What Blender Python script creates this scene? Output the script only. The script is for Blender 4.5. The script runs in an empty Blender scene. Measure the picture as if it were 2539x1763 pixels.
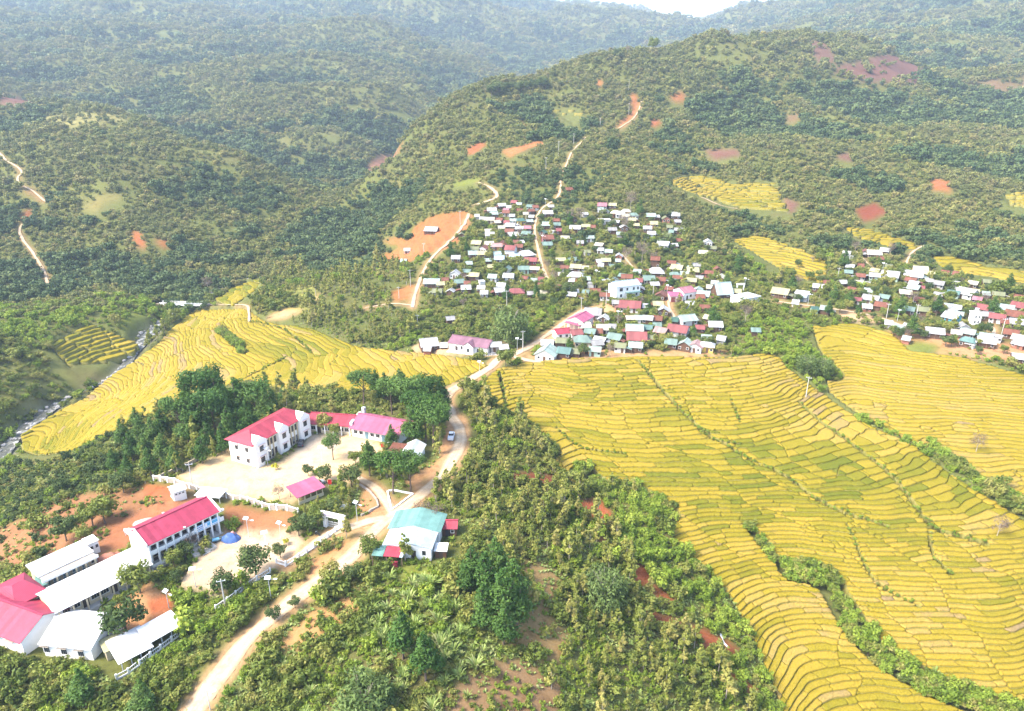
import bpy, math, random
import numpy as np
from mathutils import Vector

# ------------------------------------------------------------------ camera, sky, sun, exposure
sc = bpy.context.scene
COL = sc.collection
PITCH = math.radians(20.2)
CAM_Z = 95.0
FPX = 24.0 / 36.0 * 2539.0            # focal length in pixels of the 2539 px wide photograph
cam_data = bpy.data.cameras.new("camera")
cam_data.lens = 24.0
cam_data.sensor_width = 36.0
cam_data.clip_start = 1.0
cam_data.clip_end = 60000.0
cam = bpy.data.objects.new("camera", cam_data)
COL.objects.link(cam)
cam.location = (0, 0, CAM_Z)
cam.rotation_euler = (math.pi / 2 - PITCH, 0, 0)
sc.camera = cam

SUN_EL, SUN_AZ = math.radians(50), math.radians(-112)     # azimuth measured from +Y towards +X
world = bpy.data.worlds.new("World")
sc.world = world
world.use_nodes = True
wn = world.node_tree
wn.nodes.clear()
sky_n = wn.nodes.new("ShaderNodeTexSky")
sky_n.sky_type = 'NISHITA'
sky_n.sun_disc = False
sky_n.sun_elevation = SUN_EL
sky_n.sun_rotation = SUN_AZ
sky_n.altitude = 900
sky_n.air_density = 1.0
sky_n.dust_density = 4.5
sky_n.ozone_density = 1.0
bg = wn.nodes.new("ShaderNodeBackground")
bg.inputs[1].default_value = 0.145
wo = wn.nodes.new("ShaderNodeOutputWorld")
wn.links.new(sky_n.outputs[0], bg.inputs[0])
wn.links.new(bg.outputs[0], wo.inputs[0])

sun_d = bpy.data.lights.new("sun", 'SUN')
sun_d.energy = 2.2
sun_d.angle = math.radians(22)
sun_d.color = (1.0, 0.94, 0.83)
sun = bpy.data.objects.new("sun", sun_d)
COL.objects.link(sun)
sdir = Vector((math.sin(SUN_AZ) * math.cos(SUN_EL), math.cos(SUN_AZ) * math.cos(SUN_EL), math.sin(SUN_EL)))
sun.rotation_euler = sdir.to_track_quat('Z', 'Y').to_euler()

vs = sc.view_settings
vs.view_transform = 'Standard'
vs.look = 'None'
vs.gamma = 1.0
vs.use_curve_mapping = False
vs.exposure = 2.3
sc.cycles.max_bounces = 4
sc.cycles.use_light_tree = False
world.cycles.sampling_method = 'MANUAL'
world.cycles.sample_map_resolution = 512
sc.cycles.diffuse_bounces = 2
sc.cycles.glossy_bounces = 2
sc.cycles.transmission_bounces = 3
sc.cycles.transparent_max_bounces = 6
sc.cycles.volume_bounces = 0
sc.cycles.use_denoising = True
sc.cycles.use_adaptive_sampling = True
sc.cycles.adaptive_threshold = 0.02

rng = np.random.default_rng(7)
random.seed(7)

# ------------------------------------------------------------------ small helpers
def vnoise(x, y, seed=0):
    xi = np.floor(x).astype(np.int64); yi = np.floor(y).astype(np.int64)
    fx = x - xi; fy = y - yi
    fx = fx * fx * (3 - 2 * fx); fy = fy * fy * (3 - 2 * fy)
    def h(a, b):
        n = (a * 374761393 + b * 668265263 + seed * 144665) & 0xFFFFFFFF
        n = ((n ^ (n >> 13)) * 1274126177) & 0xFFFFFFFF
        n = (n ^ (n >> 16)) & 0xFFFFFF
        return n / float(0xFFFFFF)
    a = h(xi, yi); b = h(xi + 1, yi); c = h(xi, yi + 1); d = h(xi + 1, yi + 1)
    return (a + (b - a) * fx) * (1 - fy) + (c + (d - c) * fx) * fy

def fbm(x, y, wl, octv=3, seed=0):
    s = 0; amp = 1; tot = 0
    for o in range(octv):
        s = s + amp * (vnoise(x / wl + 17.3 * o, y / wl - 9.1 * o, seed + o) * 2 - 1)
        tot += amp; amp *= 0.5; wl *= 0.5
    return s / tot

def in_poly(x, y, poly):
    x = np.asarray(x, float); y = np.asarray(y, float)
    res = np.zeros(x.shape, bool)
    n = len(poly)
    for i in range(n):
        x0, y0 = poly[i]; x1, y1 = poly[(i + 1) % n]
        c = (y0 > y) != (y1 > y)
        if abs(y1 - y0) < 1e-9: continue
        res ^= c & (x < (x1 - x0) * (y - y0) / (y1 - y0) + x0)
    return res

def smooth(t):
    t = np.clip(t, 0, 1)
    return t * t * (3 - 2 * t)

def ray_dir(px, py):
    """direction of the photograph's pixel (2539 x 1763) in the world"""
    dx = (px - 1269.5) / FPX; dy = (881.5 - py) / FPX
    c, s = math.cos(PITCH), math.sin(PITCH)
    return dx, c + s * dy, -s + c * dy

# ------------------------------------------------------------------ terrain heights
K = 2539.0 / 2298.0
# pixel on a 2298 wide grid, height of the ground there
CP_Z = [
 (560,1070,0),(690,1010,0),(800,1000,0.5),(420,1075,-.5),(900,1010,1),(960,1090,0),(870,1165,-.5),(1030,980,.5),(1000,900,-.5),(1060,850,0.5),(1110,812,2),
 (620,1120,-1),(530,1220,-3),(600,1240,-3),(440,1290,-4),(330,1230,-3.5),(200,1320,-4.5),(60,1420,-6),(250,1480,-6.5),(640,1370,-3.5),(440,1585,-6),(560,1480,-5),
 (0,1590,-9),(200,1700,-10),(500,1750,-9),(800,1650,-6),(1149,1750,-10),(900,1250,-.5),(930,1330,-1.5),(850,1450,-3),(1050,1300,-.5),(1000,1450,-3),(800,1580,-5),
 (1100,1100,-.5),(1150,1200,-1.5),(1120,1000,-1),(1080,940,-1.5),(1200,1040,-4),(1170,960,-5),(1250,1150,-5),(1280,1085,-8.5),(1200,1400,-6),(1100,1560,-7),
 (1320,1250,-8),(1350,1400,-11),(1300,1560,-12),(1420,1150,-12),(1480,1260,-14.5),(1400,1300,-11),(1500,1500,-17),(1560,1350,-18),(1660,1470,-22.5),(1600,1580,-22),(1740,1590,-26),
 (300,1100,-4),(180,1150,-7),(80,1220,-9),(0,1350,-11),(-250,1400,-14),(250,1000,-8),(120,1050,-13),(350,960,-5),(450,960,-2.5),(600,900,-4),(750,920,-1),(850,900,-2.5),(950,880,-3),
 (0,1015,-24),(60,945,-23),(150,888,-21),(270,825,-18),(320,765,-15),(400,697,-12.5),(450,667,-11),(520,635,-9),(-200,1120,-27),(-500,1250,-30),
 (200,930,-18),(350,860,-13.5),(500,850,-10),(450,760,-10.5),(560,740,-7),(480,700,-10),(700,770,-5),(700,860,-6),(850,820,-3.5),(950,830,-1.5),(800,740,-1.5),
 (200,780,-12),(100,800,-9),(50,880,-12),(-150,900,-8),(300,720,-8),(250,690,-3),(560,600,-4),(560,650,-6),(650,650,-1),(700,680,-2),
 (880,700,2),(800,640,4),(1000,720,2),(1130,720,3),(1080,770,1.5),(1250,780,4),(1400,790,3.5),(1600,790,3),(1500,720,6),(1700,700,6),(1750,760,3.5),
 (1300,835,1.5),(1500,860,-.5),(1700,830,1),(1820,840,-1.5),(1900,760,2),(2040,775,2.5),(2150,800,1.5),(2298,835,0),(2500,880,-1),
 (1200,900,-3),(1350,950,-5),(1550,960,-5.5),(1750,950,-6),(1900,930,-7),(2050,880,-4),(2200,920,-6),(2400,960,-7),(1880,880,-5),(2100,1000,-10),(2250,1090,-13.5),
 (1300,1050,-8),(1450,1060,-9),(1650,1060,-9.5),(1850,1060,-10),(2000,1060,-11),(2150,1150,-14),(2298,1180,-16),(2500,1250,-19),
 (1500,1160,-13),(1700,1180,-14.5),(1900,1200,-15.5),(2100,1250,-18),(2298,1350,-22),(1600,1280,-18),(1800,1300,-20),(2000,1380,-22.5),(2200,1480,-26),
 (1750,1420,-24),(1900,1500,-26.5),(2050,1560,-28.5),(2298,1580,-29.5),(1850,1650,-30),(2298,1800,-34),(1600,1800,-30),(2600,1700,-33),
]
# pixel, distance along the ground in metres
CP_D = [
 (105,645,410),(60,540,470),(30,420,560),(0,350,640),(-300,500,520),(-300,300,800),(200,600,440),(300,520,480),(420,560,470),(500,500,520),(620,560,490),(300,420,560),(480,328,720),(560,352,690),(640,410,640),(350,275,800),(500,400,620),(650,470,570),(700,510,560),
 (250,320,690),(100,300,760),(230,250,860),(0,235,930),(720,430,720),(640,345,900),(560,300,980),(450,270,1050),(770,520,560),(800,560,480),(850,600,420),
 (760,330,900),(700,250,1100),(850,240,1150),(600,160,1500),(450,180,1350),(300,150,1500),(150,130,1600),(0,100,1700),(-400,80,1700),
 (820,90,1900),(700,110,1800),(950,130,1900),(1000,190,1600),(500,60,2400),(200,40,2300),(0,0,2500),(-500,-40,2600),(400,0,2900),(700,30,2700),(950,60,2600),(1100,110,2300),
 (0,-110,3400),(500,-100,3600),(850,-50,3600),(1100,0,3500),(1250,34,3500),(1450,62,3500),(1650,64,3400),(1800,24,3000),(2000,-60,2900),(2298,-110,2800),(2700,-150,2800),
 (1000,240,800),(1060,212,810),(1110,192,820),(1180,188,850),(1280,160,880),(1350,132,920),(1450,117,950),(1600,104,1000),(1750,106,1080),(1900,122,1150),
 (900,300,730),(830,370,640),(790,430,600),(950,340,640),(1000,450,500),(900,500,500),(870,570,450),(1050,400,540),(1200,300,640),(1280,340,570),(1150,230,760),(1300,230,760),(1260,420,500),
 (1060,470,465),(1200,470,455),(1000,560,395),(1200,600,370),(930,650,345),(1350,460,455),(1500,480,445),(1350,560,390),(1500,580,385),(1350,650,330),(1550,650,335),(1630,560,400),(1700,640,350),(1100,650,335),
 (1450,250,740),(1450,350,600),(1600,340,620),(1550,400,560),(1640,430,535),(1760,470,490),(1650,540,430),(1750,570,400),(1850,630,350),(1700,490,470),(1800,520,440),
 (1650,200,850),(1850,220,870),(2000,180,1020),(2200,190,1050),(2000,148,1250),(2200,100,1500),(2100,60,1900),(2298,40,2000),(2298,180,1150),(2600,150,1300),(1800,350,640),(2000,330,680),(2200,330,700),(2500,330,720),
 (1900,450,520),(2100,420,560),(2298,440,540),(2600,450,540),(1920,540,430),(2050,550,420),(2200,590,380),(2298,620,350),(2600,640,350),(1900,620,350),(2050,650,330),(2150,700,300),(2298,760,265),(2600,800,250),(1900,690,305),
 (1150,170,2000),(1300,130,2200),(1450,100,2600),(1600,88,2600),(1300,85,2700),(1500,75,3000),(1720,72,2400),
]
CP_R = [(640,740,8),(560,800,14),(480,850,26),(350,930,44),(230,1000,62),(100,1050,75),(720,700,12),(800,690,8),(850,760,12),(900,850,20),(950,900,22),(1000,1000,25),(780,600,2),(1150,1150,45),(1300,1250,60),(1450,1350,90),(1600,1450,120),(1750,1550,170),(1900,1650,215)]   # pixel column, distance, height of the hidden valley behind the ridge
pts = []
for px, py, z in CP_Z:
    dx, dy, dz = ray_dir(px * K, py * K)
    t = (z - CAM_Z) / dz
    pts.append((math.atan2(dx, dy), math.log(math.hypot(dx, dy) * t), z))
for px, py, d in CP_D:
    dx, dy, dz = ray_dir(px * K, py * K)
    t = d / dy
    pts.append((math.atan2(dx, dy), math.log(math.hypot(dx, dy) * t), CAM_Z + dz * t))
for px, d, z in CP_R:
    dx, dy, dz = ray_dir(px * K, 150 * K)
    pts.append((math.atan2(dx, dy), math.log(d * math.hypot(dx, dy) / dy), z))
# frame of the map far outside the picture
for a in (-75, -60, 60, 75):
    for d, z in ((60, -14), (150, -14), (300, 0), (600, 60), (1200, 160), (2500, 380), (5000, 650)):
        pts.append((math.radians(a), math.log(d), z + (10 if a > 0 else 0)))
for a in (-45, -20, 0, 20, 45):
    pts.append((math.radians(a), math.log(6000), 700))
    pts.append((math.radians(a), math.log(40), -14 - (a > 10) * 14))
pts = np.array(pts)
AS = 1.6
def tps_k(d2):
    return 0.5 * d2 * np.log(d2 + 1e-12)
cx = pts[:, 0] * AS; cy = pts[:, 1]
N = len(pts)
A = np.zeros((N + 3, N + 3))
A[:N, :N] = tps_k((cx[:, None] - cx) ** 2 + (cy[:, None] - cy) ** 2) + np.eye(N) * 2e-3
A[:N, N] = 1; A[:N, N + 1] = cx; A[:N, N + 2] = cy
A[N:, :N] = A[:N, N:].T
wt = np.linalg.solve(A, np.concatenate([pts[:, 2], [0, 0, 0]]))

NA_IN, NR = 640, 640
ANG = np.concatenate([np.radians(np.linspace(-75, -50, 14)[:-1]), np.radians(np.linspace(-50, 50, NA_IN)), np.radians(np.linspace(50, 75, 14)[1:])])
LR = np.linspace(math.log(38), math.log(6000), NR)
NA = len(ANG)
GA, GL = np.meshgrid(ANG, LR, indexing='ij')
GR = np.exp(GL)
GX = np.sin(GA) * GR; GY = np.cos(GA) * GR
Z = np.zeros((NA, NR))
for i in range(0, NA, 40):
    a = GA[i:i + 40].ravel() * AS; l = GL[i:i + 40].ravel()
    d2 = (a[:, None] - cx) ** 2 + (l[:, None] - cy) ** 2
    Z[i:i + 40] = (tps_k(d2) @ wt[:N] + wt[N] + a * wt[N + 1] + l * wt[N + 2]).reshape(-1, NR)
# spurs and gullies, growing with distance
def ridged(x, y, wl, octv, seed):
    return 1 - 2 * np.abs(fbm(x, y, wl, octv, seed))
far1 = smooth((GR - 380) / 300); far2 = smooth((GR - 800) / 700); far3 = smooth((GR - 1500) / 1200)
Z += far1 * (1 - far3) * 9 * fbm(GX, GY, 120, 3, 3)
Z += smooth((GR - 520) / 300) * (1 - far3) * 15 * (ridged(GX, GY, 210, 2, 8) - 0.5)
Z += far2 * 50 * (ridged(GX, GY, 420, 3, 11) - 0.5)
Z += far3 * 110 * (ridged(GX, GY, 900, 4, 23) - 0.55)
Z += smooth((GR - 200) / 150) * (1 - far2) * 1.2 * fbm(GX, GY, 35, 2, 5)
Z_BASE = Z.copy()

def grid_uv(x, y):
    a = np.arctan2(x, y); l = np.log(np.maximum(np.hypot(x, y), 39))
    u = np.interp(a, ANG, np.arange(NA)); v = (l - LR[0]) / (LR[1] - LR[0])
    return np.clip(u, 0, NA - 1.001), np.clip(v, 0, NR - 1.001)

def H(x, y, G=None):
    G = Z if G is None else G
    u, v = grid_uv(np.asarray(x, float), np.asarray(y, float))
    i = u.astype(int); j = v.astype(int); fu = u - i; fv = v - j
    return (G[i, j] * (1 - fu) + G[i + 1, j] * fu) * (1 - fv) + (G[i, j + 1] * (1 - fu) + G[i + 1, j + 1] * fu) * fv

RG = np.exp(LR)
def P(px, py):
    """where the ray through a pixel of the 2539 px photograph meets the ground"""
    dx, dy, dz = ray_dir(px, py)
    a = math.atan2(dx, dy); h = math.hypot(dx, dy)
    u = float(np.clip(np.interp(a, ANG, np.arange(NA)), 0, NA - 1.001)); i = int(u); f = u - i
    prof = Z[i] * (1 - f) + Z[i + 1] * f
    zr = CAM_Z + dz / h * RG
    below = np.nonzero((zr <= prof) & (RG > 60))[0]
    k = below[0] if len(below) else NR - 2
    k = max(k, 1)
    d0 = zr[k - 1] - prof[k - 1]; d1 = zr[k] - prof[k]
    t = d0 / (d0 - d1) if d0 != d1 else 0
    r = RG[k - 1] + (RG[k] - RG[k - 1]) * min(max(t, 0), 1)
    return Vector((math.sin(a) * r, math.cos(a) * r, CAM_Z + dz / h * r))
def PD(px, py):
    return P(px * K, py * K)
def poly_w(pp):
    return [tuple(PD(x, y)[:2]) for x, y in pp]
def line_w(pp, step=2.0):
    """photograph polyline -> evenly spaced smooth line on the ground (x, y)"""
    w = np.array([PD(x, y)[:2] for x, y in pp])
    # Catmull-Rom
    q = np.vstack([2 * w[0] - w[1], w, 2 * w[-1] - w[-2]])
    out = []
    for i in range(1, len(q) - 2):
        n = max(2, int(np.hypot(*(q[i + 1] - q[i])) / step))
        for s in range(n):
            t = s / n
            out.append(0.5 * ((2 * q[i]) + (q[i + 1] - q[i - 1]) * t + (2 * q[i - 1] - 5 * q[i] + 4 * q[i + 1] - q[i + 2]) * t * t + (3 * q[i] - q[i - 1] - 3 * q[i + 1] + q[i + 2]) * t ** 3))
    out.append(q[-2])
    return np.array(out)

def px_per_m(p):
    d = Vector((p[0], p[1], p[2] - CAM_Z))
    depth = d.y * math.cos(PITCH) - d.z * math.sin(PITCH)
    return FPX / depth
# ------------------------------------------------------------------ layout read from the photograph (2298 px grid)
RICE = {
 'main': [(1115,832),(1180,818),(1300,808),(1460,803),(1640,803),(1700,795),(1745,795),(1765,825),(1800,850),(1850,882),(1960,962),(2050,1002),(2130,1062),(2190,1102),(2240,1132),(2298,1172),(2440,1240),(2440,1720),(1800,1720),(1745,1560),(1695,1440),(1635,1330),(1565,1260),(1490,1180),(1425,1112),(1340,1082),(1295,1090),(1262,1060),(1235,1005),(1165,930),(1095,905),(1058,890),(1085,860)],
 'upper': [(1822,728),(1920,726),(2000,748),(2040,790),(2130,800),(2250,830),(2298,840),(2440,875),(2440,1140),(2298,1125),(2250,1098),(2150,1045),(2062,996),(1968,952),(1862,878),(1852,840),(1850,800),(1835,770)],
 'left': [(700,737),(810,782),(960,793),(1080,812),(1096,822),(1000,868),(850,870),(800,885),(760,872),(640,875),(560,850),(420,885),(330,935),(160,1010),(50,1010),(45,975),(130,920),(250,842),(360,765),(435,692),(545,688),(600,722)],
 'bank': [(105,770),(200,727),(310,772),(300,792),(230,812),(150,817)],
 'stream': [(482,672),(522,642),(590,622),(570,652),(522,688)],
 'r6': [(1505,395),(1560,385),(1650,410),(1740,395),(1750,430),(1770,475),(1640,460),(1580,440),(1510,415)],
 'r7': [(1640,532),(1700,525),(1800,560),(1855,590),(1855,635),(1790,622),(1720,582),(1660,547)],
 'r8': [(1890,505),(1960,510),(2050,540),(2060,560),(1990,550),(1920,530)],
 'r9': [(2090,570),(2150,575),(2220,595),(2298,605),(2400,620),(2400,650),(2298,635),(2220,620),(2160,610),(2110,595)],
 'r10': [(1225,242),(1270,234),(1312,252),(1285,278),(1255,258)],
 'r11': [(2250,430),(2298,425),(2360,430),(2360,470),(2298,465),(2265,460)],
}
ROADS = [
 ('road', 3.70, [(400,1660),(440,1585),(500,1505),(560,1432),(640,1362),(720,1302),(790,1248),(832,1200),(872,1163),(940,1113),(1000,1058),(1030,1000),(1032,962),(1012,930),(1000,902),(1010,880),(1060,850),(1100,825),(1120,805),(1150,797)]),
 ('road', 2.90, [(1150,797),(1200,772),(1230,752),(1280,716),(1308,698),(1340,690)]),
 ('road', 2.28, [(1150,800),(1200,812),(1260,812),(1330,806)]),
 ('road', 1.53, [(1232,632),(1218,600),(1208,560),(1200,522),(1203,495),(1215,470),(1248,447),(1258,425),(1258,405)]),
 ('road', 1.25, [(1262,392),(1275,360),(1292,332),(1312,312),(1345,297),(1392,287),(1425,262),(1440,228)]),
 ('road', 1.75, [(925,692),(932,660),(950,612),(970,578),(1010,542),(1040,507),(1052,482)]),
 ('road', 1.43, [(925,686),(880,682),(820,692)]),
 ('road', 2.74, [(1062,462),(1085,455),(1115,442),(1105,425),(1075,410)]),
 ('road', 1.75, [(107,645),(100,612),(75,570),(50,535),(45,515),(65,490)]),
 ('road', 1.75, [(105,455),(75,430),(45,415),(40,400),(48,385),(20,365),(0,345),(-40,325)]),
 ('road', 1.64, [(1740,676),(1840,690),(1960,710),(2040,736),(2120,752),(2200,765)]),
 ('road', 1.31, [(1920,565),(1955,600),(1985,620)]),
 ('road', 1.31, [(2030,600),(2045,570),(2072,552)]),
 ('road', 1.09, [(1575,443),(1612,460),(1655,470)]),
 ('road', 1.31, [(262,678),(310,681),(366,683)]),
 ('road', 1.31, [(458,685),(510,684),(552,686),(558,700),(560,722)]),
 ('road', 2.58, [(872,1163),(830,1168),(790,1182),(740,1198),(690,1232),(645,1268)]),
 ('road', 2.28, [(885,1158),(868,1128),(845,1098),(815,1078),(780,1060)]),
 ('road', 1.20, [(1500,665),(1502,690),(1515,715),(1530,745)]),
 ('road', 0.99, [(1395,570),(1420,600),(1435,622)]),
 ('road', 1.52, [(2220,725),(2230,745),(2222,770)]),
]
RIVER = [(-120,1085),(-40,1040),(0,1015),(40,965),(90,915),(150,887),(220,856),(270,822),(315,765),(350,722),(400,697),(450,668),(500,642),(560,615)]

TAN = (0.42, 0.28, 0.14); PALE = (0.5, 0.38, 0.25); RED = (0.34, 0.10, 0.042); ORANGE = (0.38, 0.135, 0.05); DARKRED = (0.19, 0.055, 0.028); MAUVE = (0.16, 0.078, 0.055)
GRASS = (0.16, 0.18, 0.035); DRYGRASS = (0.26, 0.21, 0.075); OLIVE = (0.12, 0.12, 0.045)
PATCH = [  # (polygon, colour, bare: nothing grows there)
 ([(395,1072),(470,1030),(520,1000),(540,1040),(620,1038),(700,985),(760,960),(850,990),(860,1010),(800,1040),(790,1085),(728,1088),(655,1138),(560,1120),(420,1088)], (0.56,0.40,0.22), 1),
 ([(640,1035),(700,975),(770,975),(760,1000),(700,1050)], (0.42,0.34,0.25), 1),
 ([(765,1010),(830,985),(840,1010),(800,1035)], (0.55,0.42,0.27), 1),
 ([(500,1122),(560,1135),(668,1160),(660,1190),(600,1200),(505,1185)], (0.29,0.13,0.06), 1),
 ([(505,1185),(600,1200),(668,1190),(690,1205),(640,1262),(560,1312),(470,1335),(405,1315),(440,1250),(490,1205)], (0.50,0.37,0.24), 1),
 ([(170,1425),(330,1305),(390,1335),(375,1395),(290,1425),(200,1440)], (0.46,0.24,0.11), 1),
 ([(330,1345),(380,1330),(390,1370),(340,1385)], RED, 1),
 ([(0,1185),(60,1160),(160,1112),(260,1098),(390,1095),(440,1110),(400,1150),(290,1200),(235,1255),(100,1250),(0,1300),(-80,1260)], (0.25,0.125,0.06), .62),
 ([(320,1085),(400,1092),(380,1118),(330,1112)], RED, 1),
 ([(250,1180),(330,1140),(420,1125),(430,1140),(270,1240),(225,1245)], (0.28,0.115,0.055), 1),
 ([(900,562),(940,502),(1000,480),(1060,478),(1050,515),(1008,558),(945,574)], (0.36,0.12,0.045), 1),
 ([(850,574),(900,558),(940,566),(925,586),(865,588)], ORANGE, 1),
 ([(850,540),(900,535),(925,540),(900,548)], ORANGE, 1),
 ([(585,717),(640,692),(690,660),(716,662),(705,685),(660,707),(620,717)], (0.52,0.30,0.15), 1),
 ([(875,655),(925,640),(930,668),(890,675)], ORANGE, 1),
 ([(1586,338),(1656,335),(1662,350),(1600,358)], MAUVE, 1),
 ([(2085,408),(2110,402),(2132,410),(2128,432),(2100,424)], RED, 1),
 ([(1920,470),(1970,455),(1992,480),(1935,500)], DARKRED, 1),
 ([(1880,345),(1918,345),(1920,362),(1885,360)], MAUVE, 1),
 ([(1738,440),(1790,452),(1775,478),(1745,465)], MAUVE, 1),
 ([(1850,160),(1950,130),(2080,145),(2090,170),(2060,192),(1960,190)], (0.14,0.07,0.05), .72),
 ([(1800,95),(1850,92),(1880,140),(1840,150)], (0.13,0.07,0.048), .65),
 ([(2130,185),(2220,180),(2298,190),(2298,172),(2400,170),(2400,195),(2250,205)], (0.18,0.09,0.06), .7),
 ([(1760,260),(1790,255),(1800,272),(1770,275)], MAUVE, 1),
 ([(1505,215),(1530,208),(1535,225),(1510,228)], RED, 1),
 ([(1462,270),(1480,268),(1475,285),(1462,285)], RED, 1),
 ([(1410,205),(1425,212),(1440,240),(1425,262),(1400,285),(1385,285),(1420,245)], ORANGE, 1),
 ([(1340,178),(1352,180),(1350,195),(1338,192)], ORANGE, 1),
 ([(1045,335),(1085,318),(1095,325),(1060,345)], RED, 1),
 ([(1165,265),(1185,280),(1180,290),(1160,275)], RED, .8),
 ([(1130,340),(1215,315),(1220,322),(1145,355)], ORANGE, 1),
 ([(880,330),(900,328),(898,345),(878,345)], RED, 1),
 ([(820,375),(880,345),(890,352),(830,385)], (0.24,0.12,0.07), 1),
 ([(1020,410),(1070,400),(1080,408),(1020,418)], GRASS, 1),
 ([(185,465),(240,435),(280,432),(270,445),(210,470)], (0.22,0.18,0.06), 1),
 ([(290,515),(305,520),(330,555),(320,560),(298,540)], RED, 1),
 ([(355,538),(378,545),(375,552),(352,546)], RED, 1),
 ([(60,425),(105,440),(100,458),(70,438)], DARKRED, 1),
 ([(45,480),(75,470),(70,492),(45,500)], DARKRED, .9),
 ([(90,260),(200,255),(290,262),(280,275),(180,290),(110,290)], (0.20,0.18,0.06), .8),
 ([(0,210),(70,225),(80,245),(0,240)], MAUVE, .9),
 ([(1315,1132),(1345,1128),(1368,1158),(1345,1172),(1312,1150)], RED, 1),
 ([(1348,1205),(1385,1232),(1396,1250),(1358,1236)], RED, 1),
 ([(1422,1263),(1450,1278),(1462,1312),(1430,1302)], RED, 1),
 ([(1460,1312),(1505,1342),(1535,1372),(1488,1352)], RED, 1),
 ([(1448,1372),(1520,1395),(1580,1418),(1630,1450),(1605,1465),(1540,1422),(1468,1388)], DARKRED, 1),
 ([(1570,1415),(1632,1448),(1612,1466),(1575,1440)], RED, 1),
 ([(1640,1510),(1690,1545),(1685,1555),(1645,1530)], RED, 1),
 ([(1155,1068),(1195,1062),(1235,1070),(1230,1085),(1165,1078)], DARKRED, 1),
 ([(1000,1560),(1080,1490),(1180,1480),(1260,1530),(1240,1640),(1000,1640)], (0.24,0.15,0.075), .55),
 ([(1120,1300),(1200,1250),(1260,1290),(1230,1380),(1290,1440),(1240,1490),(1130,1440),(1100,1380)], (0.26,0.17,0.07), .6),
 ([(820,1095),(870,1100),(900,1160),(830,1165),(800,1140)], (0.40,0.20,0.09), .8),
 ([(930,1095),(1000,1040),(1040,1000),(1048,940),(1020,915),(1000,960),(985,1030),(900,1085)], (0.45,0.24,0.11), .9),
 ([(620,1450),(700,1370),(800,1330),(820,1350),(760,1400),(680,1460)], (0.36,0.20,0.08), .8),
 ([(690,1265),(770,1215),(810,1210),(790,1240),(700,1290)], (0.38,0.19,0.08), .8),
 ([(860,1265),(1000,1260),(990,1300),(880,1300)], GRASS, .7),
 ([(925,775),(1000,770),(1140,770),(1150,795),(1000,800),(930,800)], (0.50,0.33,0.19), 1),
 ([(1180,800),(1290,812),(1600,800),(1640,795),(1640,785),(1200,790)], (0.44,0.25,0.12), .85),
 ([(1310,690),(1345,700),(1330,745),(1290,770),(1240,790),(1225,770)], (0.46,0.29,0.16), .8),
 ([(1350,680),(1420,690),(1400,720),(1340,700)], (0.45,0.26,0.13), .8),
 ([(1990,740),(2298,775),(2440,790),(2440,830),(2298,820),(2100,790),(2010,770)], (0.42,0.22,0.11), .75),
 ([(1880,690),(1990,715),(1960,725),(1890,715)], (0.45,0.30,0.17), .9),
 ([(2020,770),(2080,765),(2130,785),(2040,790)], GRASS, 1),
 ([(580,640),(720,640),(700,700),(640,690),(570,705)], (0.20,0.20,0.05), .35),
 ([(270,700),(320,690),(330,720),(270,740)], GRASS, .4),
 ([(0,820),(110,800),(160,840),(60,900),(0,900)], (0.16,0.16,0.045), .4),
]
# ------------------------------------------------------------------ shape the ground: river bed, roads, pads
def dist_to_line(line, maxd):
    """distance of every ground vertex to a line (only near it), index of nearest sample"""
    D = np.full(Z.shape, 1e9); I = np.zeros(Z.shape, int)
    x0, y0 = line.min(0) - maxd; x1, y1 = line.max(0) + maxd
    m = (GX > x0) & (GX < x1) & (GY > y0) & (GY < y1)
    idx = np.nonzero(m)
    if len(idx[0]):
        X = GX[idx]; Y = GY[idx]
        best = np.full(X.shape, 1e9); bi = np.zeros(X.shape, int)
        for k, (lx, ly) in enumerate(line):
            d = (X - lx) ** 2 + (Y - ly) ** 2
            c = d < best
            best[c] = d[c]; bi[c] = k
        D[idx] = np.sqrt(best); I[idx] = bi
    return D, I

def smooth1(a, n):
    k = np.ones(2 * n + 1) / (2 * n + 1)
    return np.convolve(np.pad(a, n, mode='edge'), k, mode='valid')

RICE_W = {k: poly_w(p) for k, p in RICE.items()}
def grow(p, f):
    mx_ = sum(q[0] for q in p) / len(p); my_ = sum(q[1] for q in p) / len(p)
    return [(mx_ + (x - mx_) * f, my_ + (y - my_) * f) for x, y in p]
# the landslip scars on the spur are wider than their bare hearts
PATCH = [((grow(p, 1.4) if 1140 < p[0][0] < 1700 and p[0][1] > 1040 and c in (RED, DARKRED) else p), c, b) for p, c, b in PATCH]
PATCH_W = [(poly_w(p), c, b) for p, c, b in PATCH]
river_line = line_w(RIVER, 3.0)
river_w = 1.7 + 0.7 * np.sin(np.arange(len(river_line)) * 0.21) + 0.6 * np.sin(np.arange(len(river_line)) * 0.53)
river_z = smooth1(H(river_line[:, 0], river_line[:, 1]), 6) - 1.6
river_z = np.maximum.accumulate(river_z)
RD, RI = dist_to_line(river_line, 22)
t = 1 - smooth((RD - river_w[RI] * 1.2) / 5)
Z = Z * (1 - t) + (river_z[RI] - 1.0) * t

road_data = []
ROAD_D = np.full(Z.shape, 1e9)
for name, w, pp in ROADS:
    ln = line_w(pp, 1.6)
    rr = np.hypot(ln[:, 0], ln[:, 1]).mean()
    lz = smooth1(H(ln[:, 0], ln[:, 1]), 3)
    D_, I_ = dist_to_line(ln, w * 3 + rr * .01)
    t = 1 - smooth((D_ - w * .75 - rr * .004) / (w * .8 + rr * .004))
    Z = Z * (1 - t) + lz[I_] * t
    ROAD_D = np.minimum(ROAD_D, D_ - w / 2)
    road_data.append((name, w, ln, lz))
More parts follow.
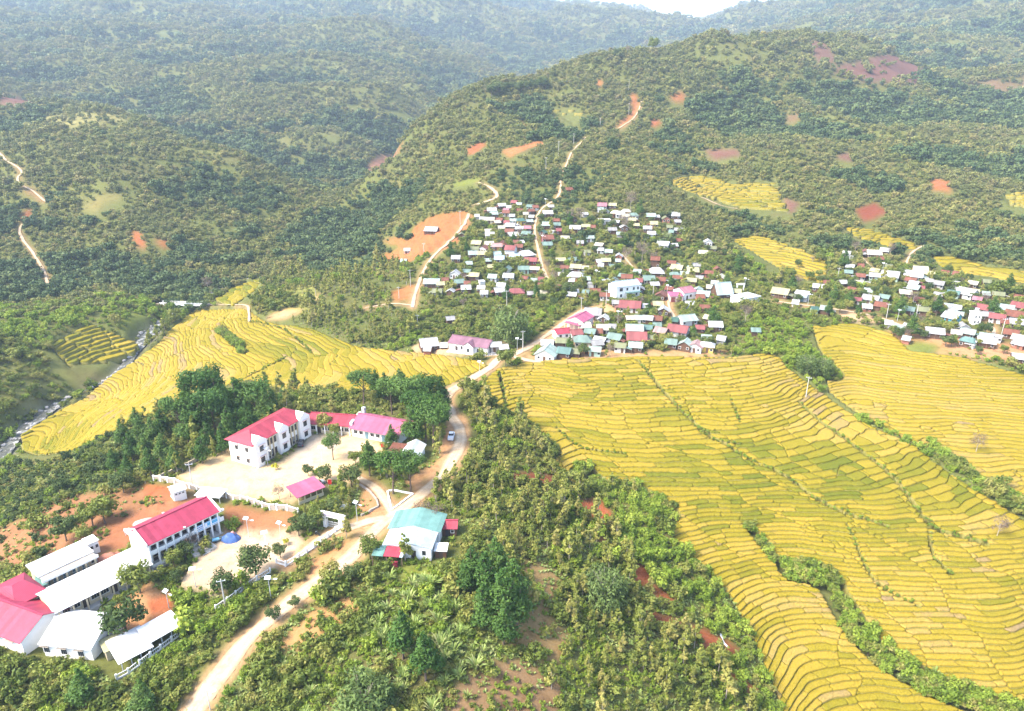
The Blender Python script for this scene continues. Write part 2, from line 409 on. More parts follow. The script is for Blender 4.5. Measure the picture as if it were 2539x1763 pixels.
# cut building plots on the red slope: benches with steep faces between
for pi_ in range(len(PATCH)):
    if PATCH[pi_][0][0] in ((900,562), (850,574), (850,540)):
        m = in_poly(GX, GY, PATCH_W[pi_][0])
        Z[m] = .2 * Z[m] + .8 * (np.floor(Z[m] / 2.4) * 2.4 + 1.2)
# level school yards
for pp, zz in (((0,), 0.0), ((1,), 0.0), ((2,), 0.0), ((4,), -3.0)):
    m = in_poly(GX, GY, PATCH_W[pp[0]][0])
    Z[m] = Z[m] * 0.25 + zz * 0.75
# ------------------------------------------------------------------ materials
MATS = {}
def new_mat(name):
    m = bpy.data.materials.new(name); m.use_nodes = True
    nt = m.node_tree
    b = nt.nodes["Principled BSDF"]
    b.inputs["Roughness"].default_value = 0.8
    b.inputs["Specular IOR Level"].default_value = 0.2
    MATS[name] = m
    return m, nt, b
def nd(nt, typ, **kw):
    n = nt.nodes.new(typ)
    for k, v in kw.items(): setattr(n, k, v)
    return n
def noise_tex(nt, scale, detail=4, rough=0.6, coord='Object', vec=None):
    n = nd(nt, "ShaderNodeTexNoise"); n.inputs["Scale"].default_value = scale
    n.inputs["Detail"].default_value = detail; n.inputs["Roughness"].default_value = rough
    if vec is None:
        tc = nd(nt, "ShaderNodeTexCoord"); vec = tc.outputs[coord]
    nt.links.new(vec, n.inputs["Vector"])
    return n
def ramp(nt, fac, stops):
    r = nd(nt, "ShaderNodeValToRGB")
    el = r.color_ramp.elements
    while len(el) < len(stops): el.new(0.5)
    for e, (p, c) in zip(el, stops):
        e.position = p; e.color = (*c, 1)
    nt.links.new(fac, r.inputs[0])
    return r
def mul(c, k):
    return tuple(min(1, v * k) for v in c)
def plain(name, col, rough=0.7, var=0.12, scale=1.5, spec=0.25, bump=0.0, bscale=8, metallic=0.0):
    """a colour with weathering: soft blotches and fine relief"""
    if name in MATS: return MATS[name]
    m, nt, b = new_mat(name)
    n = noise_tex(nt, scale, 6, 0.65)
    r = ramp(nt, n.outputs[0], [(0.25, mul(col, 1 - var)), (0.55, col), (0.8, mul(col, 1 + var))])
    nt.links.new(r.outputs[0], b.inputs["Base Color"])
    b.inputs["Roughness"].default_value = rough
    b.inputs["Specular IOR Level"].default_value = spec
    b.inputs["Metallic"].default_value = metallic
    if bump:
        n2 = noise_tex(nt, bscale, 3)
        bp = nd(nt, "ShaderNodeBump"); bp.inputs["Strength"].default_value = bump
        nt.links.new(n2.outputs[0], bp.inputs["Height"]); nt.links.new(bp.outputs[0], b.inputs["Normal"])
    return m
def sheet_roof(name, col, rust=0.25, rustcol=(0.22, 0.10, 0.055), rough=0.5):
    """corrugated painted sheet: ribs running down the slope (object X across), lapped sheets of uneven fade, rust stains"""
    if name in MATS: return MATS[name]
    m, nt, b = new_mat(name)
    tc = nd(nt, "ShaderNodeTexCoord")
    sep = nd(nt, "ShaderNodeSeparateXYZ"); nt.links.new(tc.outputs["Object"], sep.inputs[0])
    # sheet index -> fade
    fl = nd(nt, "ShaderNodeMath", operation='FLOOR')
    dv = nd(nt, "ShaderNodeMath", operation='MULTIPLY'); dv.inputs[1].default_value = 1 / 1.05
    nt.links.new(sep.outputs[0], dv.inputs[0]); nt.links.new(dv.outputs[0], fl.inputs[0])
    oi = nd(nt, "ShaderNodeObjectInfo")
    ad = nd(nt, "ShaderNodeMath", operation='MULTIPLY_ADD'); ad.inputs[1].default_value = 57.0
    nt.links.new(oi.outputs["Random"], ad.inputs[0]); nt.links.new(fl.outputs[0], ad.inputs[2])
    wn_ = nd(nt, "ShaderNodeTexWhiteNoise", noise_dimensions='1D'); nt.links.new(ad.outputs[0], wn_.inputs["W"])
    n = noise_tex(nt, 0.55, 6, 0.7)
    cr = ramp(nt, n.outputs[0], [(0.30, mul(col, .80)), (0.55, col), (0.8, mul(col, 1.12))])
    mx = nd(nt, "ShaderNodeMix", data_type='RGBA', blend_type='MULTIPLY'); mx.inputs[0].default_value = 0.8
    wr = ramp(nt, wn_.outputs[0], [(0, (.66, .66, .67)), (.5, (.86, .86, .86)), (1, (1, 1, 1))])
    nt.links.new(cr.outputs[0], mx.inputs[6]); nt.links.new(wr.outputs[0], mx.inputs[7])
    n2 = noise_tex(nt, 1.7, 8, 0.75)
    rr = ramp(nt, n2.outputs[0], [(0.60 - 0.25 * rust, (0, 0, 0)), (0.80 - .2 * rust, (1, 1, 1))])
    rm = nd(nt, "ShaderNodeMath", operation='MULTIPLY'); rm.inputs[1].default_value = min(1, rust * 1.6)
    nt.links.new(rr.outputs[0], rm.inputs[0])
    mx2 = nd(nt, "ShaderNodeMix", data_type='RGBA'); nt.links.new(rm.outputs[0], mx2.inputs[0])
    nt.links.new(mx.outputs[2], mx2.inputs[6]); mx2.inputs[7].default_value = (*rustcol, 1)
    nt.links.new(mx2.outputs[2], b.inputs["Base Color"])
    b.inputs["Roughness"].default_value = rough
    wv = nd(nt, "ShaderNodeMath", operation='SINE'); sc_ = nd(nt, "ShaderNodeMath", operation='MULTIPLY'); sc_.inputs[1].default_value = 2 * math.pi / 0.26
    nt.links.new(sep.outputs[0], sc_.inputs[0]); nt.links.new(sc_.outputs[0], wv.inputs[0])
    bp = nd(nt, "ShaderNodeBump"); bp.inputs["Strength"].default_value = 0.35; bp.inputs["Distance"].default_value = 0.03
    nt.links.new(wv.outputs[0], bp.inputs["Height"]); nt.links.new(bp.outputs[0], b.inputs["Normal"])
    return m
def leaf_mat(name, cols, rnd=0.35, trans=0.25, spec=0.15):
    """leaves: colour differs from plant to plant and from leaf to leaf"""
    m, nt, b = new_mat(name)
    oi = nd(nt, "ShaderNodeObjectInfo")
    at = nd(nt, "ShaderNodeAttribute", attribute_name="leaf"); 
    ad = nd(nt, "ShaderNodeMath", operation='MULTIPLY_ADD'); ad.inputs[1].default_value = rnd
    md = nd(nt, "ShaderNodeMath", operation='MULTIPLY'); md.inputs[1].default_value = 1 - rnd
    nt.links.new(oi.outputs["Random"], md.inputs[0])
    nt.links.new(at.outputs["Fac"], ad.inputs[0]); nt.links.new(md.outputs[0], ad.inputs[2])
    k = len(cols)
    r = ramp(nt, ad.outputs[0], [(i / (k - 1), c) for i, c in enumerate(cols)])
    nt.links.new(r.outputs[0], b.inputs["Base Color"])
    b.inputs["Roughness"].default_value = 0.6
    b.inputs["Specular IOR Level"].default_value = spec
    if trans:
        tr = nd(nt, "ShaderNodeBsdfTranslucent"); nt.links.new(r.outputs[0], tr.inputs[0])
        ms = nd(nt, "ShaderNodeMixShader"); ms.inputs[0].default_value = trans
        out = nt.nodes["Material Output"]
        nt.links.new(b.outputs[0], ms.inputs[1]); nt.links.new(tr.outputs[0], ms.inputs[2]); nt.links.new(ms.outputs[0], out.inputs[0])
    return m

def ground_mat():
    m, nt, b = new_mat("ground")
    at = nd(nt, "ShaderNodeAttribute", attribute_name="cover")
    n = noise_tex(nt, 0.35, 8, 0.7)
    r = ramp(nt, n.outputs[0], [(0.28, (.55, .52, .50)), (0.46, (.92, .91, .90)), (0.62, (1, 1, 1)), (0.78, (.86, .84, .80))])
    mx = nd(nt, "ShaderNodeMix", data_type='RGBA', blend_type='MULTIPLY'); mx.inputs[0].default_value = 1
    nt.links.new(at.outputs["Color"], mx.inputs[6]); nt.links.new(r.outputs[0], mx.inputs[7])
    n3 = noise_tex(nt, 2.2, 5, 0.7)
    r3 = ramp(nt, n3.outputs[0], [(0.3, (.82, .80, .78)), (0.65, (1, 1, 1))])
    mx3 = nd(nt, "ShaderNodeMix", data_type='RGBA', blend_type='MULTIPLY'); mx3.inputs[0].default_value = 1
    nt.links.new(mx.outputs[2], mx3.inputs[6]); nt.links.new(r3.outputs[0], mx3.inputs[7])
    nt.links.new(mx3.outputs[2], b.inputs["Base Color"])
    b.inputs["Roughness"].default_value = 0.95
    b.inputs["Specular IOR Level"].default_value = 0.05
    bp = nd(nt, "ShaderNodeBump"); bp.inputs["Strength"].default_value = 0.5; bp.inputs["Distance"].default_value = 0.4
    nt.links.new(n3.outputs[0], bp.inputs["Height"]); nt.links.new(bp.outputs[0], b.inputs["Normal"])
    return m
ground_mat()
def road_mat():
    m, nt, b = new_mat("road")
    n = noise_tex(nt, 0.30, 8, 0.75)
    r = ramp(nt, n.outputs[0], [(0.26, (.30, .195, .11)), (0.44, (.43, .32, .205)), (0.70, (.52, .41, .29))])
    at = nd(nt, "ShaderNodeAttribute", attribute_name="lat")
    r2 = ramp(nt, at.outputs["Fac"], [(0.0, (1, 1, 1)), (0.14, (.92, .90, .86)), (0.36, (1.0, 1.0, 1.0)), (0.55, (1, 1, 1)), (0.78, (.84, .80, .74)), (1.0, (.70, .64, .54))])
    mx = nd(nt, "ShaderNodeMix", data_type='RGBA', blend_type='MULTIPLY'); mx.inputs[0].default_value = 1
    nt.links.new(r.outputs[0], mx.inputs[6]); nt.links.new(r2.outputs[0], mx.inputs[7])
    n2 = noise_tex(nt, 2.2, 6, .75)
    r3 = ramp(nt, n2.outputs[0], [(0.3, (.80, .77, .72)), (0.6, (1, 1, 1))])
    mx2 = nd(nt, "ShaderNodeMix", data_type='RGBA', blend_type='MULTIPLY'); mx2.inputs[0].default_value = 1
    nt.links.new(mx.outputs[2], mx2.inputs[6]); nt.links.new(r3.outputs[0], mx2.inputs[7])
    nt.links.new(mx2.outputs[2], b.inputs["Base Color"])
    b.inputs["Roughness"].default_value = 0.95
    bp = nd(nt, "ShaderNodeBump"); bp.inputs["Strength"].default_value = 0.4; bp.inputs["Distance"].default_value = 0.12
    nt.links.new(n2.outputs[0], bp.inputs["Height"]); nt.links.new(bp.outputs[0], b.inputs["Normal"])
road_mat()
def rice_mat():
    m, nt, b = new_mat("rice")
    at = nd(nt, "ShaderNodeAttribute", attribute_name="ripe")
    n = noise_tex(nt, 0.22, 5, 0.65)
    ad = nd(nt, "ShaderNodeMath", operation='MULTIPLY_ADD'); ad.inputs[1].default_value = 0.30
    sb = nd(nt, "ShaderNodeMath", operation='SUBTRACT'); sb.inputs[1].default_value = 0.15
    nt.links.new(n.outputs[0], ad.inputs[0]); nt.links.new(at.outputs["Fac"], ad.inputs[2]); nt.links.new(ad.outputs[0], sb.inputs[0])
    r = ramp(nt, sb.outputs[0], [(0.0, (0.062, 0.092, 0.011)), (0.25, (0.136, 0.137, 0.010)), (0.5, (0.235, 0.184, 0.014)), (0.72, (0.301, 0.215, 0.024)), (0.88, (0.313, 0.224, 0.047)), (1.0, (0.232, 0.162, 0.076))])
    n2 = noise_tex(nt, 2.6, 4, 0.75)
    r2 = ramp(nt, n2.outputs[0], [(0.3, (.62, .62, .55)), (0.6, (1, 1, 1))])
    mx = nd(nt, "ShaderNodeMix", data_type='RGBA', blend_type='MULTIPLY'); mx.inputs[0].default_value = 1
    nt.links.new(r.outputs[0], mx.inputs[6]); nt.links.new(r2.outputs[0], mx.inputs[7])
    nt.links.new(mx.outputs[2], b.inputs["Base Color"])
    b.inputs["Roughness"].default_value = 0.85; b.inputs["Specular IOR Level"].default_value = 0.1
    bp = nd(nt, "ShaderNodeBump"); bp.inputs["Strength"].default_value = 0.6; bp.inputs["Distance"].default_value = 0.25
    nt.links.new(n2.outputs[0], bp.inputs["Height"]); nt.links.new(bp.outputs[0], b.inputs["Normal"])
rice_mat()
def bund_mat():
    m, nt, b = new_mat("bund")
    n = noise_tex(nt, 0.9, 6, 0.75)
    r = ramp(nt, n.outputs[0], [(0.3, (.13, .135, .025)), (0.5, (.19, .17, .038)), (0.68, (.23, .185, .065)), (0.8, (.19, .195, .035))])
    nt.links.new(r.outputs[0], b.inputs["Base Color"]); b.inputs["Roughness"].default_value = 0.95
    n2 = noise_tex(nt, 4, 4)
    bp = nd(nt, "ShaderNodeBump"); bp.inputs["Strength"].default_value = 0.8; bp.inputs["Distance"].default_value = 0.3
    nt.links.new(n2.outputs[0], bp.inputs["Height"]); nt.links.new(bp.outputs[0], b.inputs["Normal"])
bund_mat()
def water_mat():
    m, nt, b = new_mat("river_water")
    n = noise_tex(nt, 0.35, 8, 0.72)
    r = ramp(nt, n.outputs[0], [(0.48, (.075, .075, .06)), (0.57, (.20, .195, .17)), (0.66, (.62, .62, .62))])
    nt.links.new(r.outputs[0], b.inputs["Base Color"]); b.inputs["Roughness"].default_value = 0.25
    n2 = noise_tex(nt, 1.2, 6)
    bp = nd(nt, "ShaderNodeBump"); bp.inputs["Strength"].default_value = 0.8; bp.inputs["Distance"].default_value = 0.4
    nt.links.new(n2.outputs[0], bp.inputs["Height"]); nt.links.new(bp.outputs[0], b.inputs["Normal"])
water_mat()

# ------------------------------------------------------------------ object helpers
def mesh_data(name, verts, faces, mats=(), midx=None, smooth_shade=False):
    me = bpy.data.meshes.new(name)
    v = np.asarray(verts, np.float32).reshape(-1, 3)
    if isinstance(faces, np.ndarray):
        f = faces.astype(np.int32); nf, k = f.shape
        me.vertices.add(len(v)); me.vertices.foreach_set("co", v.ravel())
        me.loops.add(nf * k); me.loops.foreach_set("vertex_index", f.ravel())
        me.polygons.add(nf)
        me.polygons.foreach_set("loop_start", np.arange(0, nf * k, k, dtype=np.int32))
        me.polygons.foreach_set("loop_total", np.full(nf, k, np.int32))
        me.update(calc_edges=True)
    else:
        me.from_pydata([tuple(p) for p in v.tolist()], [], faces)
    for m in mats: me.materials.append(MATS[m] if isinstance(m, str) else m)
    if midx is not None:
        me.polygons.foreach_set("material_index", np.asarray(midx, np.int32))
    if smooth_shade:
        me.polygons.foreach_set("use_smooth", np.ones(len(me.polygons), bool))
    return me
def link(name, me, parent=None, loc=None, rot=None):
    o = bpy.data.objects.new(name, me); COL.objects.link(o)
    if parent is not None: o.parent = parent
    if loc is not None: o.location = loc
    if rot is not None: o.rotation_euler = rot
    return o
def tag(o, label=None, cat=None, group=None, kind=None):
    if label: o["label"] = label
    if cat: o["category"] = cat
    if group: o["group"] = group
    if kind: o["kind"] = kind
    return o
def empty(name, loc=(0, 0, 0), rz=0.0):
    e = bpy.data.objects.new(name, None); COL.objects.link(e)
    e.empty_display_size = 0.5; e.location = loc; e.rotation_euler = (0, 0, rz)
    return e
# ------------------------------------------------------------------ paddies: stepped plots with grassy banks
RICE_MASK = np.zeros(Z.shape, bool)
for k, p in RICE_W.items():
    RICE_MASK |= in_poly(GX, GY, p)
RICE_OBJ = []      # (screen area, mesh builder data)
def field_warp(x, y, warp, seed):
    return warp * 4.6 * fbm(x, y, 62, 2, seed) + warp * 2.2 * fbm(x, y, 22, 2, seed + 3) + 0.6 * fbm(x, y, 8, 2, seed + 5)
def terrace_field(key, step, plot_len, ang_dir, da, dl, ripe0, ripe_var, seed, harvest=0.0, warp=0.6):
    poly = RICE_W[key]
    px_ = np.array([p[0] for p in poly]); py_ = np.array([p[1] for p in poly])
    a = np.arctan2(px_, py_); l = np.log(np.hypot(px_, py_))
    aa = np.arange(a.min() - da, a.max() + 2 * da, da); ll = np.arange(l.min() - dl, l.max() + 2 * dl, dl)
    VA, VL = np.meshgrid(aa, ll, indexing='ij')
    VX = np.sin(VA) * np.exp(VL); VY = np.cos(VA) * np.exp(VL)
    CX = (VX[:-1, :-1] + VX[1:, 1:]) / 2; CY = (VY[:-1, :-1] + VY[1:, 1:]) / 2
    inside = in_poly(CX, CY, poly)
    hz = H(CX, CY, Z_BASE)
    ca, sa = math.cos(ang_dir), math.sin(ang_dir)
    rs = np.random.default_rng(seed)
    s = CX * ca + CY * sa + 4.5 * fbm(CX, CY, 18, 2, seed + 9) + 0.35 * (CY * ca - CX * sa)
    # holdings: strips down the slope whose terraces do not line up with the neighbours'
    blk = np.floor(s / (plot_len * 2.6) + 1.3 * fbm(CX, CY, 70, 2, seed + 13) + .5 * fbm(CX, CY, 15, 2, seed + 17)).astype(int)
    blk -= blk.min()
    shift = (rs.random(4000) * .95)[blk]
    lv = hz / step + shift + field_warp(CX, CY, warp, seed)
    kk = np.floor(lv).astype(int)
    off = rs.random(4000); ln_ = plot_len * (0.6 + 0.9 * rs.random(4000))
    ki = kk - kk.min()
    hh = (ki * 131 + blk * 17) % 4000
    jj = np.floor(s / ln_[hh] + off[hh] * 7).astype(int)
    jj -= jj.min()
    jj = jj + blk * 512
    ids = ki.astype(np.int64) * 1048576 + jj
    ids[~inside] = -1
    # clearings for ditches and bushes
    for (lnp, wd) in DITCH_W:
        d = np.full(CX.shape, 1e9)
        for q in lnp:
            d = np.minimum(d, (CX - q[0]) ** 2 + (CY - q[1]) ** 2)
        ids[d < wd * wd] = -1
    same = np.ones(ids.shape, bool)
    same[1:, :] &= (ids[1:, :] == ids[:-1, :]) | (ki[1:, :] != ki[:-1, :])
    id2 = ids * 2 + same
    # smooth the stair-stepped borders
    SX, SY = VX.copy(), VY.copy()
    nv0, nv1 = VX.shape
    pad = np.pad(id2, 1, mode='edge')
    eh = pad[1:, :] != pad[:-1, :]      # border along the second axis at vertex row i between cols -> edge (i, j)-(i, j+1)
    ev = pad[:, 1:] != pad[:, :-1]
    eh = eh[:, 1:-1]                     # (nv0, nv1-1): edge from (i,j) to (i,j+1)
    ev = ev[1:-1, :]                     # (nv0-1, nv1): edge from (i,j) to (i+1,j)
    for it in range(3):
        wsum = np.zeros(VX.shape); sx = np.zeros(VX.shape); sy = np.zeros(VX.shape)
        for (e, sl0, sl1) in ((eh, (slice(None), slice(0, -1)), (slice(None), slice(1, None))), (ev, (slice(0, -1), slice(None)), (slice(1, None), slice(None)))):
            ef = e.astype(float)
            wsum[sl0] += ef; sx[sl0] += ef * SX[sl1]; sy[sl0] += ef * SY[sl1]
            wsum[sl1] += ef; sx[sl1] += ef * SX[sl0]; sy[sl1] += ef * SY[sl0]
        m = wsum > 0
        SX[m] = SX[m] * 0.4 + 0.6 * sx[m] / wsum[m]; SY[m] = SY[m] * 0.4 + 0.6 * sy[m] / wsum[m]
    flat = ids.ravel()
    order = np.argsort(flat, kind='stable')
    fs = flat[order]
    starts = np.nonzero(np.r_[True, fs[1:] != fs[:-1]])[0]
    ends = np.r_[starts[1:], len(fs)]
    ncol = ids.shape[1]
    fh = hz.ravel(); fsame = same.ravel()
    mott = fbm(CX, CY, 45, 2, seed + 31).ravel()
    for s0, e0 in zip(starts, ends):
        if fs[s0] < 0 or e0 - s0 < 6: continue
        cells = order[s0:e0]
        ci = cells // ncol; cj = cells % ncol
        cx0 = CX.ravel()[cells].mean(); cy0 = CY.ravel()[cells].mean()
        z0 = (kk.ravel()[cells[0]] + .5 - shift.ravel()[cells[0]]) * step + rs.uniform(-.07, .07)
        inn = fsame[cells]
        # bank: whole footprint, rice: inside
        V = []; F = []; MI = []
        base = 0
        for layer, msk, zt, depth, mi in (('bank', np.ones(len(cells), bool), z0 - min(.39, step * .68), step * 1.2 + 2.2, 1), ('rice', inn, z0, min(.42, step * .72), 0)):
            if msk.sum() < 2: continue
            i = ci[msk]; j = cj[msk]
            quad = np.stack([i * (ncol + 1) + j, (i + 1) * (ncol + 1) + j, (i + 1) * (ncol + 1) + j + 1, i * (ncol + 1) + j + 1], 1)
            u, inv = np.unique(quad.ravel(), return_inverse=True)
            vi = u // (ncol + 1); vj = u % (ncol + 1)
            q = inv.reshape(-1, 4)
            zz = np.full(len(u), zt)
            if mi == 0: zz = zz + rs.normal(0, .05, len(u))
            v = np.stack([SX[vi, vj], SY[vi, vj], zz], 1)
            # outline edges -> skirts
            e = np.concatenate([q[:, [0, 1]], q[:, [1, 2]], q[:, [2, 3]], q[:, [3, 0]]])
            key_ = np.minimum(e[:, 0], e[:, 1]).astype(np.int64) * 1000003 + np.maximum(e[:, 0], e[:, 1])
            _, idx, cnt = np.unique(key_, return_index=True, return_counts=True)
            be = e[idx[cnt == 1]]
            nb = len(v)
            v2 = v.copy(); v2[:, 2] = zt - depth
            if mi == 1: # sloping bank
                pass
            sk = np.stack([be[:, 1], be[:, 0], be[:, 0] + nb, be[:, 1] + nb], 1)
            ff = np.concatenate([q, sk])
            V.append(np.concatenate([v, v2])); F.append(ff + base); MI.append(np.full(len(ff), mi))
            base += 2 * nb
        V = np.concatenate(V); F = np.concatenate(F); MI = np.concatenate(MI)
        rp = ripe0 + ripe_var * (0.9 * mott[cells].mean() + rs.uniform(-.55, .55))
        if rs.random() < harvest: rp = rs.uniform(.9, 1.0)
        ppm = px_per_m((cx0, cy0, z0))
        r_ = math.hypot(cx0, cy0)
        area = len(cells) * da * r_ * dl * r_ * ppm * ppm * (CAM_Z - z0) / r_
        xs = 1269.5 + FPX * cx0 / (cy0 * math.cos(PITCH) + (CAM_Z - z0) * math.sin(PITCH))
        if not (-60 < xs < 2600): area *= 0.0
        RICE_OBJ.append((area, V, F, MI, float(np.clip(rp, .02, 1)), (cx0, cy0, z0)))
DITCH = [  # strips inside the paddies where shrubs grow (2298 px grid), half width in metres
 ([(1430,812),(1488,880),(1570,962),(1680,1032),(1760,1072),(1850,1132),(1990,1185)], 0.8),
 ([(1795,905),(1900,992),(2000,1072),(2060,1150),(2100,1190),(2210,1222)], 1.0),
 ([(1685,1185),(1730,1240),(1775,1275)], 1.4),
 ([(1775,1275),(1850,1300),(1900,1370),(1950,1440),(2020,1495),(2100,1540),(2250,1600),(2330,1640)], 3.6),
 ([(1310,1060),(1350,1090),(1420,1105),(1490,1150)], 4.5),
 ([(1120,840),(1130,880),(1135,910)], .8),
 ([(1765,790),(1810,800),(1850,830)], 7),
 ([(2090,1000),(2170,1060),(2250,1110),(2320,1140)], 2.2),
 ([(1180,960),(1200,985),(1240,1010)], 3),
 ([(1640,900),(1660,950)], .6),
 ([(2085,1170),(2090,1240),(2130,1290)], .7),
 ([(490,740),(520,760),(550,790)], 1.6),
 ([(1560,960),(1600,990),(1660,1000)], .6),
 ([(1250,960),(1300,1000),(1400,1020)], .55),
 ([(1900,1180),(1960,1300),(2060,1360)], .6),
 ([(640,800),(560,840),(470,880)], .8),
 ([(560,720),(640,740),(700,790)], .7),
]
DITCH_W = [(line_w(p, 1.5), w) for p, w in DITCH]
terrace_field('main', 0.45, 10, 0.05, .0014, .0028, .64, .42, 3, .015)
terrace_field('upper', 0.42, 20, 0.15, .0018, .0026, .65, .28, 4, .005)
terrace_field('left', 0.37, 14, 0.75, .0018, .0030, .64, .34, 5, .03)
terrace_field('bank', 1.1, 14, 0.6, .0022, .0034, .40, .25, 6, warp=.2)
terrace_field('stream', 0.8, 12, 0.8, .0022, .004, .45, .3, 7, warp=.3)
for i_, k_ in enumerate(('r6', 'r7', 'r8', 'r9', 'r10', 'r11')):
    terrace_field(k_, 0.62, 26, 0.1, .0028, .0062, .62, .3, 20 + i_)

field_root = empty("rice_field", (0, 0, 0))
tag(field_root, "golden terraced rice paddies stepping down the valley beside road and village", kind='structure')
RICE_OBJ.sort(key=lambda t_: -t_[0])
def rice_mesh(name, items):
    V = []; F = []; M = []; Rp = []; b0 = 0
    for _, v, f, mi, rp, c in items:
        V.append(v); F.append(f + b0); M.append(mi); Rp.append(np.full(len(v), rp)); b0 += len(v)
    me = mesh_data(name, np.concatenate(V), np.concatenate(F), ("rice", "bund"), np.concatenate(M))
    at = me.attributes.new("ripe", 'FLOAT', 'POINT')
    at.data.foreach_set("value", np.concatenate(Rp).astype(np.float32))
    return me
for it in RICE_OBJ[:300]:
    link("paddy", rice_mesh("paddy", [it]), field_root)
o = link("small_paddies", rice_mesh("small_paddies", RICE_OBJ[300:]), field_root)
tag(o, kind='stuff')
print("paddies", len(RICE_OBJ), "tris", sum(2 * len(t_[2]) for t_ in RICE_OBJ))

# sink the ground under the paddies
Zg = Z.copy()
Zg[RICE_MASK] -= 2.4

# ------------------------------------------------------------------ ground cover colours
def cover_colours():
    c = np.zeros(Z.shape + (3,))
    n1 = fbm(GX, GY, 60, 3, 41) * .5 + .5; n2 = fbm(GX, GY, 14, 2, 42) * .5 + .5
    g1 = np.array((.085, .10, .028)); g2 = np.array((.135, .14, .038)); g3 = np.array((.17, .115, .055))
    c[:] = g1 + (g2 - g1) * n1[..., None]
    c += (g3 - g2) * np.clip(n2 - .55, 0, 1)[..., None] * 1.4
    bare = np.zeros(Z.shape)
    edge = 0.9 * fbm(GX, GY, 7, 2, 77)
    edge2 = 0.9 * fbm(GX, GY, 7, 2, 79)
    for p, col, b in PATCH_W:
        jx = GX + edge * np.clip(GR * .006, .5, 6); jy = GY + edge2 * np.clip(GR * .006, .5, 6)
        m = in_poly(jx, jy, p)
        sh = (.82 + .36 * n2[m])[:, None]
        c[m] = np.array(col) * sh
        bare[m] = b
    m = ROAD_D < np.where(GR > 350, .5, 1.2)
    c[m] = np.array((.40, .24, .12)) * (.7 + .5 * n2[m])[:, None]
    m = RICE_MASK
    c[m] = np.array((.12, .13, .04))
    m = RD < river_w[RI] * 1.6
    c[m] = np.array((.20, .18, .15)) * (.6 + .8 * n2[m])[:, None]
    for it in range(2):
        c[:, 1:-1] = (c[:, :-2] + 2 * c[:, 1:-1] + c[:, 2:]) / 4
        c[1:-1] = (c[:-2] + 2 * c[1:-1] + c[2:]) / 4
    return np.clip(c, 0.01, .9), bare
COVER, BARE = cover_colours()

def build_ground():
    idx = np.arange(NA * NR).reshape(NA, NR)
    q = np.stack([idx[:-1, :-1], idx[1:, :-1], idx[1:, 1:], idx[:-1, 1:]], -1).reshape(-1, 4)
    v = np.stack([GX, GY, Zg], -1).reshape(-1, 3)
    me = mesh_data("ground", v, q, ("ground",), smooth_shade=True)
    at = me.color_attributes.new("cover", 'FLOAT_COLOR', 'POINT')
    at.data.foreach_set("color", np.concatenate([COVER.reshape(-1, 3), np.ones((NA * NR, 1))], 1).astype(np.float32).ravel())
    tag(link("ground", me), "hilly ground of red soil and green cover rising to forested mountains", kind='structure')

def build_roads():
    for name, w, ln, lz in road_data:
        tan = np.gradient(ln, axis=0); tan /= np.maximum(np.hypot(tan[:, 0], tan[:, 1]), 1e-6)[:, None]
        nrm = np.stack([-tan[:, 1], tan[:, 0]], 1)
        K_ = 7
        ts = np.linspace(-1, 1, K_)
        jl = 0.12 * w * (vnoise(np.arange(len(ln)) * .23, np.full(len(ln), 3.), 5) - .5) * 2
        jr = 0.12 * w * (vnoise(np.arange(len(ln)) * .27, np.full(len(ln), 9.), 6) - .5) * 2
        half = w / 2
        X = ln[:, 0:1] + nrm[:, 0:1] * (ts * half + np.where(ts > 0, jl[:, None], jr[:, None]) * ts)
        Y = ln[:, 1:2] + nrm[:, 1:2] * (ts * half + np.where(ts > 0, jl[:, None], jr[:, None]) * ts)
        r_ = np.hypot(X, Y)
        Zr = np.maximum(H(X, Y, Zg), lz[:, None] - .1) + 0.06 + 0.0008 * r_ - 0.10 * ts ** 2
        n = len(ln); idx = np.arange(n * K_).reshape(n, K_)
        q = np.stack([idx[:-1, :-1], idx[1:, :-1], idx[1:, 1:], idx[:-1, 1:]], -1).reshape(-1, 4)[:, ::-1]
        me = mesh_data(name, np.stack([X, Y, Zr], -1).reshape(-1, 3), np.ascontiguousarray(q), ("road",), smooth_shade=True)
        at = me.attributes.new("lat", 'FLOAT', 'POINT'); at.data.foreach_set("value", np.tile(np.abs(ts), n).astype(np.float32))
        tag(link(name, me), "pale sandy dirt road", kind='structure')

def build_river():
    n = len(river_line); K_ = 9
    tan = np.gradient(river_line, axis=0); tan /= np.hypot(tan[:, 0], tan[:, 1])[:, None]
    nrm = np.stack([-tan[:, 1], tan[:, 0]], 1)
    ts = np.linspace(-1, 1, K_)
    X = river_line[:, 0:1] + nrm[:, 0:1] * ts * river_w[:, None] * 1.25
    Y = river_line[:, 1:2] + nrm[:, 1:2] * ts * river_w[:, None] * 1.25
    Zw = np.repeat(river_z[:, None], K_, 1) - .2 + 0.25 * fbm(X, Y, 4, 3, 90)
    idx = np.arange(n * K_).reshape(n, K_)
    q = np.stack([idx[:-1, :-1], idx[1:, :-1], idx[1:, 1:], idx[:-1, 1:]], -1).reshape(-1, 4)[:, ::-1]
    me = mesh_data("river", np.stack([X, Y, Zw], -1).reshape(-1, 3), np.ascontiguousarray(q), ("river_water",), smooth_shade=True)
    tag(link("river", me), "shallow rocky river with white rapids", kind='structure')
